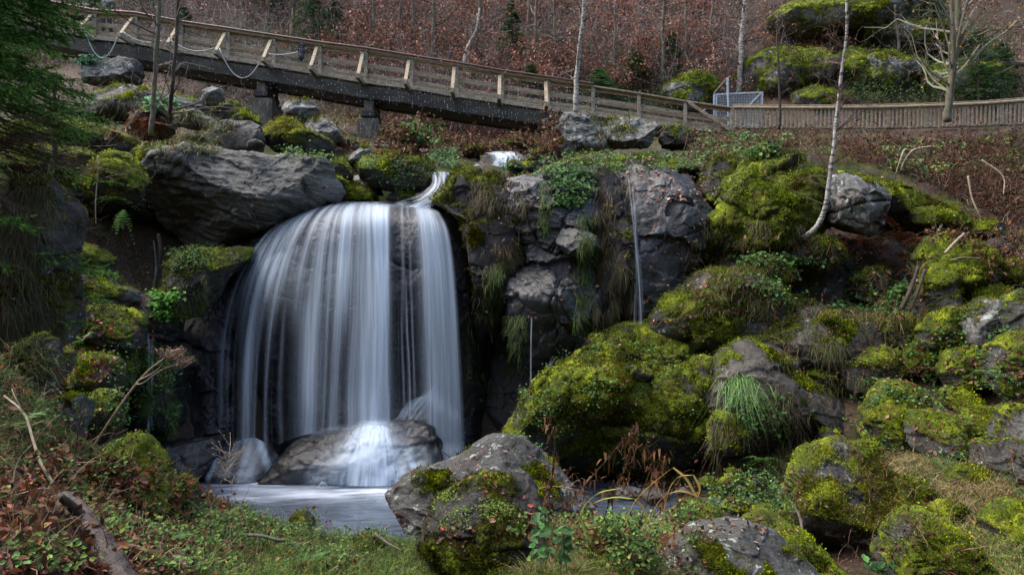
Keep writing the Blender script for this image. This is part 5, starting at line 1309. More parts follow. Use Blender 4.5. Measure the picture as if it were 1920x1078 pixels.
# ---- fallen leaves everywhere
fl = Bag()
ALL = [(-100,150),(2020,150),(2020,1100),(-100,1100)]
def fallen(poly, n, size=.05, cols=LEAFC, nz=.05, lift=.35, **k):
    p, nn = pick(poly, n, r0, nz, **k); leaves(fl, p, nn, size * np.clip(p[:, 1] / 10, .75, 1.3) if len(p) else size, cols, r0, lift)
fallen(ALL, 3600, .052, nz=.15, clump=3, cs=2.4)
fallen([(940,300),(1330,300),(1330,640),(900,640)], 550, .05, [(.42,.24,.19),(.34,.16,.11),(.25,.10,.06)], -.3)
fallen([(1150,290),(1320,290),(1320,380),(1150,380)], 300, .06, [(.5,.33,.28),(.4,.22,.16)])
fallen([(120,600),(215,600),(215,720),(120,720)], 260, .06, [(.34,.15,.11),(.22,.07,.05),(.14,.03,.025)], .1)
fallen([(250,540),(320,540),(310,660),(250,660)], 120, .05, [(.4,.10,.04),(.25,.06,.03)], -.2)
fallen([(200,205),(330,205),(330,270),(200,270)], 300, .09)
fallen([(380,900),(600,1000),(600,1078),(200,1078),(0,1078),(0,650),(120,840)], 2600, .075, [(.10,.035,.02),(.20,.07,.045),(.06,.022,.015),(.28,.13,.09),(.32,.09,.03)], .1, .6)
fallen([(1290,450),(1740,430),(1740,600),(1290,600)], 900, .07, LEAFC, -.3, .6)
fallen([(1560,290),(1920,270),(1920,400),(1760,360)], 350, .08, DEAD, -.3, .7)
fallen([(1650,640),(1920,640),(1920,860),(1600,860)], 420, .06, LEAFC, -.1)
fallen([(1270,880),(1520,880),(1520,1000),(1270,1000)], 450, .06, LEAFC, -.1)
fallen([(700,835),(1110,835),(1110,1000),(700,1000)], 60, .07, [(.5,.24,.18),(.35,.10,.06)], .2)
fallen([(700,225),(1050,225),(1050,290),(700,290)], 900, .12, DEAD + LEAFC, -.3, .8)
fallen([(0,640),(120,700),(150,830),(330,900),(520,1000),(500,1078),(0,1078)], 650, .115, [(.10,.04,.03),(.20,.09,.065),(.30,.15,.11),(.07,.03,.022)], .0, .7)
fl.build('fallen_leaves', 'brown and pinkish fallen leaves scattered over rocks, moss and banks', 'fallen leaves', M_DRY)
# ---- grass
gr = Bag(); hg = Bag(); st = Bag()
def grass(bag, poly, n, L, cols, droop=.5, up=UP, w=None, spread=.45, nz=-.1, tuft=5, **k):
    p, nn = pick(poly, max(3, n // tuft), r0, nz, **k)
    if not len(p): return
    p = np.repeat(p, tuft, 0) + r0.normal(size=(len(p) * tuft, 3)) * [.03, .03, .005] * np.clip(np.repeat(p, tuft, 0)[:, 1:2] / 8, .6, 2)
    nn = np.repeat(nn, tuft, 0)
    d = p[:, 1]
    ww = (w if w else .0045) * np.clip(d / 6, .8, 3)
    u = np.broadcast_to(up, p.shape) + nn * .35
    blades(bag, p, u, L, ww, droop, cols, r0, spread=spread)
# near bank
NB_ = [(-60,640),(60,700),(140,830),(330,890),(450,960),(600,985),(720,990),(780,1100),(-60,1100)]
grass(gr, NB_, 6000, .11, GREEN + LGREEN[:1] + DEAD[:1], .6, clump=7, cs=2.2)
grass(gr, [(1020,290),(1330,285),(1330,325),(1010,330)], 900, .15, GREEN + STRAW[2:], .8)
grass(gr, [(520,985),(720,1000),(740,1090),(480,1090)], 3600, .15, LGREEN + GREEN + [(.34,.36,.08)], .7)
grass(gr, [(330,960),(520,990),(520,1090),(380,1090)], 2500, .16, GREEN + LGREEN, .7)
grass(gr, [(-60,620),(110,660),(110,830),(-60,900)], 3500, .20, STRAW[:2] + GREEN + GREEN, .9)
grass(gr, [(285,890),(350,890),(350,940),(285,940)], 500, .12, GREEN, .5)
# right foreground
grass(gr, [(960,960),(1040,930),(1300,900),(1300,1090),(960,1090)], 7500, .26, GREEN + LGREEN + STRAW, .7, clump=9, ground=True)
grass(gr, [(1580,850),(1690,835),(1920,850),(1920,960),(1700,960)], 4500, .26, [(.12,.20,.06),(.16,.24,.09),(.08,.15,.04)] + STRAW[:1], .9, clump=4, ground=True)
grass(st, [(1640,860),(1700,850),(1900,880),(1900,960),(1800,990),(1700,930)], 9000, .36, STRAW + STRAW + GREEN + DEAD[:1], 1.1, clump=51, cs=2.2, ground=True)
grass(gr, [(700,980),(1010,980),(1010,1095),(700,1095)], 3500, .14, GREEN + LGREEN, .7, ground=True)
grass(st, [(1700,930),(1800,980),(1920,1000),(1920,1090),(1750,1090)], 3500, .22, STRAW + GREEN + LGREEN, .9, ground=True)
grass(gr, [(1440,840),(1590,830),(1590,900),(1430,905)], 3500, .18, GREEN + STRAW[2:], .7, ground=True)
grass(gr, [(1480,570),(1720,560),(1700,680),(1600,640)], 1300, .28, STRAW + GREEN, .9, clump=12)
grass(gr, [(1290,455),(1740,440),(1720,600),(1290,590)], 7000, .20, [(.14,.10,.045),(.20,.15,.07),(.07,.10,.025),(.10,.12,.03)], 1.1, clump=5, cs=2)
grass(gr, [(1190,210),(1100,205),(1130,300),(1190,240)], 900, .28, STRAW[:2] + GREEN, .8)
grass(gr, [(1290,250),(1560,250),(1560,290),(1300,300)], 4500, .25, STRAW[2:] + GREEN + DEAD[:1], .6)
grass(gr, [(1560,250),(1920,250),(1920,310),(1560,310)], 2600, .28, DEAD + DEAD + GREEN[:1] + STRAW[2:3], .7)
grass(gr, [(330,205),(440,235),(400,290),(290,285),(275,250)], 2200, .25, STRAW[2:] + GREEN + [(.28,.30,.12)], 1.0)
grass(gr, [(620,200),(720,200),(720,260),(640,270)], 900, .35, STRAW + GREEN, .8)
grass(gr, [(0,290),(170,330),(160,350),(0,350)], 800, .15, STRAW[2:] + GREEN, .8)
grass(gr, [(740,290),(810,300),(810,370),(760,360)], 900, .14, STRAW[:2] + GREEN, .9)
grass(gr, [(940,285),(1160,290),(1160,330),(940,330)], 700, .16, GREEN + STRAW[2:] + DEAD, .8)
# hanging strands on the cliffs
def hang(poly, n, L, cols, w=.006, clump=0, cs=2.2, out=.25):
    p, nn = pick(poly, n, r0, -1.0, clump=clump, cs=cs)
    if not len(p): return
    u = nn * [1, 1, 0] * .6 + np.array([0, -.4, -.35])
    p = p + np.array([0, -.03, 0])
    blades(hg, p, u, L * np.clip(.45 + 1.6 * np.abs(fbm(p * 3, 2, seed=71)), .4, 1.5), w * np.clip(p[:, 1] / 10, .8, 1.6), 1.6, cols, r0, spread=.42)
HG = [(.07,.14,.02),(.11,.20,.03),(.045,.09,.014),(.10,.10,.03)]; HB = [(.09,.06,.03),(.055,.035,.02),(.14,.10,.05),(.06,.07,.02)]
hang([(880,330),(985,320),(990,480),(880,560)], 1984, 0.099, HB + [(.10,.10,.03)], clump=14, cs=1.8)
hang([(1015,340),(1032,340),(1030,435),(1015,435)], 558, 0.087, HG)
hang([(905,500),(945,490),(940,580),(910,600)], 496, 0.124, HG)
hang([(945,590),(985,590),(980,700),(950,700)], 434, 0.124, HG)
hang([(870,540),(960,600),(960,760),(880,720)], 558, 0.124, HB + HG, clump=15)
hang([(1120,350),(1185,340),(1190,560),(1150,660),(1110,600)], 3224, 0.149, HB + HB + [(.13,.16,.03)], clump=16, cs=1.2)
hang([(1085,400),(1112,400),(1112,560),(1090,560)], 992, 0.112, HG)
hang([(1075,500),(1100,500),(1100,640),(1080,640)], 496, 0.112, HG)
hang([(1340,690),(1590,700),(1590,850),(1330,850)], 1300, 0.161, HB + [(.10,.11,.03)], clump=17)
hang([(1400,600),(1700,610),(1690,720),(1450,700)], 1612, 0.149, HB + HG[:1], clump=18)
hang([(330,480),(440,470),(400,590),(330,600)], 930, 0.087, HB + HG, clump=19)
hang([(-20,340),(100,350),(125,640),(-20,650)], 7500, 0.136, HB + [(.09,.10,.02),(.05,.06,.015)], clump=20, cs=1.4)
hang([(1290,440),(1320,400),(1560,430),(1560,480),(1340,520)], 1116, 0.112, HB + HG[:1], clump=21)
hang([(240,250),(320,240),(320,270),(245,275)], 310, 0.217, HB)
hang([(190,640),(335,640),(330,820),(200,830)], 1550, 0.074, HG + [(.05,.11,.015)], clump=22)
hang([(270,170),(180,190),(180,230),(390,230)], 310, 0.155, HB, clump=23)
# the drooping green tuft on the brown crowned boulder
for (x, y, d, n) in ((1385,712,11.9,90),(1405,720,11.85,70),(1372,722,11.9,60)):
    p = W(x, y, d) + r0.normal(size=(n, 3)) * [.09, .05, .04]
    blades(gr, p, np.array([0, -.5, .5]) + r0.normal(size=(n, 3)) * .25, .42, .009, 1.5, [(.13,.26,.06),(.20,.36,.10),(.09,.18,.04)], r0, segs=4, spread=.15)
gr.build('grass', 'green grass blades growing over the banks and between the boulders', 'grass', M_LEAF)
st.build('straw_grass', 'bleached straw coloured grass lying over the bank at lower right', 'straw grass', M_DRY)
hg.build('hanging_grass', 'hanging strands of green and brown grass and moss on the cliffs and boulder sides', 'hanging grass', M_LEAF)
# ---- small leafy herbs
hb = Bag()
def herbs(poly, n, size, cols, h=.05, per=7, nz=-.5, **k):
    p, nn = pick(poly, n, r0, nz, **k)
    if not len(p): return
    P = np.repeat(p, per, 0); NN = np.repeat(nn, per, 0)
    q = P + r0.normal(size=P.shape) * [.05, .05, .03] * np.clip(P[:, 1:2] / 10, .7, 2) + (UP * .6 + NN * .5) * r0.uniform(.3, 1.2, (len(P), 1)) * h
    leaves(hb, q, UP * .8 + np.array([0, -.5, 0]) + NN * .3, size * np.clip(P[:, 1] / 12, .6, 2), cols, r0, .5, .75, .1)
HC = [(.04,.12,.02),(.07,.18,.035),(.035,.08,.02),(.12,.24,.05)]
herbs([(806,295),(850,285),(855,318),(812,318)], 110, .045, HC, .08)
herbs([(1040,315),(1105,330),(1090,390),(1045,385)], 170, .06, HC, .05)
herbs([(290,555),(332,555),(328,600),(292,600)], 150, .06, [(.10,.28,.03),(.16,.38,.05)], .08)
herbs([(325,470),(400,465),(390,500),(330,510)], 90, .035, HC, .04)
herbs([(1310,255),(1480,262),(1440,300),(1300,300)], 170, .06, HC + LGREEN[:1], .12, clump=41)
herbs([(1620,270),(1900,270),(1900,330),(1700,340)], 150, .07, HC + [(.30,.30,.05)], .15, clump=42)
herbs([(1030,300),(1330,290),(1330,320),(1030,325)], 120, .05, HC, .05)
herbs([(760,240),(830,240),(840,280),(780,280)], 60, .06, HC + LGREEN[:1], .2)
herbs([(280,195),(330,200),(320,215),(280,212)], 50, .08, [(.10,.28,.12),(.08,.2,.08)], .12)
herbs([(185,100),(200,118),(150,122),(160,105)], 30, .09, [(.06,.20,.09)], .12, dmax=40)
herbs([(1370,750),(1470,745),(1475,825),(1400,820)], 110, .06, HC, .10)
herbs([(940,290),(1160,290),(1160,330),(940,330)], 70, .05, HC, .05)
herbs([(1330,900),(1440,890),(1500,960),(1330,960)], 110, .05, HC, .08)
herbs([(740,600),(700,300),(680,300)], 5, .05, HC)
herbs([(500,270),(560,280),(620,300),(560,300)], 50, .045, HC + LGREEN[:1], .06)
herbs([(690,290),(810,330),(790,380),(700,350)], 130, .035, HC, .04)
herbs([(380,950),(560,960),(700,1000),(700,1078),(300,1078),(250,900)], 420, .045, HC + LGREEN[:2], .06, clump=31, cs=2.5)
herbs([(0,650),(250,850),(300,1078),(0,1078)], 260, .045, HC + LGREEN[:2], .05, clump=32, cs=2.5)
herbs([(200,640),(330,650),(320,800),(200,800)], 160, .05, HC, .03)
herbs([(1380,480),(1700,500),(1700,600),(1380,560)], 330, .06, HC, .06, clump=33)
herbs([(830,930),(900,920),(950,960),(860,1000),(800,990)], 130, .028, [(.10,.17,.02),(.16,.24,.03)], .02, clump=44, cs=4)
herbs([(960,980),(1300,960),(1300,1078),(960,1078)], 520, .055, HC + LGREEN, .10, clump=34)
herbs([(1560,700),(1900,560),(1900,860),(1600,850)], 260, .05, HC, .05, clump=35)
herbs([(1000,640),(1300,640),(1300,880),(960,860)], 260, .04, HC, .03, clump=36)
herbs([(180,470),(240,340),(200,470)], 3, .06, HC)
hb.build('low_herbs', 'low leafy green herbs growing in cracks and on the banks', 'herbs', M_LEAF)
# ---- ferns
def frond(bag, base, d, L, wid, droop, cols, rng, n=16):
    d = d / np.linalg.norm(d); s_ = np.cross(d, UP + rng.normal(size=3) * .1); s_ /= np.linalg.norm(s_) + 1e-9
    t = np.linspace(0, 1, n); c = base + d * (L * t)[:, None] + np.array([0, 0, -1.]) * (L * droop * t ** 2)[:, None]
    tw = np.sin(np.clip(t * 1.1 + .12, 0, 1) * math.pi) ** .7 * wid + .002
    V = []; T = []
    step = L / n
    for i in range(n):
        for sg in (-1, 1):
            tip = c[i] + s_ * sg * tw[i] + d * step * .8 + UP * rng.normal() * .01
            a = c[i]; b_ = c[i] + d * step * .62
            k = len(V); V += [a, b_, tip]; T.append((k, k + 1, k + 2))
    bag.add(np.array(V), np.array(T), np.repeat(palette(rng, 1, cols, .2), len(V), 0))
    p = np.stack([c - s_ * .0015, c + s_ * .0015], 1)
def fern(x, y, d, n, L, cols, label, spread=1.0, name='fern', up=.7, droop=.5, group=None):
    bag = Bag(); rng = np.random.default_rng(int(x * 7 + y)); b0 = W(x, y, d)
    for i in range(n):
        a = rng.uniform(0, 2 * math.pi); dv = np.array([math.cos(a) * spread, math.sin(a) * spread - .3, up * rng.uniform(.5, 1.3)])
        frond(bag, b0 + rng.normal(size=3) * .02, dv, L * rng.uniform(.7, 1.2), L * .16, droop * rng.uniform(.6, 1.3), cols, rng)
    root = empty(name, b0, label, 'fern', group); bag.build('fronds', None, None, M_LEAF if cols is not RUST else M_DRY, root, kind=None)
FG = [(.07,.17,.03),(.11,.24,.045)]
fern(230,395,13.4,7,.45,FG,'green fern hanging below the bright yellow green moss face', .6, up=-.4, droop=1.0)
fern(218,372,13.5,6,.35,FG,'small green fern clinging above the black hollow', .7, up=0)
fern(70,1045,4.4,8,.34,FG,'low fern with fine fronds beside the dark log in the lower left corner', 1.0, up=.25)
fern(150,640,9.5,5,.3,FG,'small fern on the leaf strewn ledge right of the rock pillar', 1.0)
fern(1130,1040,5.6,7,.22,LGREEN,'bright fern in the near grass left of the broad pale boulder', 1.0, up=.4)
fern(1500,450,14.4,6,.5,RUST,'dead rusty fern hanging from the foot of the bent birch', 1.0, up=.1)
for i, (x, y, d, L) in enumerate(((1640,410,14.6,.6),(1680,440,14.6,.7),(1700,480,14.3,.7),(1720,510,14.2,.8),(1690,400,15.4,.6),(1730,450,14.4,.7),(1655,465,14.5,.7),(1610,450,14.5,.6),(1560,455,14.5,.6),(1705,540,14.0,.7),(1760,460,14.2,.5))):
    fern(x, y, d, 14, L, RUST, 'rust brown dead fern in the dense drift right of the pale cracked block', 1.0, 'dead_fern', .35, 1.0, 'dead ferns right of the pale cracked block')
for i, (x, y, d, L) in enumerate(((1660,700,12.6,.45),(1700,720,12.2,.5),(1740,690,12.4,.5),(1720,650,12.7,.4))):
    fern(x, y, d, 9, L, RUST, 'rust brown dead fern between the mossy rocks on the lower right slope', 1.0, 'dead_fern', .2, 1.3, 'dead ferns on the lower right slope')
for i, (x, y, d, L) in enumerate(((265,222,17.9,.7),(290,222,17.9,.7),(305,235,17.9,.6),(285,230,17.7,.7),(255,232,17.9,.6))):
    fern(x, y, d, 12, L, RUST, 'red brown dead fern drooping over the earth mound behind the thin saplings', 1.0, 'dead_fern', .1, 1.2, 'dead ferns on the earth mound')
for i, (x, y, d, L) in enumerate(((635,272,20,.5),(655,278,20,.5),(690,268,21,.5),(700,285,19.5,.4))):
    fern(x, y, d, 10, L, RUST, 'red brown dead fern at the foot of the second bridge pier', 1.0, 'dead_fern', .3, 1.0, 'dead ferns at the second pier')
fern(1905,935,8.8,12,.35,RUST,'dark rusty dead fern on the straw grass near the right edge', 1.0, 'dead_fern', .4, .8)

for i, (x, y, d, L, lb) in enumerate(((20,1060,3.9,.26,'green fern in the very bottom left corner'),(240,985,5.2,.22,'small green fern behind the dark log'),(330,1010,5.2,.24,'fern with fine fronds on the near bank right of the dark log'),(420,965,5.9,.22,'fern on the near bank beside the pool edge'),
    (50,800,5.2,.28,'fern in the grass below the rock pillar'),(590,1050,5.4,.22,'fern in the near grass left of the coarse moss boulder'),(1180,985,6.2,.3,'fern among the dead stalks before the outflow'),(1430,860,11.4,.4,'fern at the foot of the brown crowned boulder'),(1860,700,10.4,.4,'fern between the mossy boulders at the right edge'))):
    fern(x, y, d, 9, L, FG if i % 3 else [(.16,.20,.04),(.10,.16,.03)], lb, 1.0, up=.35, droop=.7)
for i, (x, y, d, L) in enumerate(((60,930,4.6,.24),(110,1000,4.2,.22),(200,940,5.6,.2),(290,1040,4.6,.22),(1110,1000,5.9,.28),(1250,1010,6.0,.26))):
    fern(x, y, d, 9, L, RUST, 'withered brown fern in the tangle of the near bank', 1.0, 'dead_fern', .3, 1.1, 'withered ferns of the near bank')
# ================================================================= background slope
def ground_z(x, y): return terr(np.stack([x, y], -1))
def undergrowth():
    r = np.random.default_rng(55); tw = Bag(); lf = Bag()
    n = 9500
    y = r.uniform(32.5, 44, n); x = r.uniform(-.78, .78, n) * y
    z = ground_z(x, y) - .1
    px = CX + F * x / y; py = CY - F * z / y
    P = np.stack([x, y, z], -1)
    dens = fbm(P * .35, 3, seed=91)
    keep = (r.random(n) < np.where(px > 1380, .26, np.where(px < 520, .8, 1.0))) & (py < 290) & ((py < 190) | (px < 1000)) & ~((y < 34.2) & (px > 1000)) & ~((y < 33.5) & (px < 1000) & (px > -500) & (py < 200))
    P = P[keep]; px = px[keep]; n = len(P)
    H = r.uniform(.9, 2.6, n) * np.where(px > 1380, .6, 1)
    D = UP + r.normal(size=(n, 3)) * .28
    cols = [(.17,.14,.12),(.27,.235,.21),(.11,.07,.055),(.40,.36,.33)]
    path = twigs(tw, P, D, H, .011, cols, r, 6, .5)
    for rep in range(6):
        t = r.integers(1, 6, n); b0 = path[np.arange(n), t]
        pth = twigs(tw, b0, UP * .5 + r.normal(size=(n, 3)) * .7, H * .42 * r.uniform(.5, 1.2, n), .006, cols, r, 4, .4)
        # beech leaves held on the twigs
        red = np.clip(.30 + 1.9 * fbm(b0 * .45, 3, seed=92), .04, 1) * (.22 + .78 * sstep(520, 760, px)) * np.where(px > 1380, .8, 1)
        for q in range(6):
            k = r.random(n) < red
            cf = np.clip(.5 + 1.6 * fbm(b0[k] * .6, 2, seed=93), .25, 1.5)[:, None]
            bb = pth[k, r.integers(0, 4, k.sum())] + r.normal(size=(k.sum(), 3)) * .09
            leaves(lf, bb, r.normal(size=bb.shape), .12, [(.26,.10,.055),(.38,.18,.12),(.16,.055,.03),(.48,.28,.21),(.30,.12,.07)], r, .3, .7)
    m_ = 700; q = r.integers(0, n, m_); twigs(tw, P[q] + UP * r.uniform(.1, 1.6, (m_, 1)), r.normal(size=(m_, 3)) * [1, .5, .5], r.uniform(.8, 2.8, m_), .014, [(.34,.31,.28),(.22,.19,.16),(.30,.22,.17)], r, 7, .35)
    o1 = tw.build('brushwood', 'dense grey brown bare brushwood covering the slope behind the bridge', 'brushwood', M_TWIG)
    lf.build('beech_foliage', 'red brown withered beech leaves still hanging in the brushwood behind the bridge', 'withered leaves', M_DRY)
undergrowth()
litter = Bag()
gb = Bag()
for (x0, x1, y0, y1, nn_) in ((380,640,40,110,500),(560,720,60,110,250),(930,1200,120,170,420),(820,900,90,140,120),(1150,1300,60,170,200),(1560,1900,90,210,700),(0,300,20,160,500)):
    xx = r0.uniform(x0, x1, nn_); yy = r0.uniform(y0, y1, nn_); dd = r0.uniform(33.5, 38.5, nn_)
    gx = (xx - CX) / F * dd; gz = ground_z(gx, dd) + r0.uniform(0, .8, nn_) ; q = np.stack([gx, dd, gz], -1)
    q = np.repeat(q, 14, 0) + r0.normal(size=(nn_ * 14, 3)) * .28
    leaves(gb, q, r0.normal(size=q.shape) + [0, -.5, .6], .11, [(.05,.11,.02),(.08,.15,.03),(.12,.17,.05),(.035,.07,.02)], r0, .5, .5)
gb.build('green_undergrowth', 'patches of green bramble and conifer seedlings on the slope behind the bridge', 'undergrowth', M_LEAF)
n = 26000; y = r0.uniform(31, 44, n); x = r0.uniform(-.78, .78, n) * y
P = np.stack([x, y, ground_z(x, y) + .02 + r0.uniform(0, .15, n)], -1); kk = (CY - F * P[:, 2] / y < 300)
leaves(litter, P[kk], np.tile([0, -.6, .8], (kk.sum(), 1)), .12, DEAD + LEAFC + [(.05,.09,.02)], r0, .7)
# brown bramble bank at the right above the ridge
def brambles(poly, n, H, cols, lcols, per, seed, bag_t, bag_l, lsize=.08, bend=-.5):
    r = np.random.default_rng(seed); p, nn = pick(poly, n, r, -.6)
    if not len(p): return
    pth = twigs(bag_t, p, UP + r.normal(size=p.shape) * .7, H * r.uniform(.5, 1.3, len(p)), .006 * np.clip(p[:, 1] / 14, .7, 2), cols, r, 7, .35, bend)
    for q in range(per):
        b_ = pth[np.arange(len(p)), r.integers(1, 7, len(p))] + r.normal(size=p.shape) * .04
        leaves(bag_l, b_, r.normal(size=b_.shape), lsize, lcols, r, .3, .6)
bt = Bag()
brambles([(1560,270),(1920,262),(1920,425),(1870,415),(1720,335),(1600,300)], 2000, .9, [(.07,.03,.02),(.10,.05,.03),(.045,.022,.015),(.22,.16,.11)], [(.06,.025,.012),(.10,.04,.02),(.04,.018,.01),(.15,.06,.03)], 3, 61, bt, litter)
brambles([(700,225),(1050,225),(1050,285),(740,290)], 700, .7, [(.12,.06,.04),(.20,.15,.11)], DEAD + LEAFC + [(.08,.14,.03)], 6, 62, bt, litter, .10)
brambles([(1290,240),(1560,240),(1560,280),(1290,290)], 500, .6, [(.12,.07,.05),(.20,.15,.11)], DEAD, 3, 63, bt, litter)
brambles([(1750,440),(1920,430),(1920,560),(1880,500)], 160, .5, [(.12,.06,.04),(.20,.15,.11)], DEAD, 4, 64, bt, litter)
brambles([(620,190),(690,190),(690,240),(620,240)], 160, .9, STRAW, STRAW, 1, 65, bt, litter)
brambles([(1450,560),(1700,560),(1700,720),(1450,700)], 200, .45, [(.20,.15,.09),(.10,.06,.04)], DEAD, 2, 66, bt, litter, .05)
brambles([(0,860),(420,960),(420,1078),(0,1078)], 260, .22, [(.10,.05,.03),(.25,.18,.12)], DEAD, 3, 67, bt, litter, .05)
brambles([(0,640),(130,760),(330,900),(700,1000),(700,1078),(0,1078)], 420, .25, [(.20,.14,.09),(.10,.05,.03),(.30,.24,.15)], DEAD, 1, 69, bt, litter, .045, -.2)
brambles([(1560,860),(1920,860),(1920,1078),(1560,1078)], 260, .35, [(.25,.18,.10),(.12,.07,.04)], DEAD, 1, 70, bt, litter, .045, -.3)
brambles([(1000,900),(1300,900),(1300,1078),(1000,1078)], 260, .38, [(.12,.06,.03),(.25,.18,.10)], DEAD, 3, 68, bt, litter, .05)
bt.build('brambles', 'arching brown bramble canes on the banks under the fence and bridge', 'brambles', M_TWIG)
litter.build('leaf_litter', 'brown leaf litter on the slopes under the brushwood and brambles', 'leaf litter', M_DRY)
# ================================================================= trees
M_BIRCH = mat_birch()
M_BARK = mat_plain('grey_brown_bark', (.05, .040, .030), (.17, .145, .115), 9, .85, stretch=(2, 2, .6), bump=.6, green=.5)
M_BARKD = mat_plain('dark_bark', (.018, .012, .009), (.065, .045, .032), 9, .8, stretch=(3, 3, .6), bump=.8, bd=.03)
def tree(name, label, cat, path, r_base, r_top, mat, nb=20, bl=1.0, leafn=0, lcols=LEAFC, lsize=.07, t0=.25, seed=0, twig_cols=None, updir=.5, nsub=5, group=None, side=0, trunk_n=26, lrand=.04):
    r = np.random.default_rng(seed + 500)
    P = smooth_path([W(*p) for p in path], trunk_n)
    P = P + np.cumsum(r.normal(size=P.shape) * [.006, .006, 0], 0) * (P[:, 1:2] / 14)
    root = empty(name, P[0], label, cat, group)
    mb = MB(); mb.tube(P, np.linspace(r_base, r_top, trunk_n) * (1 + .06 * r.normal(size=trunk_n)), 9); mb.build('trunk', mat, root, smooth=True)
    cb = Bag(); tc = twig_cols or [(.12,.09,.07),(.18,.15,.12),(.08,.06,.05)]
    if nb:
        t = r.uniform(t0, .98, nb); i = (t * (trunk_n - 1)).astype(int); b0 = P[i]
        D = r.normal(size=(nb, 3)) * [1, 1, .25] + [side, 0, updir]
        L = bl * r.uniform(.4, 1.2, nb) * (1.15 - .6 * t)
        p1 = twigs(cb, b0, D, L, np.maximum(r_top * .55, .010), tc, r, 8, .45, .12)
        for q in range(nsub):
            k = r.integers(2, 8, nb); b1 = p1[np.arange(nb), k]
            p2 = twigs(cb, b1, unit(D) * .8 + r.normal(size=(nb, 3)) * .6 + [0, 0, .2], L * .45 * r.uniform(.4, 1.1, nb), .005 * max(1, P[0, 1] / 18), tc, r, 6, .45, .1)
            for w_ in range(2):
                k2 = r.integers(1, 6, nb)
                twigs(cb, p2[np.arange(nb), k2], r.normal(size=(nb, 3)) + [0, 0, .3], L * .2, .003 * max(1, P[0, 1] / 18), tc, r, 4, .4)
            if leafn:
                for _ in range(leafn):
                    b2 = p2[np.arange(nb), r.integers(0, 6, nb)] + r.normal(size=(nb, 3)) * lrand
                    leaves(cb, b2, r.normal(size=(nb, 3)), lsize, lcols, r, .3, .65)
        cb.build('crown', None, None, M_TWIG, root, kind=None)
    return root
tree('birch', 'slender white birch with a bent foot growing from the bright mossy shoulder at right', 'birch', [(1508,446,14.2),(1532,425,14.0),(1546,395,13.95),(1556,340,13.9),(1568,240,13.9),(1578,150,13.9),(1590,50,13.9),(1586,-80,13.9)], .055, .022, M_BIRCH, 40, .95, 0, t0=.35, seed=1, twig_cols=[(.13,.07,.055),(.09,.05,.04)])
tree('birch', 'thin white birch standing before the right part of the bridge behind the pale capping boulders', 'birch', [(1080,212,21.5),(1081,150,21.5),(1088,60,21.5),(1097,-60,21.5)], .075, .05, M_BIRCH, 26, 1.8, 0, t0=.35, seed=2)
tree('birch', 'leaning white birch on the slope behind the steel gate', 'birch', [(1384,178,36),(1388,120,36),(1395,40,36),(1400,-60,36)], .15, .09, M_BIRCH, 22, 1.8, 0, t0=.3, seed=3)
tree('sapling', 'mottled thin sapling trunk left of its darker neighbour before the left part of the bridge', 'sapling', [(283,255,17.4),(288,200,17.4),(292,130,17.4),(297,40,17.4),(301,-60,17.4)], .058, .045, M_BARK, 16, 1.6, 0, t0=.1, seed=4, nsub=3)
tree('sapling', 'dark thin sapling with upturned lower branches, right one of two before the bridge', 'sapling', [(322,226,18),(320,205,17.9),(325,160,17.6),(331,90,17.6),(338,-60,17.6)], .05, .04, M_BARKD, 18, 1.7, 0, t0=.05, seed=5, nsub=3)
o_ = tree('ash_tree', 'grey green multi stemmed tree with long spreading bare branches behind the picket fence', 'tree', [(1776,228,27),(1783,160,27),(1793,80,27),(1799,-60,27)], .14, .09, M_BARK, 34, 3.8, 1, [(.5,.25,.04),(.4,.16,.03)], .10, t0=.2, seed=6, nsub=5, twig_cols=[(.20,.19,.14),(.14,.14,.09),(.26,.25,.2)])
mb = MB(); mb.tube(smooth_path([W(1776,228,27),W(1786,150,26.8),W(1788,80,26.6),W(1780,-60,26.5)], 20), np.linspace(.10,.06,20), 8); mb.build('stem', M_BARK, o_, smooth=True)
mb = MB(); mb.tube(smooth_path([W(1790,130,27),W(1800,60,26.8),W(1825,-40,26.6)], 16), np.linspace(.07,.05,16), 8); mb.build('stem', M_BARK, o_, smooth=True)
tree('sapling', 'thin reddish brown sapling standing before the left end of the picket fence', 'sapling', [(1461,243,25),(1461,160,25),(1457,70,25),(1462,20,25)], .05, .02, M_BARKD, 20, .9, 1, LEAFC, .06, t0=.2, seed=7)
tree('sapling', 'forked pale barked young tree curving up behind the middle of the bridge', 'sapling', [(869,120,35),(876,85,35),(890,52,35),(897,15,35)], .10, .05, M_BIRCH, 8, 1.2, 0, seed=8)
for i, (x, yb, d, lean, rr_, s_) in enumerate(((548,55,37,6,.11,11),(640,52,38,-8,.10,12),(700,80,36.5,4,.09,13),(745,70,38,10,.08,14),(815,85,36.5,3,.12,15),(905,118,36,-4,.09,16),(1000,120,36.5,5,.10,17),(1045,110,36,-6,.09,18),
      (1150,150,36,4,.08,19),(1243,130,36,3,.10,20),(1290,100,37,-5,.09,21),(500,42,39,5,.12,22),(455,25,40,-4,.13,23),(985,60,38.5,6,.10,24),(610,65,36.5,4,.08,25),(1690,150,36,-8,.10,26),(1330,120,36.5,6,.08,27),(780,60,38.5,-5,.14,28))):
    lab = {548:'bare trunk rising between the small dark spruce and the brushwood behind the bridge'}.get(x)
    tree('bare_tree', 'thin bare grey tree among the brushwood on the slope behind the bridge', 'tree', [(x,yb+30,d),(x+lean*.5,yb-40,d),(x+lean,yb-140,d)], rr_, rr_*.6, M_BARK, 16, 2.0, 2 if 560 < x < 1300 else 0, [(.24,.10,.06),(.32,.16,.10),(.16,.06,.03)], .09, t0=.15, seed=s_, nsub=4, group='thin bare trees in the brushwood behind the bridge', lrand=.12)
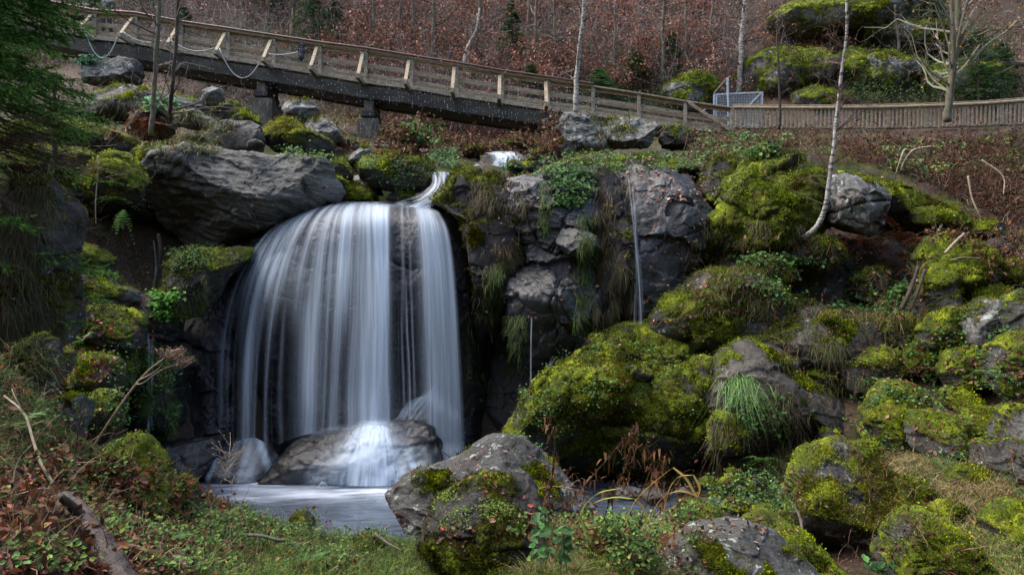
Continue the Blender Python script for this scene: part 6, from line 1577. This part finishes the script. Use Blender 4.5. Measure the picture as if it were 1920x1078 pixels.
# beech saplings holding red brown leaves
_rs = np.random.default_rng(303)
for i in range(26):
    x = _rs.uniform(620, 1360); d = _rs.uniform(33.8, 37); gx = (x - CX) / F * d; gz = float(ground_z(np.array([gx]), np.array([d]))[0]); py = CY - F * gz / d
    h = _rs.uniform(55, 110)
    pc = [[(.34,.15,.09),(.44,.24,.17),(.24,.09,.05)],[(.22,.075,.04),(.30,.12,.07),(.14,.05,.03)],[(.40,.22,.15),(.30,.15,.10),(.5,.33,.25)]][i % 3]
    tree('beech_sapling', 'young beech with withered red brown leaves in the brushwood behind the bridge', 'sapling', [(x, py, d), (x + _rs.normal() * 4, py - h * .5, d), (x + _rs.normal() * 9, py - h, d)], .035, .012, M_BARK, 30, 1.3, 4, pc, .12, t0=.12, seed=700 + i, nsub=4, group='young beeches with withered leaves behind the bridge', lrand=.10)
# ---- conifers
def needles(bag, A, B, n_per, L, w_, cols, rng, flat=.35, fwd=.75):
    """needles along segments A->B"""
    m = len(A); t = rng.uniform(0, 1, (m, n_per, 1)); P = A[:, None] + (B - A)[:, None] * t
    d = unit(B - A)[:, None] * fwd + rng.normal(size=(m, n_per, 3)) * [.7, .7, .55] ; d = unit(d)
    P = P.reshape(-1, 3); d = d.reshape(-1, 3); n = len(P)
    s_ = unit(np.cross(d, rng.normal(size=(n, 3)))) * w_ * .5
    V = np.stack([P - s_, P + s_, P + d * L * rng.uniform(.7, 1.2, (n, 1))], 1)
    g = np.repeat(palette(rng, m, cols, .3), n_per, 0)
    bag.add(V, np.arange(n * 3).reshape(-1, 3), np.repeat(g, 3, 0) * (.8 + .4 * rng.random((n * 3, 1))))
SPR = [(.020,.060,.012),(.035,.095,.018),(.06,.14,.025),(.025,.07,.02)]
def spruce(label, x, y, d, H, Rr, seed, dens=1.0, cols=SPR, name='spruce', cat='spruce'):
    r = np.random.default_rng(seed + 900); b0 = W(x, y, d); root = empty(name, b0, label, cat)
    mb = MB(); mb.tube([b0 + [0, 0, H * t] for t in np.linspace(0, 1, 8)], np.linspace(.03 * H ** .7, .006, 8), 7); mb.build('trunk', M_BARKD, root)
    bag = Bag(); nb = int(90 * dens)
    h = r.uniform(.08, 1, nb) ** 1.0; a = r.uniform(0, 2 * math.pi, nb); L = Rr * (1.03 - h) ** .8 * r.uniform(.75, 1.2, nb)
    D = np.stack([np.cos(a), np.sin(a), .15 - .35 * (1 - h)], -1); S = b0 + np.stack([h * 0, h * 0, h * H], -1)
    pth = twigs(bag, S, D, L, .012, [(.06,.04,.03)], r, 7, .12, -.12)
    A = []; B = []
    for q in range(14):
        k = r.integers(1, 7, nb); p = pth[np.arange(nb), k]; sd = np.stack([-np.sin(a), np.cos(a), 0 * a], -1) * r.choice([-1, 1], (nb, 1))
        ln = L * .38 * (1.15 - k / 7) + .05
        A.append(p); B.append(p + unit(sd + D * .9 + r.normal(size=(nb, 3)) * .2 - UP * .15) * ln[:, None])
    A.append(pth[:, 3]); B.append(pth[:, 6]); A.append(pth[:, 0]); B.append(pth[:, 3])
    needles(bag, np.concatenate(A), np.concatenate(B), 16, .05 * max(.6, d / 30), .018 * d / 30, cols, r)
    bag.build('crown', None, None, M_LEAF, root, kind=None)
spruce('small dark green spruce rising above the left part of the bridge', 588, 95, 36.5, 3.4, 1.5, 1, 1.3)
spruce('dark narrow spruce among the red brown leaves above the middle of the bridge', 960, 128, 36.5, 3.3, .9, 2, 1.2)
spruce('tiny pale green spruce just behind the rail right of the bridge middle', 995, 160, 33.5, .9, .6, 3)
spruce('young spruce behind the rail beside the white birch', 1125, 172, 33.5, 1.0, 1.0, 4, 1, [(.05,.13,.03),(.08,.18,.04),(.03,.09,.02)])
spruce('blue green young spruce left of the steel gate', 1195, 148, 35.5, 1.3, .9, 5)
spruce('dark spruce standing behind the multi stemmed tree at upper right', 1835, 190, 33.5, 3.2, 1.5, 6, 1.3)
spruce('shadowed spruce at the top edge near the upper right corner', 1745, 60, 38, 3.0, 1.6, 7, 1.2)
spruce('dark spruce at the top left behind the two people', 255, 60, 40, 4, 2.2, 8, 1.4)
spruce('dark spruce at the top edge left of the bridge middle', 478, 15, 41, 4, 1.8, 9, 1.2)
spruce('spruce far up the slope behind the small dark one', 520, 40, 41, 4.5, 1.6, 10, 1.2)
for i, (x, d, H, Rr, lb) in enumerate(((1052,34,1.1,.6,'small pale spruce behind the rail left of the front birch'),(1160,34.5,1.3,.8,'bushy young spruce behind the rail right of the front birch'),(900,36,1.6,.7,'slim dark spruce left of the dark narrow one above the bridge'),(690,35.5,1.5,.8,'low spruce half hidden in brushwood above the bridge'),(1260,37,2.2,1.0,'dark spruce on the slope above the dark mossy crag'),(345,37,2.4,1.2,'dark spruce seen between the two thin saplings'),(1880,35,2.2,1.2,'dark spruce at the upper right edge above the fence'),(625,38,3.0,1.1,'dark spruce right of the small dark one above the bridge'))):
    gx = (x - CX) / F * d; gz = float(ground_z(np.array([gx]), np.array([d]))[0])
    spruce(lb, x, CY - F * gz / d, d, H, Rr, 40 + i, 1.1, [(.045,.12,.03),(.07,.16,.04),(.03,.09,.02)] if x in (1052, 1160) else SPR)
# ---- the near spruce whose branches fill the upper left corner
def near_spruce():
    r = np.random.default_rng(77); d0 = 8.3; base = W(-95, 700, d0); root = empty('spruce', base, 'large near spruce whose dense green branches fill the upper left corner', 'spruce')
    H = 6.2
    mb = MB(); mb.tube([base + [0, 0, H * t] for t in np.linspace(0, 1, 14)], np.linspace(.17, .07, 14), 10); mb.build('trunk', M_BARKD, root, smooth=True)
    live = Bag(); dead = Bag()
    for k in range(230):
        z = r.uniform(.8, 6.2); a = r.uniform(-2.2, .8)
        py = CY - F * (base[2] + z) / d0
        lv = z > 3.1 or (z > 2.9 and r.random() < .6) or (z < 2.0 and r.random() < .45) or (2.4 < z < 2.7 and r.random() < .3)
        L = r.uniform(1.0, 1.75) if lv else r.uniform(1.0, 1.7)
        if not lv and r.random() < .35: continue
        D = np.array([math.cos(a), math.sin(a), .02 - .1 * r.random()])
        S = base + [0, 0, z]
        n = 12; t = np.linspace(0, 1, n)[:, None]
        path = S + D * L * t + np.array([0, 0, -1.]) * (L * .30 * t ** 1.6) + UP * .10 * L * t ** 4 + np.cumsum(r.normal(size=(n, 3)) * .012, 0)
        bg_ = live if lv else dead
        V, T = vtubes(path[None], np.linspace(.014, .003, n)[None], 5); bg_.add(V[0], T[0], np.tile([(.055,.036,.026)], (len(V[0]), 1)))
        A = []; B = []
        m = int(34 if lv else 26)
        tt = r.uniform(.12, 1, m); ii = (tt * (n - 1)).astype(int); p = path[ii]
        sd = np.cross(D, UP); sg = r.choice([-1, 1], (m, 1))
        dirs = unit(D * .75 + sd * sg * .8 + r.normal(size=(m, 3)) * .18 - UP * .22)
        ln = (.12 + .30 * L * (1.1 - tt)) * r.uniform(.6, 1.2, m)
        pth = twigs(bg_, p, dirs, ln, .0035, [(.085,.05,.035),(.06,.035,.025)] , r, 6, .25, -.12)
        if lv:
            for q in range(5):
                A.append(pth[:, q]); B.append(pth[:, q + 1])
            for rep in range(3):
                k2 = r.integers(1, 5, m); s2 = pth[np.arange(m), k2]; d2 = unit(dirs * .8 + r.normal(size=(m, 3)) * .55 - UP * .2); e2 = s2 + d2 * (ln * .4)[:, None]
                A.append(s2); B.append(e2)
            A.append(path[4:-1]); B.append(path[5:])
            needles(live, np.concatenate(A), np.concatenate(B), 24, .024, .0060, [(.035,.10,.016),(.06,.17,.024),(.11,.27,.035),(.17,.36,.06)], r, fwd=.9)
        else:
            for rep in range(4):
                k2 = r.integers(1, 6, m); twigs(dead, pth[np.arange(m), k2], dirs * .6 + r.normal(size=(m, 3)) * .6 - UP * .15, ln * .45, .0022, [(.12,.065,.045),(.07,.045,.035),(.16,.11,.08)], r, 4, .3)
    live.build('crown', None, None, M_LEAF, root, kind=None)
    dead.build('dead_twigs', None, None, M_TWIG, root, kind=None)
near_spruce()
tree('dead_sapling', 'mossy thin dead sapling trunk with bare twigs between the spruce and the flat mossy ledge', 'sapling', [(95,330,11),(100,290,11),(99,240,11),(103,195,11),(100,165,11)], .045, .02, M_BARKD, 22, 1.1, 0, t0=.1, seed=31, updir=.2, twig_cols=[(.07,.05,.035),(.12,.08,.06)])

# ================================================================= single plants, sticks, log
def stick(name, label, pts, r1, r2, mat=None, cat='stick', kind=None, sides=7, branches=()):
    mb = MB(); P = smooth_path([W(*p) for p in pts], 24); mb.tube(P, np.linspace(r1, r2, 24), sides)
    for b_ in branches:
        Q = smooth_path([W(*p) for p in b_[0]], 12); mb.tube(Q, np.linspace(b_[1], b_[1] * .5, 12), 5)
    o = mb.build(name, mat or M_BARK, smooth=True); tag(o, label, cat); return o
M_PALEST = mat_plain('pale_dry_stalk', (.20, .15, .10), (.42, .34, .24), 14, .8, bump=.2)
stick('stick', 'long pale curved bare stick leaning over the near left bank', [(8,742,5.2),(45,775,5.1),(62,825,5.0),(75,865,4.9),(95,900,4.85),(118,938,4.8)], .007, .013, M_PALEST, branches=[([(45,775,5.1),(30,748,5.1),(22,728,5.15)], .005)])
stick('stick', 'grey broken stick leaning up from the large smooth mossy boulder on the right slope', [(1808,438,13.2),(1790,455,13.1),(1772,475,13.1)], .022, .028, M_PALEST)
stick('stick', 'thin grey stub of wood poking out of the ridge at right', [(1774,407,15),(1764,425,14.9),(1752,448,14.8)], .016, .03, M_PALEST)
stick('stick', 'thin pale twig lying across the large smooth mossy boulder', [(1783,487,13),(1805,483,12.9),(1838,484,12.9)], .009, .006, M_PALEST)
stick('stick', 'bundle like peeling brown branch standing at the dark gap left of the steep mossy slab', [(1722,500,13.2),(1712,530,13.1),(1700,560,13.0),(1690,580,13)], .03, .045, M_BARKD, branches=[([(1735,505,13.1),(1722,545,13.0),(1706,585,12.95)], .035)])
stick('stick', 'short forked twig in the foam right of the broad pool boulder', [(828,845,12.5),(845,858,12.4),(862,870,12.35)], .010, .006, M_BARKD, branches=[([(850,862,12.4),(862,863,12.4),(872,867,12.35)], .005)])
stick('stick', 'dark stick with withered leaves leaning on the left of the peaked boulder', [(1484,940,8.3),(1500,970,8.2),(1505,1000,8.1),(1515,1050,8.0)], .012, .02, M_BARK)
stick('stick', 'two crossed dark twigs on the near grass left of the coarse moss boulder', [(702,1000,6.3),(730,1020,6.2),(756,1033,6.15)], .014, .008, M_BARK, branches=[([(735,1008,6.2),(750,1020,6.2),(765,1026,6.2)], .006)])
stick('stick', 'low dark branch lying on the near grass below the pool', [(458,1002,5.9),(490,1004,5.8),(520,1012,5.8),(535,1012,5.8)], .012, .014, M_BARK)
stick('stick', 'pale fallen branch across the dark stone at the right lip of the waterfall', [(832,352,16.0),(850,348,15.9),(870,343,15.8)], .02, .03, M_PALEST)
stick('fallen_trunk', 'pale fallen trunk lying on the slope at the upper right edge', [(1850,122,35),(1890,120,35),(1960,122,35)], .12, .15, M_BARK, 'fallen trunk')
stick('hanging_branch', 'mossy broken branch hanging in the black hollow left of the fall', [(297,440,14.9),(301,470,14.8),(298,500,14.8),(290,545,14.8)], .04, .015, M_BARKD, 'branch')
stick('root', 'thin root hanging before the dark roof rock at the left', [(184,292,12.8),(183,330,12.8),(179,380,12.9),(180,420,13)], .012, .008, M_PALEST, 'root')
# arching roots below the bramble bank
for i, p in enumerate(([(1728,310,17),(1700,280,16.9),(1688,300,16.8),(1680,325,16.8)], [(1745,275,17),(1712,282,16.9),(1694,305,16.8),(1690,320,16.8)], [(1815,330,16.6),(1822,370,16.5),(1835,400,16.4),(1850,425,16.4)], [(1840,300,17),(1880,330,16.8),(1882,365,16.7)])):
    stick('root', 'pale arching root exposed in the dark brown bank below the picket fence', [q for q in p], .022, .012, M_PALEST, 'root')['group'] = 'arching roots in the brown bank'
# log with bark, lower left
lg = empty('log', W(180, 1020, 3.9), 'dark wet barked log lying in the lower left corner', 'log')
mb = MB(); P = smooth_path([W(122,940,4.0),W(160,985,3.8),(W(200,1040,3.62)),W(250,1120,3.4)], 60)
mb.tube(P,   .062 + .005 * np.sin(np.arange(60) * .35) * np.cos(np.arange(60) * .13), 26, cap=True)
V = mb.V[0]; V += (unit(V - np.repeat(P, 26, 0).mean(0)) * (.010 * fbm(V * 16, 3, seed=3) + .006 * fbm(V * 50, 2, seed=4))[:, None]) if len(V) != 60 * 26 + 2 else (.012 * fbm(V * 14, 3, seed=3)[:, None])
mb.build('bark', mat_plain('wet_log_bark', (.006, .005, .004), (.085, .06, .048), 11, .6, stretch=(1, 1, 1), bump=1.0, bd=.04), lg, smooth=True)
o = stick('branch_stub', None, [(150,965,3.8),(130,945,3.75),(112,930,3.7)], .03, .018, M_BARKD); 
for k_ in ('label', 'category'):
    if k_ in o: del o[k_]
lgl = o.location - lg.location; o.parent = lg; o.location = lgl
# hogweed umbel
def umbel():
    root = empty('umbellifer', W(190, 822, 5.6), 'tall dry umbel plant leaning from the near bank in front of the green mossy face', 'dead plant')
    mb = MB(); mb.tube(smooth_path([W(178,832,5.6),W(215,775,5.5),W(255,720,5.45),W(283,690,5.4)], 20), np.linspace(.010,.007,20), 7)
    for p in ([(283,690),(300,678),(312,668),(318,660)], [(255,720),(268,718),(300,695),(338,680)], [(262,712),(280,703),(298,690),(306,678)], [(318,660),(335,655),(345,655)], [(338,680),(350,678),(356,674)]):
        mb.tube(smooth_path([W(x, y, 5.4) for x, y in p], 10), np.linspace(.006,.003,10), 5)
    mb.build('stem', M_PALEST, root)
    bag = Bag(); r = np.random.default_rng(6)
    for (x, y, w_) in ((322,662,22),(345,678,10)):
        c = W(x, y, 5.4); n = 60
        e = c + np.stack([r.uniform(-1,1,n) * w_ / F * 5.4, r.normal(size=n) * .05, r.uniform(-.02,.035,n)], -1)
        b_ = np.tile(W(x - 4, y + 14, 5.4), (n, 1)); path = b_[:, None] + (e - b_)[:, None] * np.linspace(0, 1, 4)[None, :, None]
        V, T = vtubes(path, np.full((n, 4), .0014)); bag.add(V, T, np.tile([(.30,.22,.15)], (V.shape[0] * V.shape[1], 1)))
        leaves(bag, np.repeat(e, 5, 0) + r.normal(size=(n * 5, 3)) * .010, r.normal(size=(n * 5, 3)), .012, [(.30,.21,.15),(.18,.11,.07)], r, .5)
    bag.build('flower_head', None, None, M_TWIG, root, kind=None)
umbel()
def dryplant(label, pts, n_leaf, lsize, seed, cols=DEAD, r1=.005, name='dead_plant', side=6, hang_=True):
    r = np.random.default_rng(seed); P = smooth_path([W(*p) for p in pts], 20)
    root = empty(name, P[0], label, 'dead plant'); mb = MB(); mb.tube(P, np.linspace(r1, r1 * .4, 20), 6); mb.build('stem', M_BARKD if cols is DEAD else M_PALEST, root)
    bag = Bag(); i = r.integers(5, 20, n_leaf)
    b_ = P[i] + r.normal(size=(n_leaf, 3)) * [.03, .03, .02]
    pth = twigs(bag, P[i[:n_leaf // 3]], r.normal(size=(n_leaf // 3, 3)) + [0, 0, .3], .10, .0016, cols, r, 4, .3, -.4)
    blades(bag, b_, np.array([0, 0, -1.]) + r.normal(size=(n_leaf, 3)) * .35, lsize, lsize * .30, .2, cols, r, segs=3, spread=.2)
    bag.build('leaves', None, None, M_DRY, root, kind=None)
dryplant('tallest of the dead brown leafed stalks before the wide moss dome', [(1028,1010,5.6),(1030,940,5.6),(1040,850,5.6),(1032,780,5.6)], 60, .06, 1)
dryplant('dead brown stalk leaning right across the foot of the wide moss dome', [(1020,985,5.8),(1070,940,5.8),(1130,870,5.8),(1195,795,5.8)], 46, .07, 2)
dryplant('dead brown stalk with curled leaves standing right of the outflow', [(1130,980,5.8),(1150,920,5.8),(1180,860,5.8),(1190,800,5.8)], 60, .07, 3)
dryplant('short bushy dead stalk below the right foot of the wide moss dome', [(1200,980,5.7),(1215,930,5.7),(1225,880,5.7),(1212,840,5.7)], 60, .06, 4)
dryplant('drooping dead stalk with curled leaves beside the bent yellow reeds', [(1240,1000,5.6),(1245,940,5.6),(1235,890,5.6),(1250,850,5.6)], 50, .06, 5)
dryplant('large dark withered stalk with hanging leaves in the lower left corner', [(85,1100,3.6),(92,1050,3.6),(95,1000,3.6),(92,950,3.6)], 46, .075, 6, [(.05,.02,.018),(.09,.035,.03),(.14,.05,.04)], .006)
dryplant('thin dark upright dead stalk on the left bank beside the umbel plant', [(140,855,5.6),(145,820,5.6),(150,790,5.6),(153,755,5.6)], 26, .035, 7)
def drystem(label, base, tip, seed, n=26, L=.2):
    r = np.random.default_rng(seed); P = smooth_path([W(*p) for p in (base, tip)] if len(base) == 3 else [W(*p) for p in base], 20)
    root = empty('dry_flower_stalk', P[0], label, 'dead plant'); mb = MB(); mb.tube(P, np.linspace(.004, .002, 20), 5)
    for k in range(n):
        i = r.integers(9, 20); d = unit(r.normal(size=3) * [1, 1, .4] + [0, 0, .9]); Q = np.array([P[i] + d * L * t * r.uniform(.5, 1) for t in (0, .5, 1)]); mb.tube(Q, [.0018, .0014, .001], 4)
        mb.tube([Q[-1], Q[-1] + d * .008], .004, 5)
    mb.build('stem', M_PALEST, root)
drystem('thin branching dry flower stalk rising before the small veiled rock in the pool', [(385,975,6.0),(410,915,6.0),(425,875,6.0),(432,838,6.0)], None, 3)
drystem('second thin dry stalk right of the branching one at the pool edge', [(470,1000,5.8),(455,960,5.8),(436,925,5.8),(434,900,5.8)], None, 4, 6, .1)
# bent yellow reeds
rd = Bag()
def reed(pts, w_, col):
    P = smooth_path([W(*p) for p in pts], 16); t = np.linspace(0, 1, 16)
    s_ = np.array([.3, .8, .3]) ; s_ /= np.linalg.norm(s_); ww = (w_ * np.sin(np.clip(t * .9 + .1, 0, 1) * math.pi) ** .5)[:, None]
    V = np.stack([P - s_ * ww - [ .0, 0, 0], P + np.array([0, 0, -1]) * ww * .4, P + s_ * ww], 1).reshape(-1, 3); V[::3, 0] -= ww[:, 0] * .6; V[2::3, 0] += ww[:, 0] * .6
    T = []
    for i in range(15):
        for k in range(2): a = i * 3 + k; T += [(a, a + 1, a + 4), (a, a + 4, a + 3)]
    rd.add(V, np.array(T), np.tile([col], (48, 1)))
Y = (.55,.38,.10); Y2 = (.42,.30,.10); G2 = (.35,.42,.08)
for p, c in (([(1170,985,5.4),(1190,940,5.4),(1230,900,5.4),(1262,876,5.4)], Y), ([(1262,876,5.4),(1285,895,5.4),(1300,920,5.4),(1310,935,5.4)], Y), ([(1240,1000,5.4),(1250,930,5.4),(1270,895,5.4),(1300,890,5.4)], Y2), ([(1300,890,5.4),(1312,915,5.4),(1305,940,5.4)], Y), ([(1075,985,5.4),(1110,945,5.4),(1150,932,5.4),(1190,935,5.4)], G2),
             ([(1190,935,5.4),(1205,950,5.4),(1215,980,5.4)], Y2), ([(1210,1000,5.4),(1235,940,5.4),(1275,920,5.4),(1320,935,5.4)], Y2), ([(1100,1010,5.4),(1090,960,5.4),(1120,925,5.4),(1165,915,5.4)], G2)):
    reed(p, .010, c)
rd.build('reeds', 'bent yellow reed blades arching in front of the stream bed', 'reeds', M_LEAF)
# broad leaved nettles in the near grass
def nettle(x, y, d, h, label, seed, n=14):
    r = np.random.default_rng(seed); b0 = W(x, y, d); root = empty('nettle', b0, label, 'nettle')
    mb = MB(); bag = Bag()
    for s_ in range(3):
        t = np.linspace(0, 1, 8)[:, None]; top = np.array([r.normal() * .05, r.normal() * .05, h * r.uniform(.8, 1.1)]); P = b0 + [r.normal() * .03, r.normal() * .03, 0] + top * t; mb.tube(P, np.linspace(.004, .002, 8), 5)
        k = r.integers(2, 8, n); dirs = unit(r.normal(size=(n, 3)) * [1, 1, .2]); q = P[k] + dirs * .035
        leaves(bag, q, UP + dirs * .5 + [0, -.4, 0], .065, [(.035,.11,.022),(.05,.15,.03),(.08,.20,.045)], r, .25, .62, .08)
    mb.build('stem', M_LEAF if False else M_BARK, root); bag.build('leaves', None, None, M_LEAF, root, kind=None)
nettle(1018,1060,5.0,.32,'broad leaved green nettle in the grass right of the coarse moss boulder',1)
nettle(1045,1075,4.8,.26,'low green nettle clump at the bottom edge right of the coarse moss boulder',2)
nettle(1640,1078,6.6,.14,'tiny green seedling plant at the bottom edge below the peaked boulder',4)
nettle(120,1020,4.2,.08,'low green leafy plant next to the dark log',5)
# mossy rocks of the far slope
for pts, d, lb in (([(1440,40),(1470,8),(1520,-10),(1600,-20),(1700,-10),(1765,20),(1750,60),(1690,75),(1600,70),(1500,70)],38.5,'high bright mossy crag at the top edge right of the far birch'),
      ([(1375,150),(1400,115),(1460,92),(1540,96),(1570,130),(1550,180),(1480,195),(1400,190)],36.2,'mossy crag with fallen leaves above the left end of the picket fence'),
      ([(1225,180),(1250,150),(1300,138),(1335,150),(1340,195),(1310,215),(1250,205)],35.0,'dark mossy crag with white lichen left of the steel gate'),
      ([(1560,120),(1600,90),(1680,95),(1720,130),(1700,180),(1620,190),(1570,175)],36.3,'lichen streaked mossy crag above the middle of the picket fence'),
      ([(1730,130),(1790,110),(1860,120),(1900,160),(1880,200),(1780,205),(1735,180)],35.4,'green mossy crag behind the multi stemmed tree'),
      ([(1490,170),(1540,160),(1590,172),(1600,205),(1540,212),(1490,205)],34.2,'low dark mossy rock just above the picket fence'),
      ([(1610,40),(1680,50),(1790,80),(1860,110),(1800,125),(1700,95),(1620,70)],37.6,'sloping green mossy rock rib at the upper right')):
    R('crag', pts, d, lb, 'rock', 'pale', .48, .5, facets=9, amp=2.0, strat=.5, tuft=1.2, crack=1, pal=((.02,.03,.003),(.10,.12,.008),(.28,.32,.02)))
# ================================================================= camera, light, world
cam = bpy.data.cameras.new('camera'); cam.sensor_width = 36; cam.lens = 36 * F / 1920; cam.clip_end = 400; cam.clip_start = .05
co = bpy.data.objects.new('camera', cam); COL.objects.link(co); co.rotation_euler = (math.pi / 2, 0, 0); SC.camera = co
w = bpy.data.worlds.new('World'); SC.world = w; w.use_nodes = True
nt = w.node_tree; bg = nt.nodes['Background']
sky = nt.nodes.new('ShaderNodeTexSky'); sky.sky_type = 'NISHITA'; sky.sun_disc = False
SUN_EL, SUN_AZ = math.radians(60), math.radians(-75)     # azimuth measured from +Y towards +X
sky.sun_elevation = SUN_EL; sky.sun_rotation = SUN_AZ; sky.air_density = 1.2; sky.dust_density = 5; sky.ozone_density = 1.0
nt.links.new(sky.outputs[0], bg.inputs[0]); bg.inputs[1].default_value = .15
sl = bpy.data.lights.new('sun', 'SUN'); sl.energy = .75; sl.angle = math.radians(60); sl.color = (1, .985, .96)
so = bpy.data.objects.new('sun', sl); COL.objects.link(so)
sd = Vector((math.sin(SUN_AZ) * math.cos(SUN_EL), math.cos(SUN_AZ) * math.cos(SUN_EL), math.sin(SUN_EL)))
so.rotation_euler = sd.to_track_quat('Z', 'Y').to_euler(); so.location = (0, 0, 30)
vs = SC.view_settings; vs.view_transform = 'Standard'; vs.look = 'None'; vs.exposure = 1.48; vs.gamma = 1
SC.cycles.max_bounces = 6; SC.cycles.diffuse_bounces = 3; SC.cycles.transparent_max_bounces = 24; SC.cycles.use_denoising = True
SC.cycles.caustics_reflective = False; SC.cycles.caustics_refractive = False
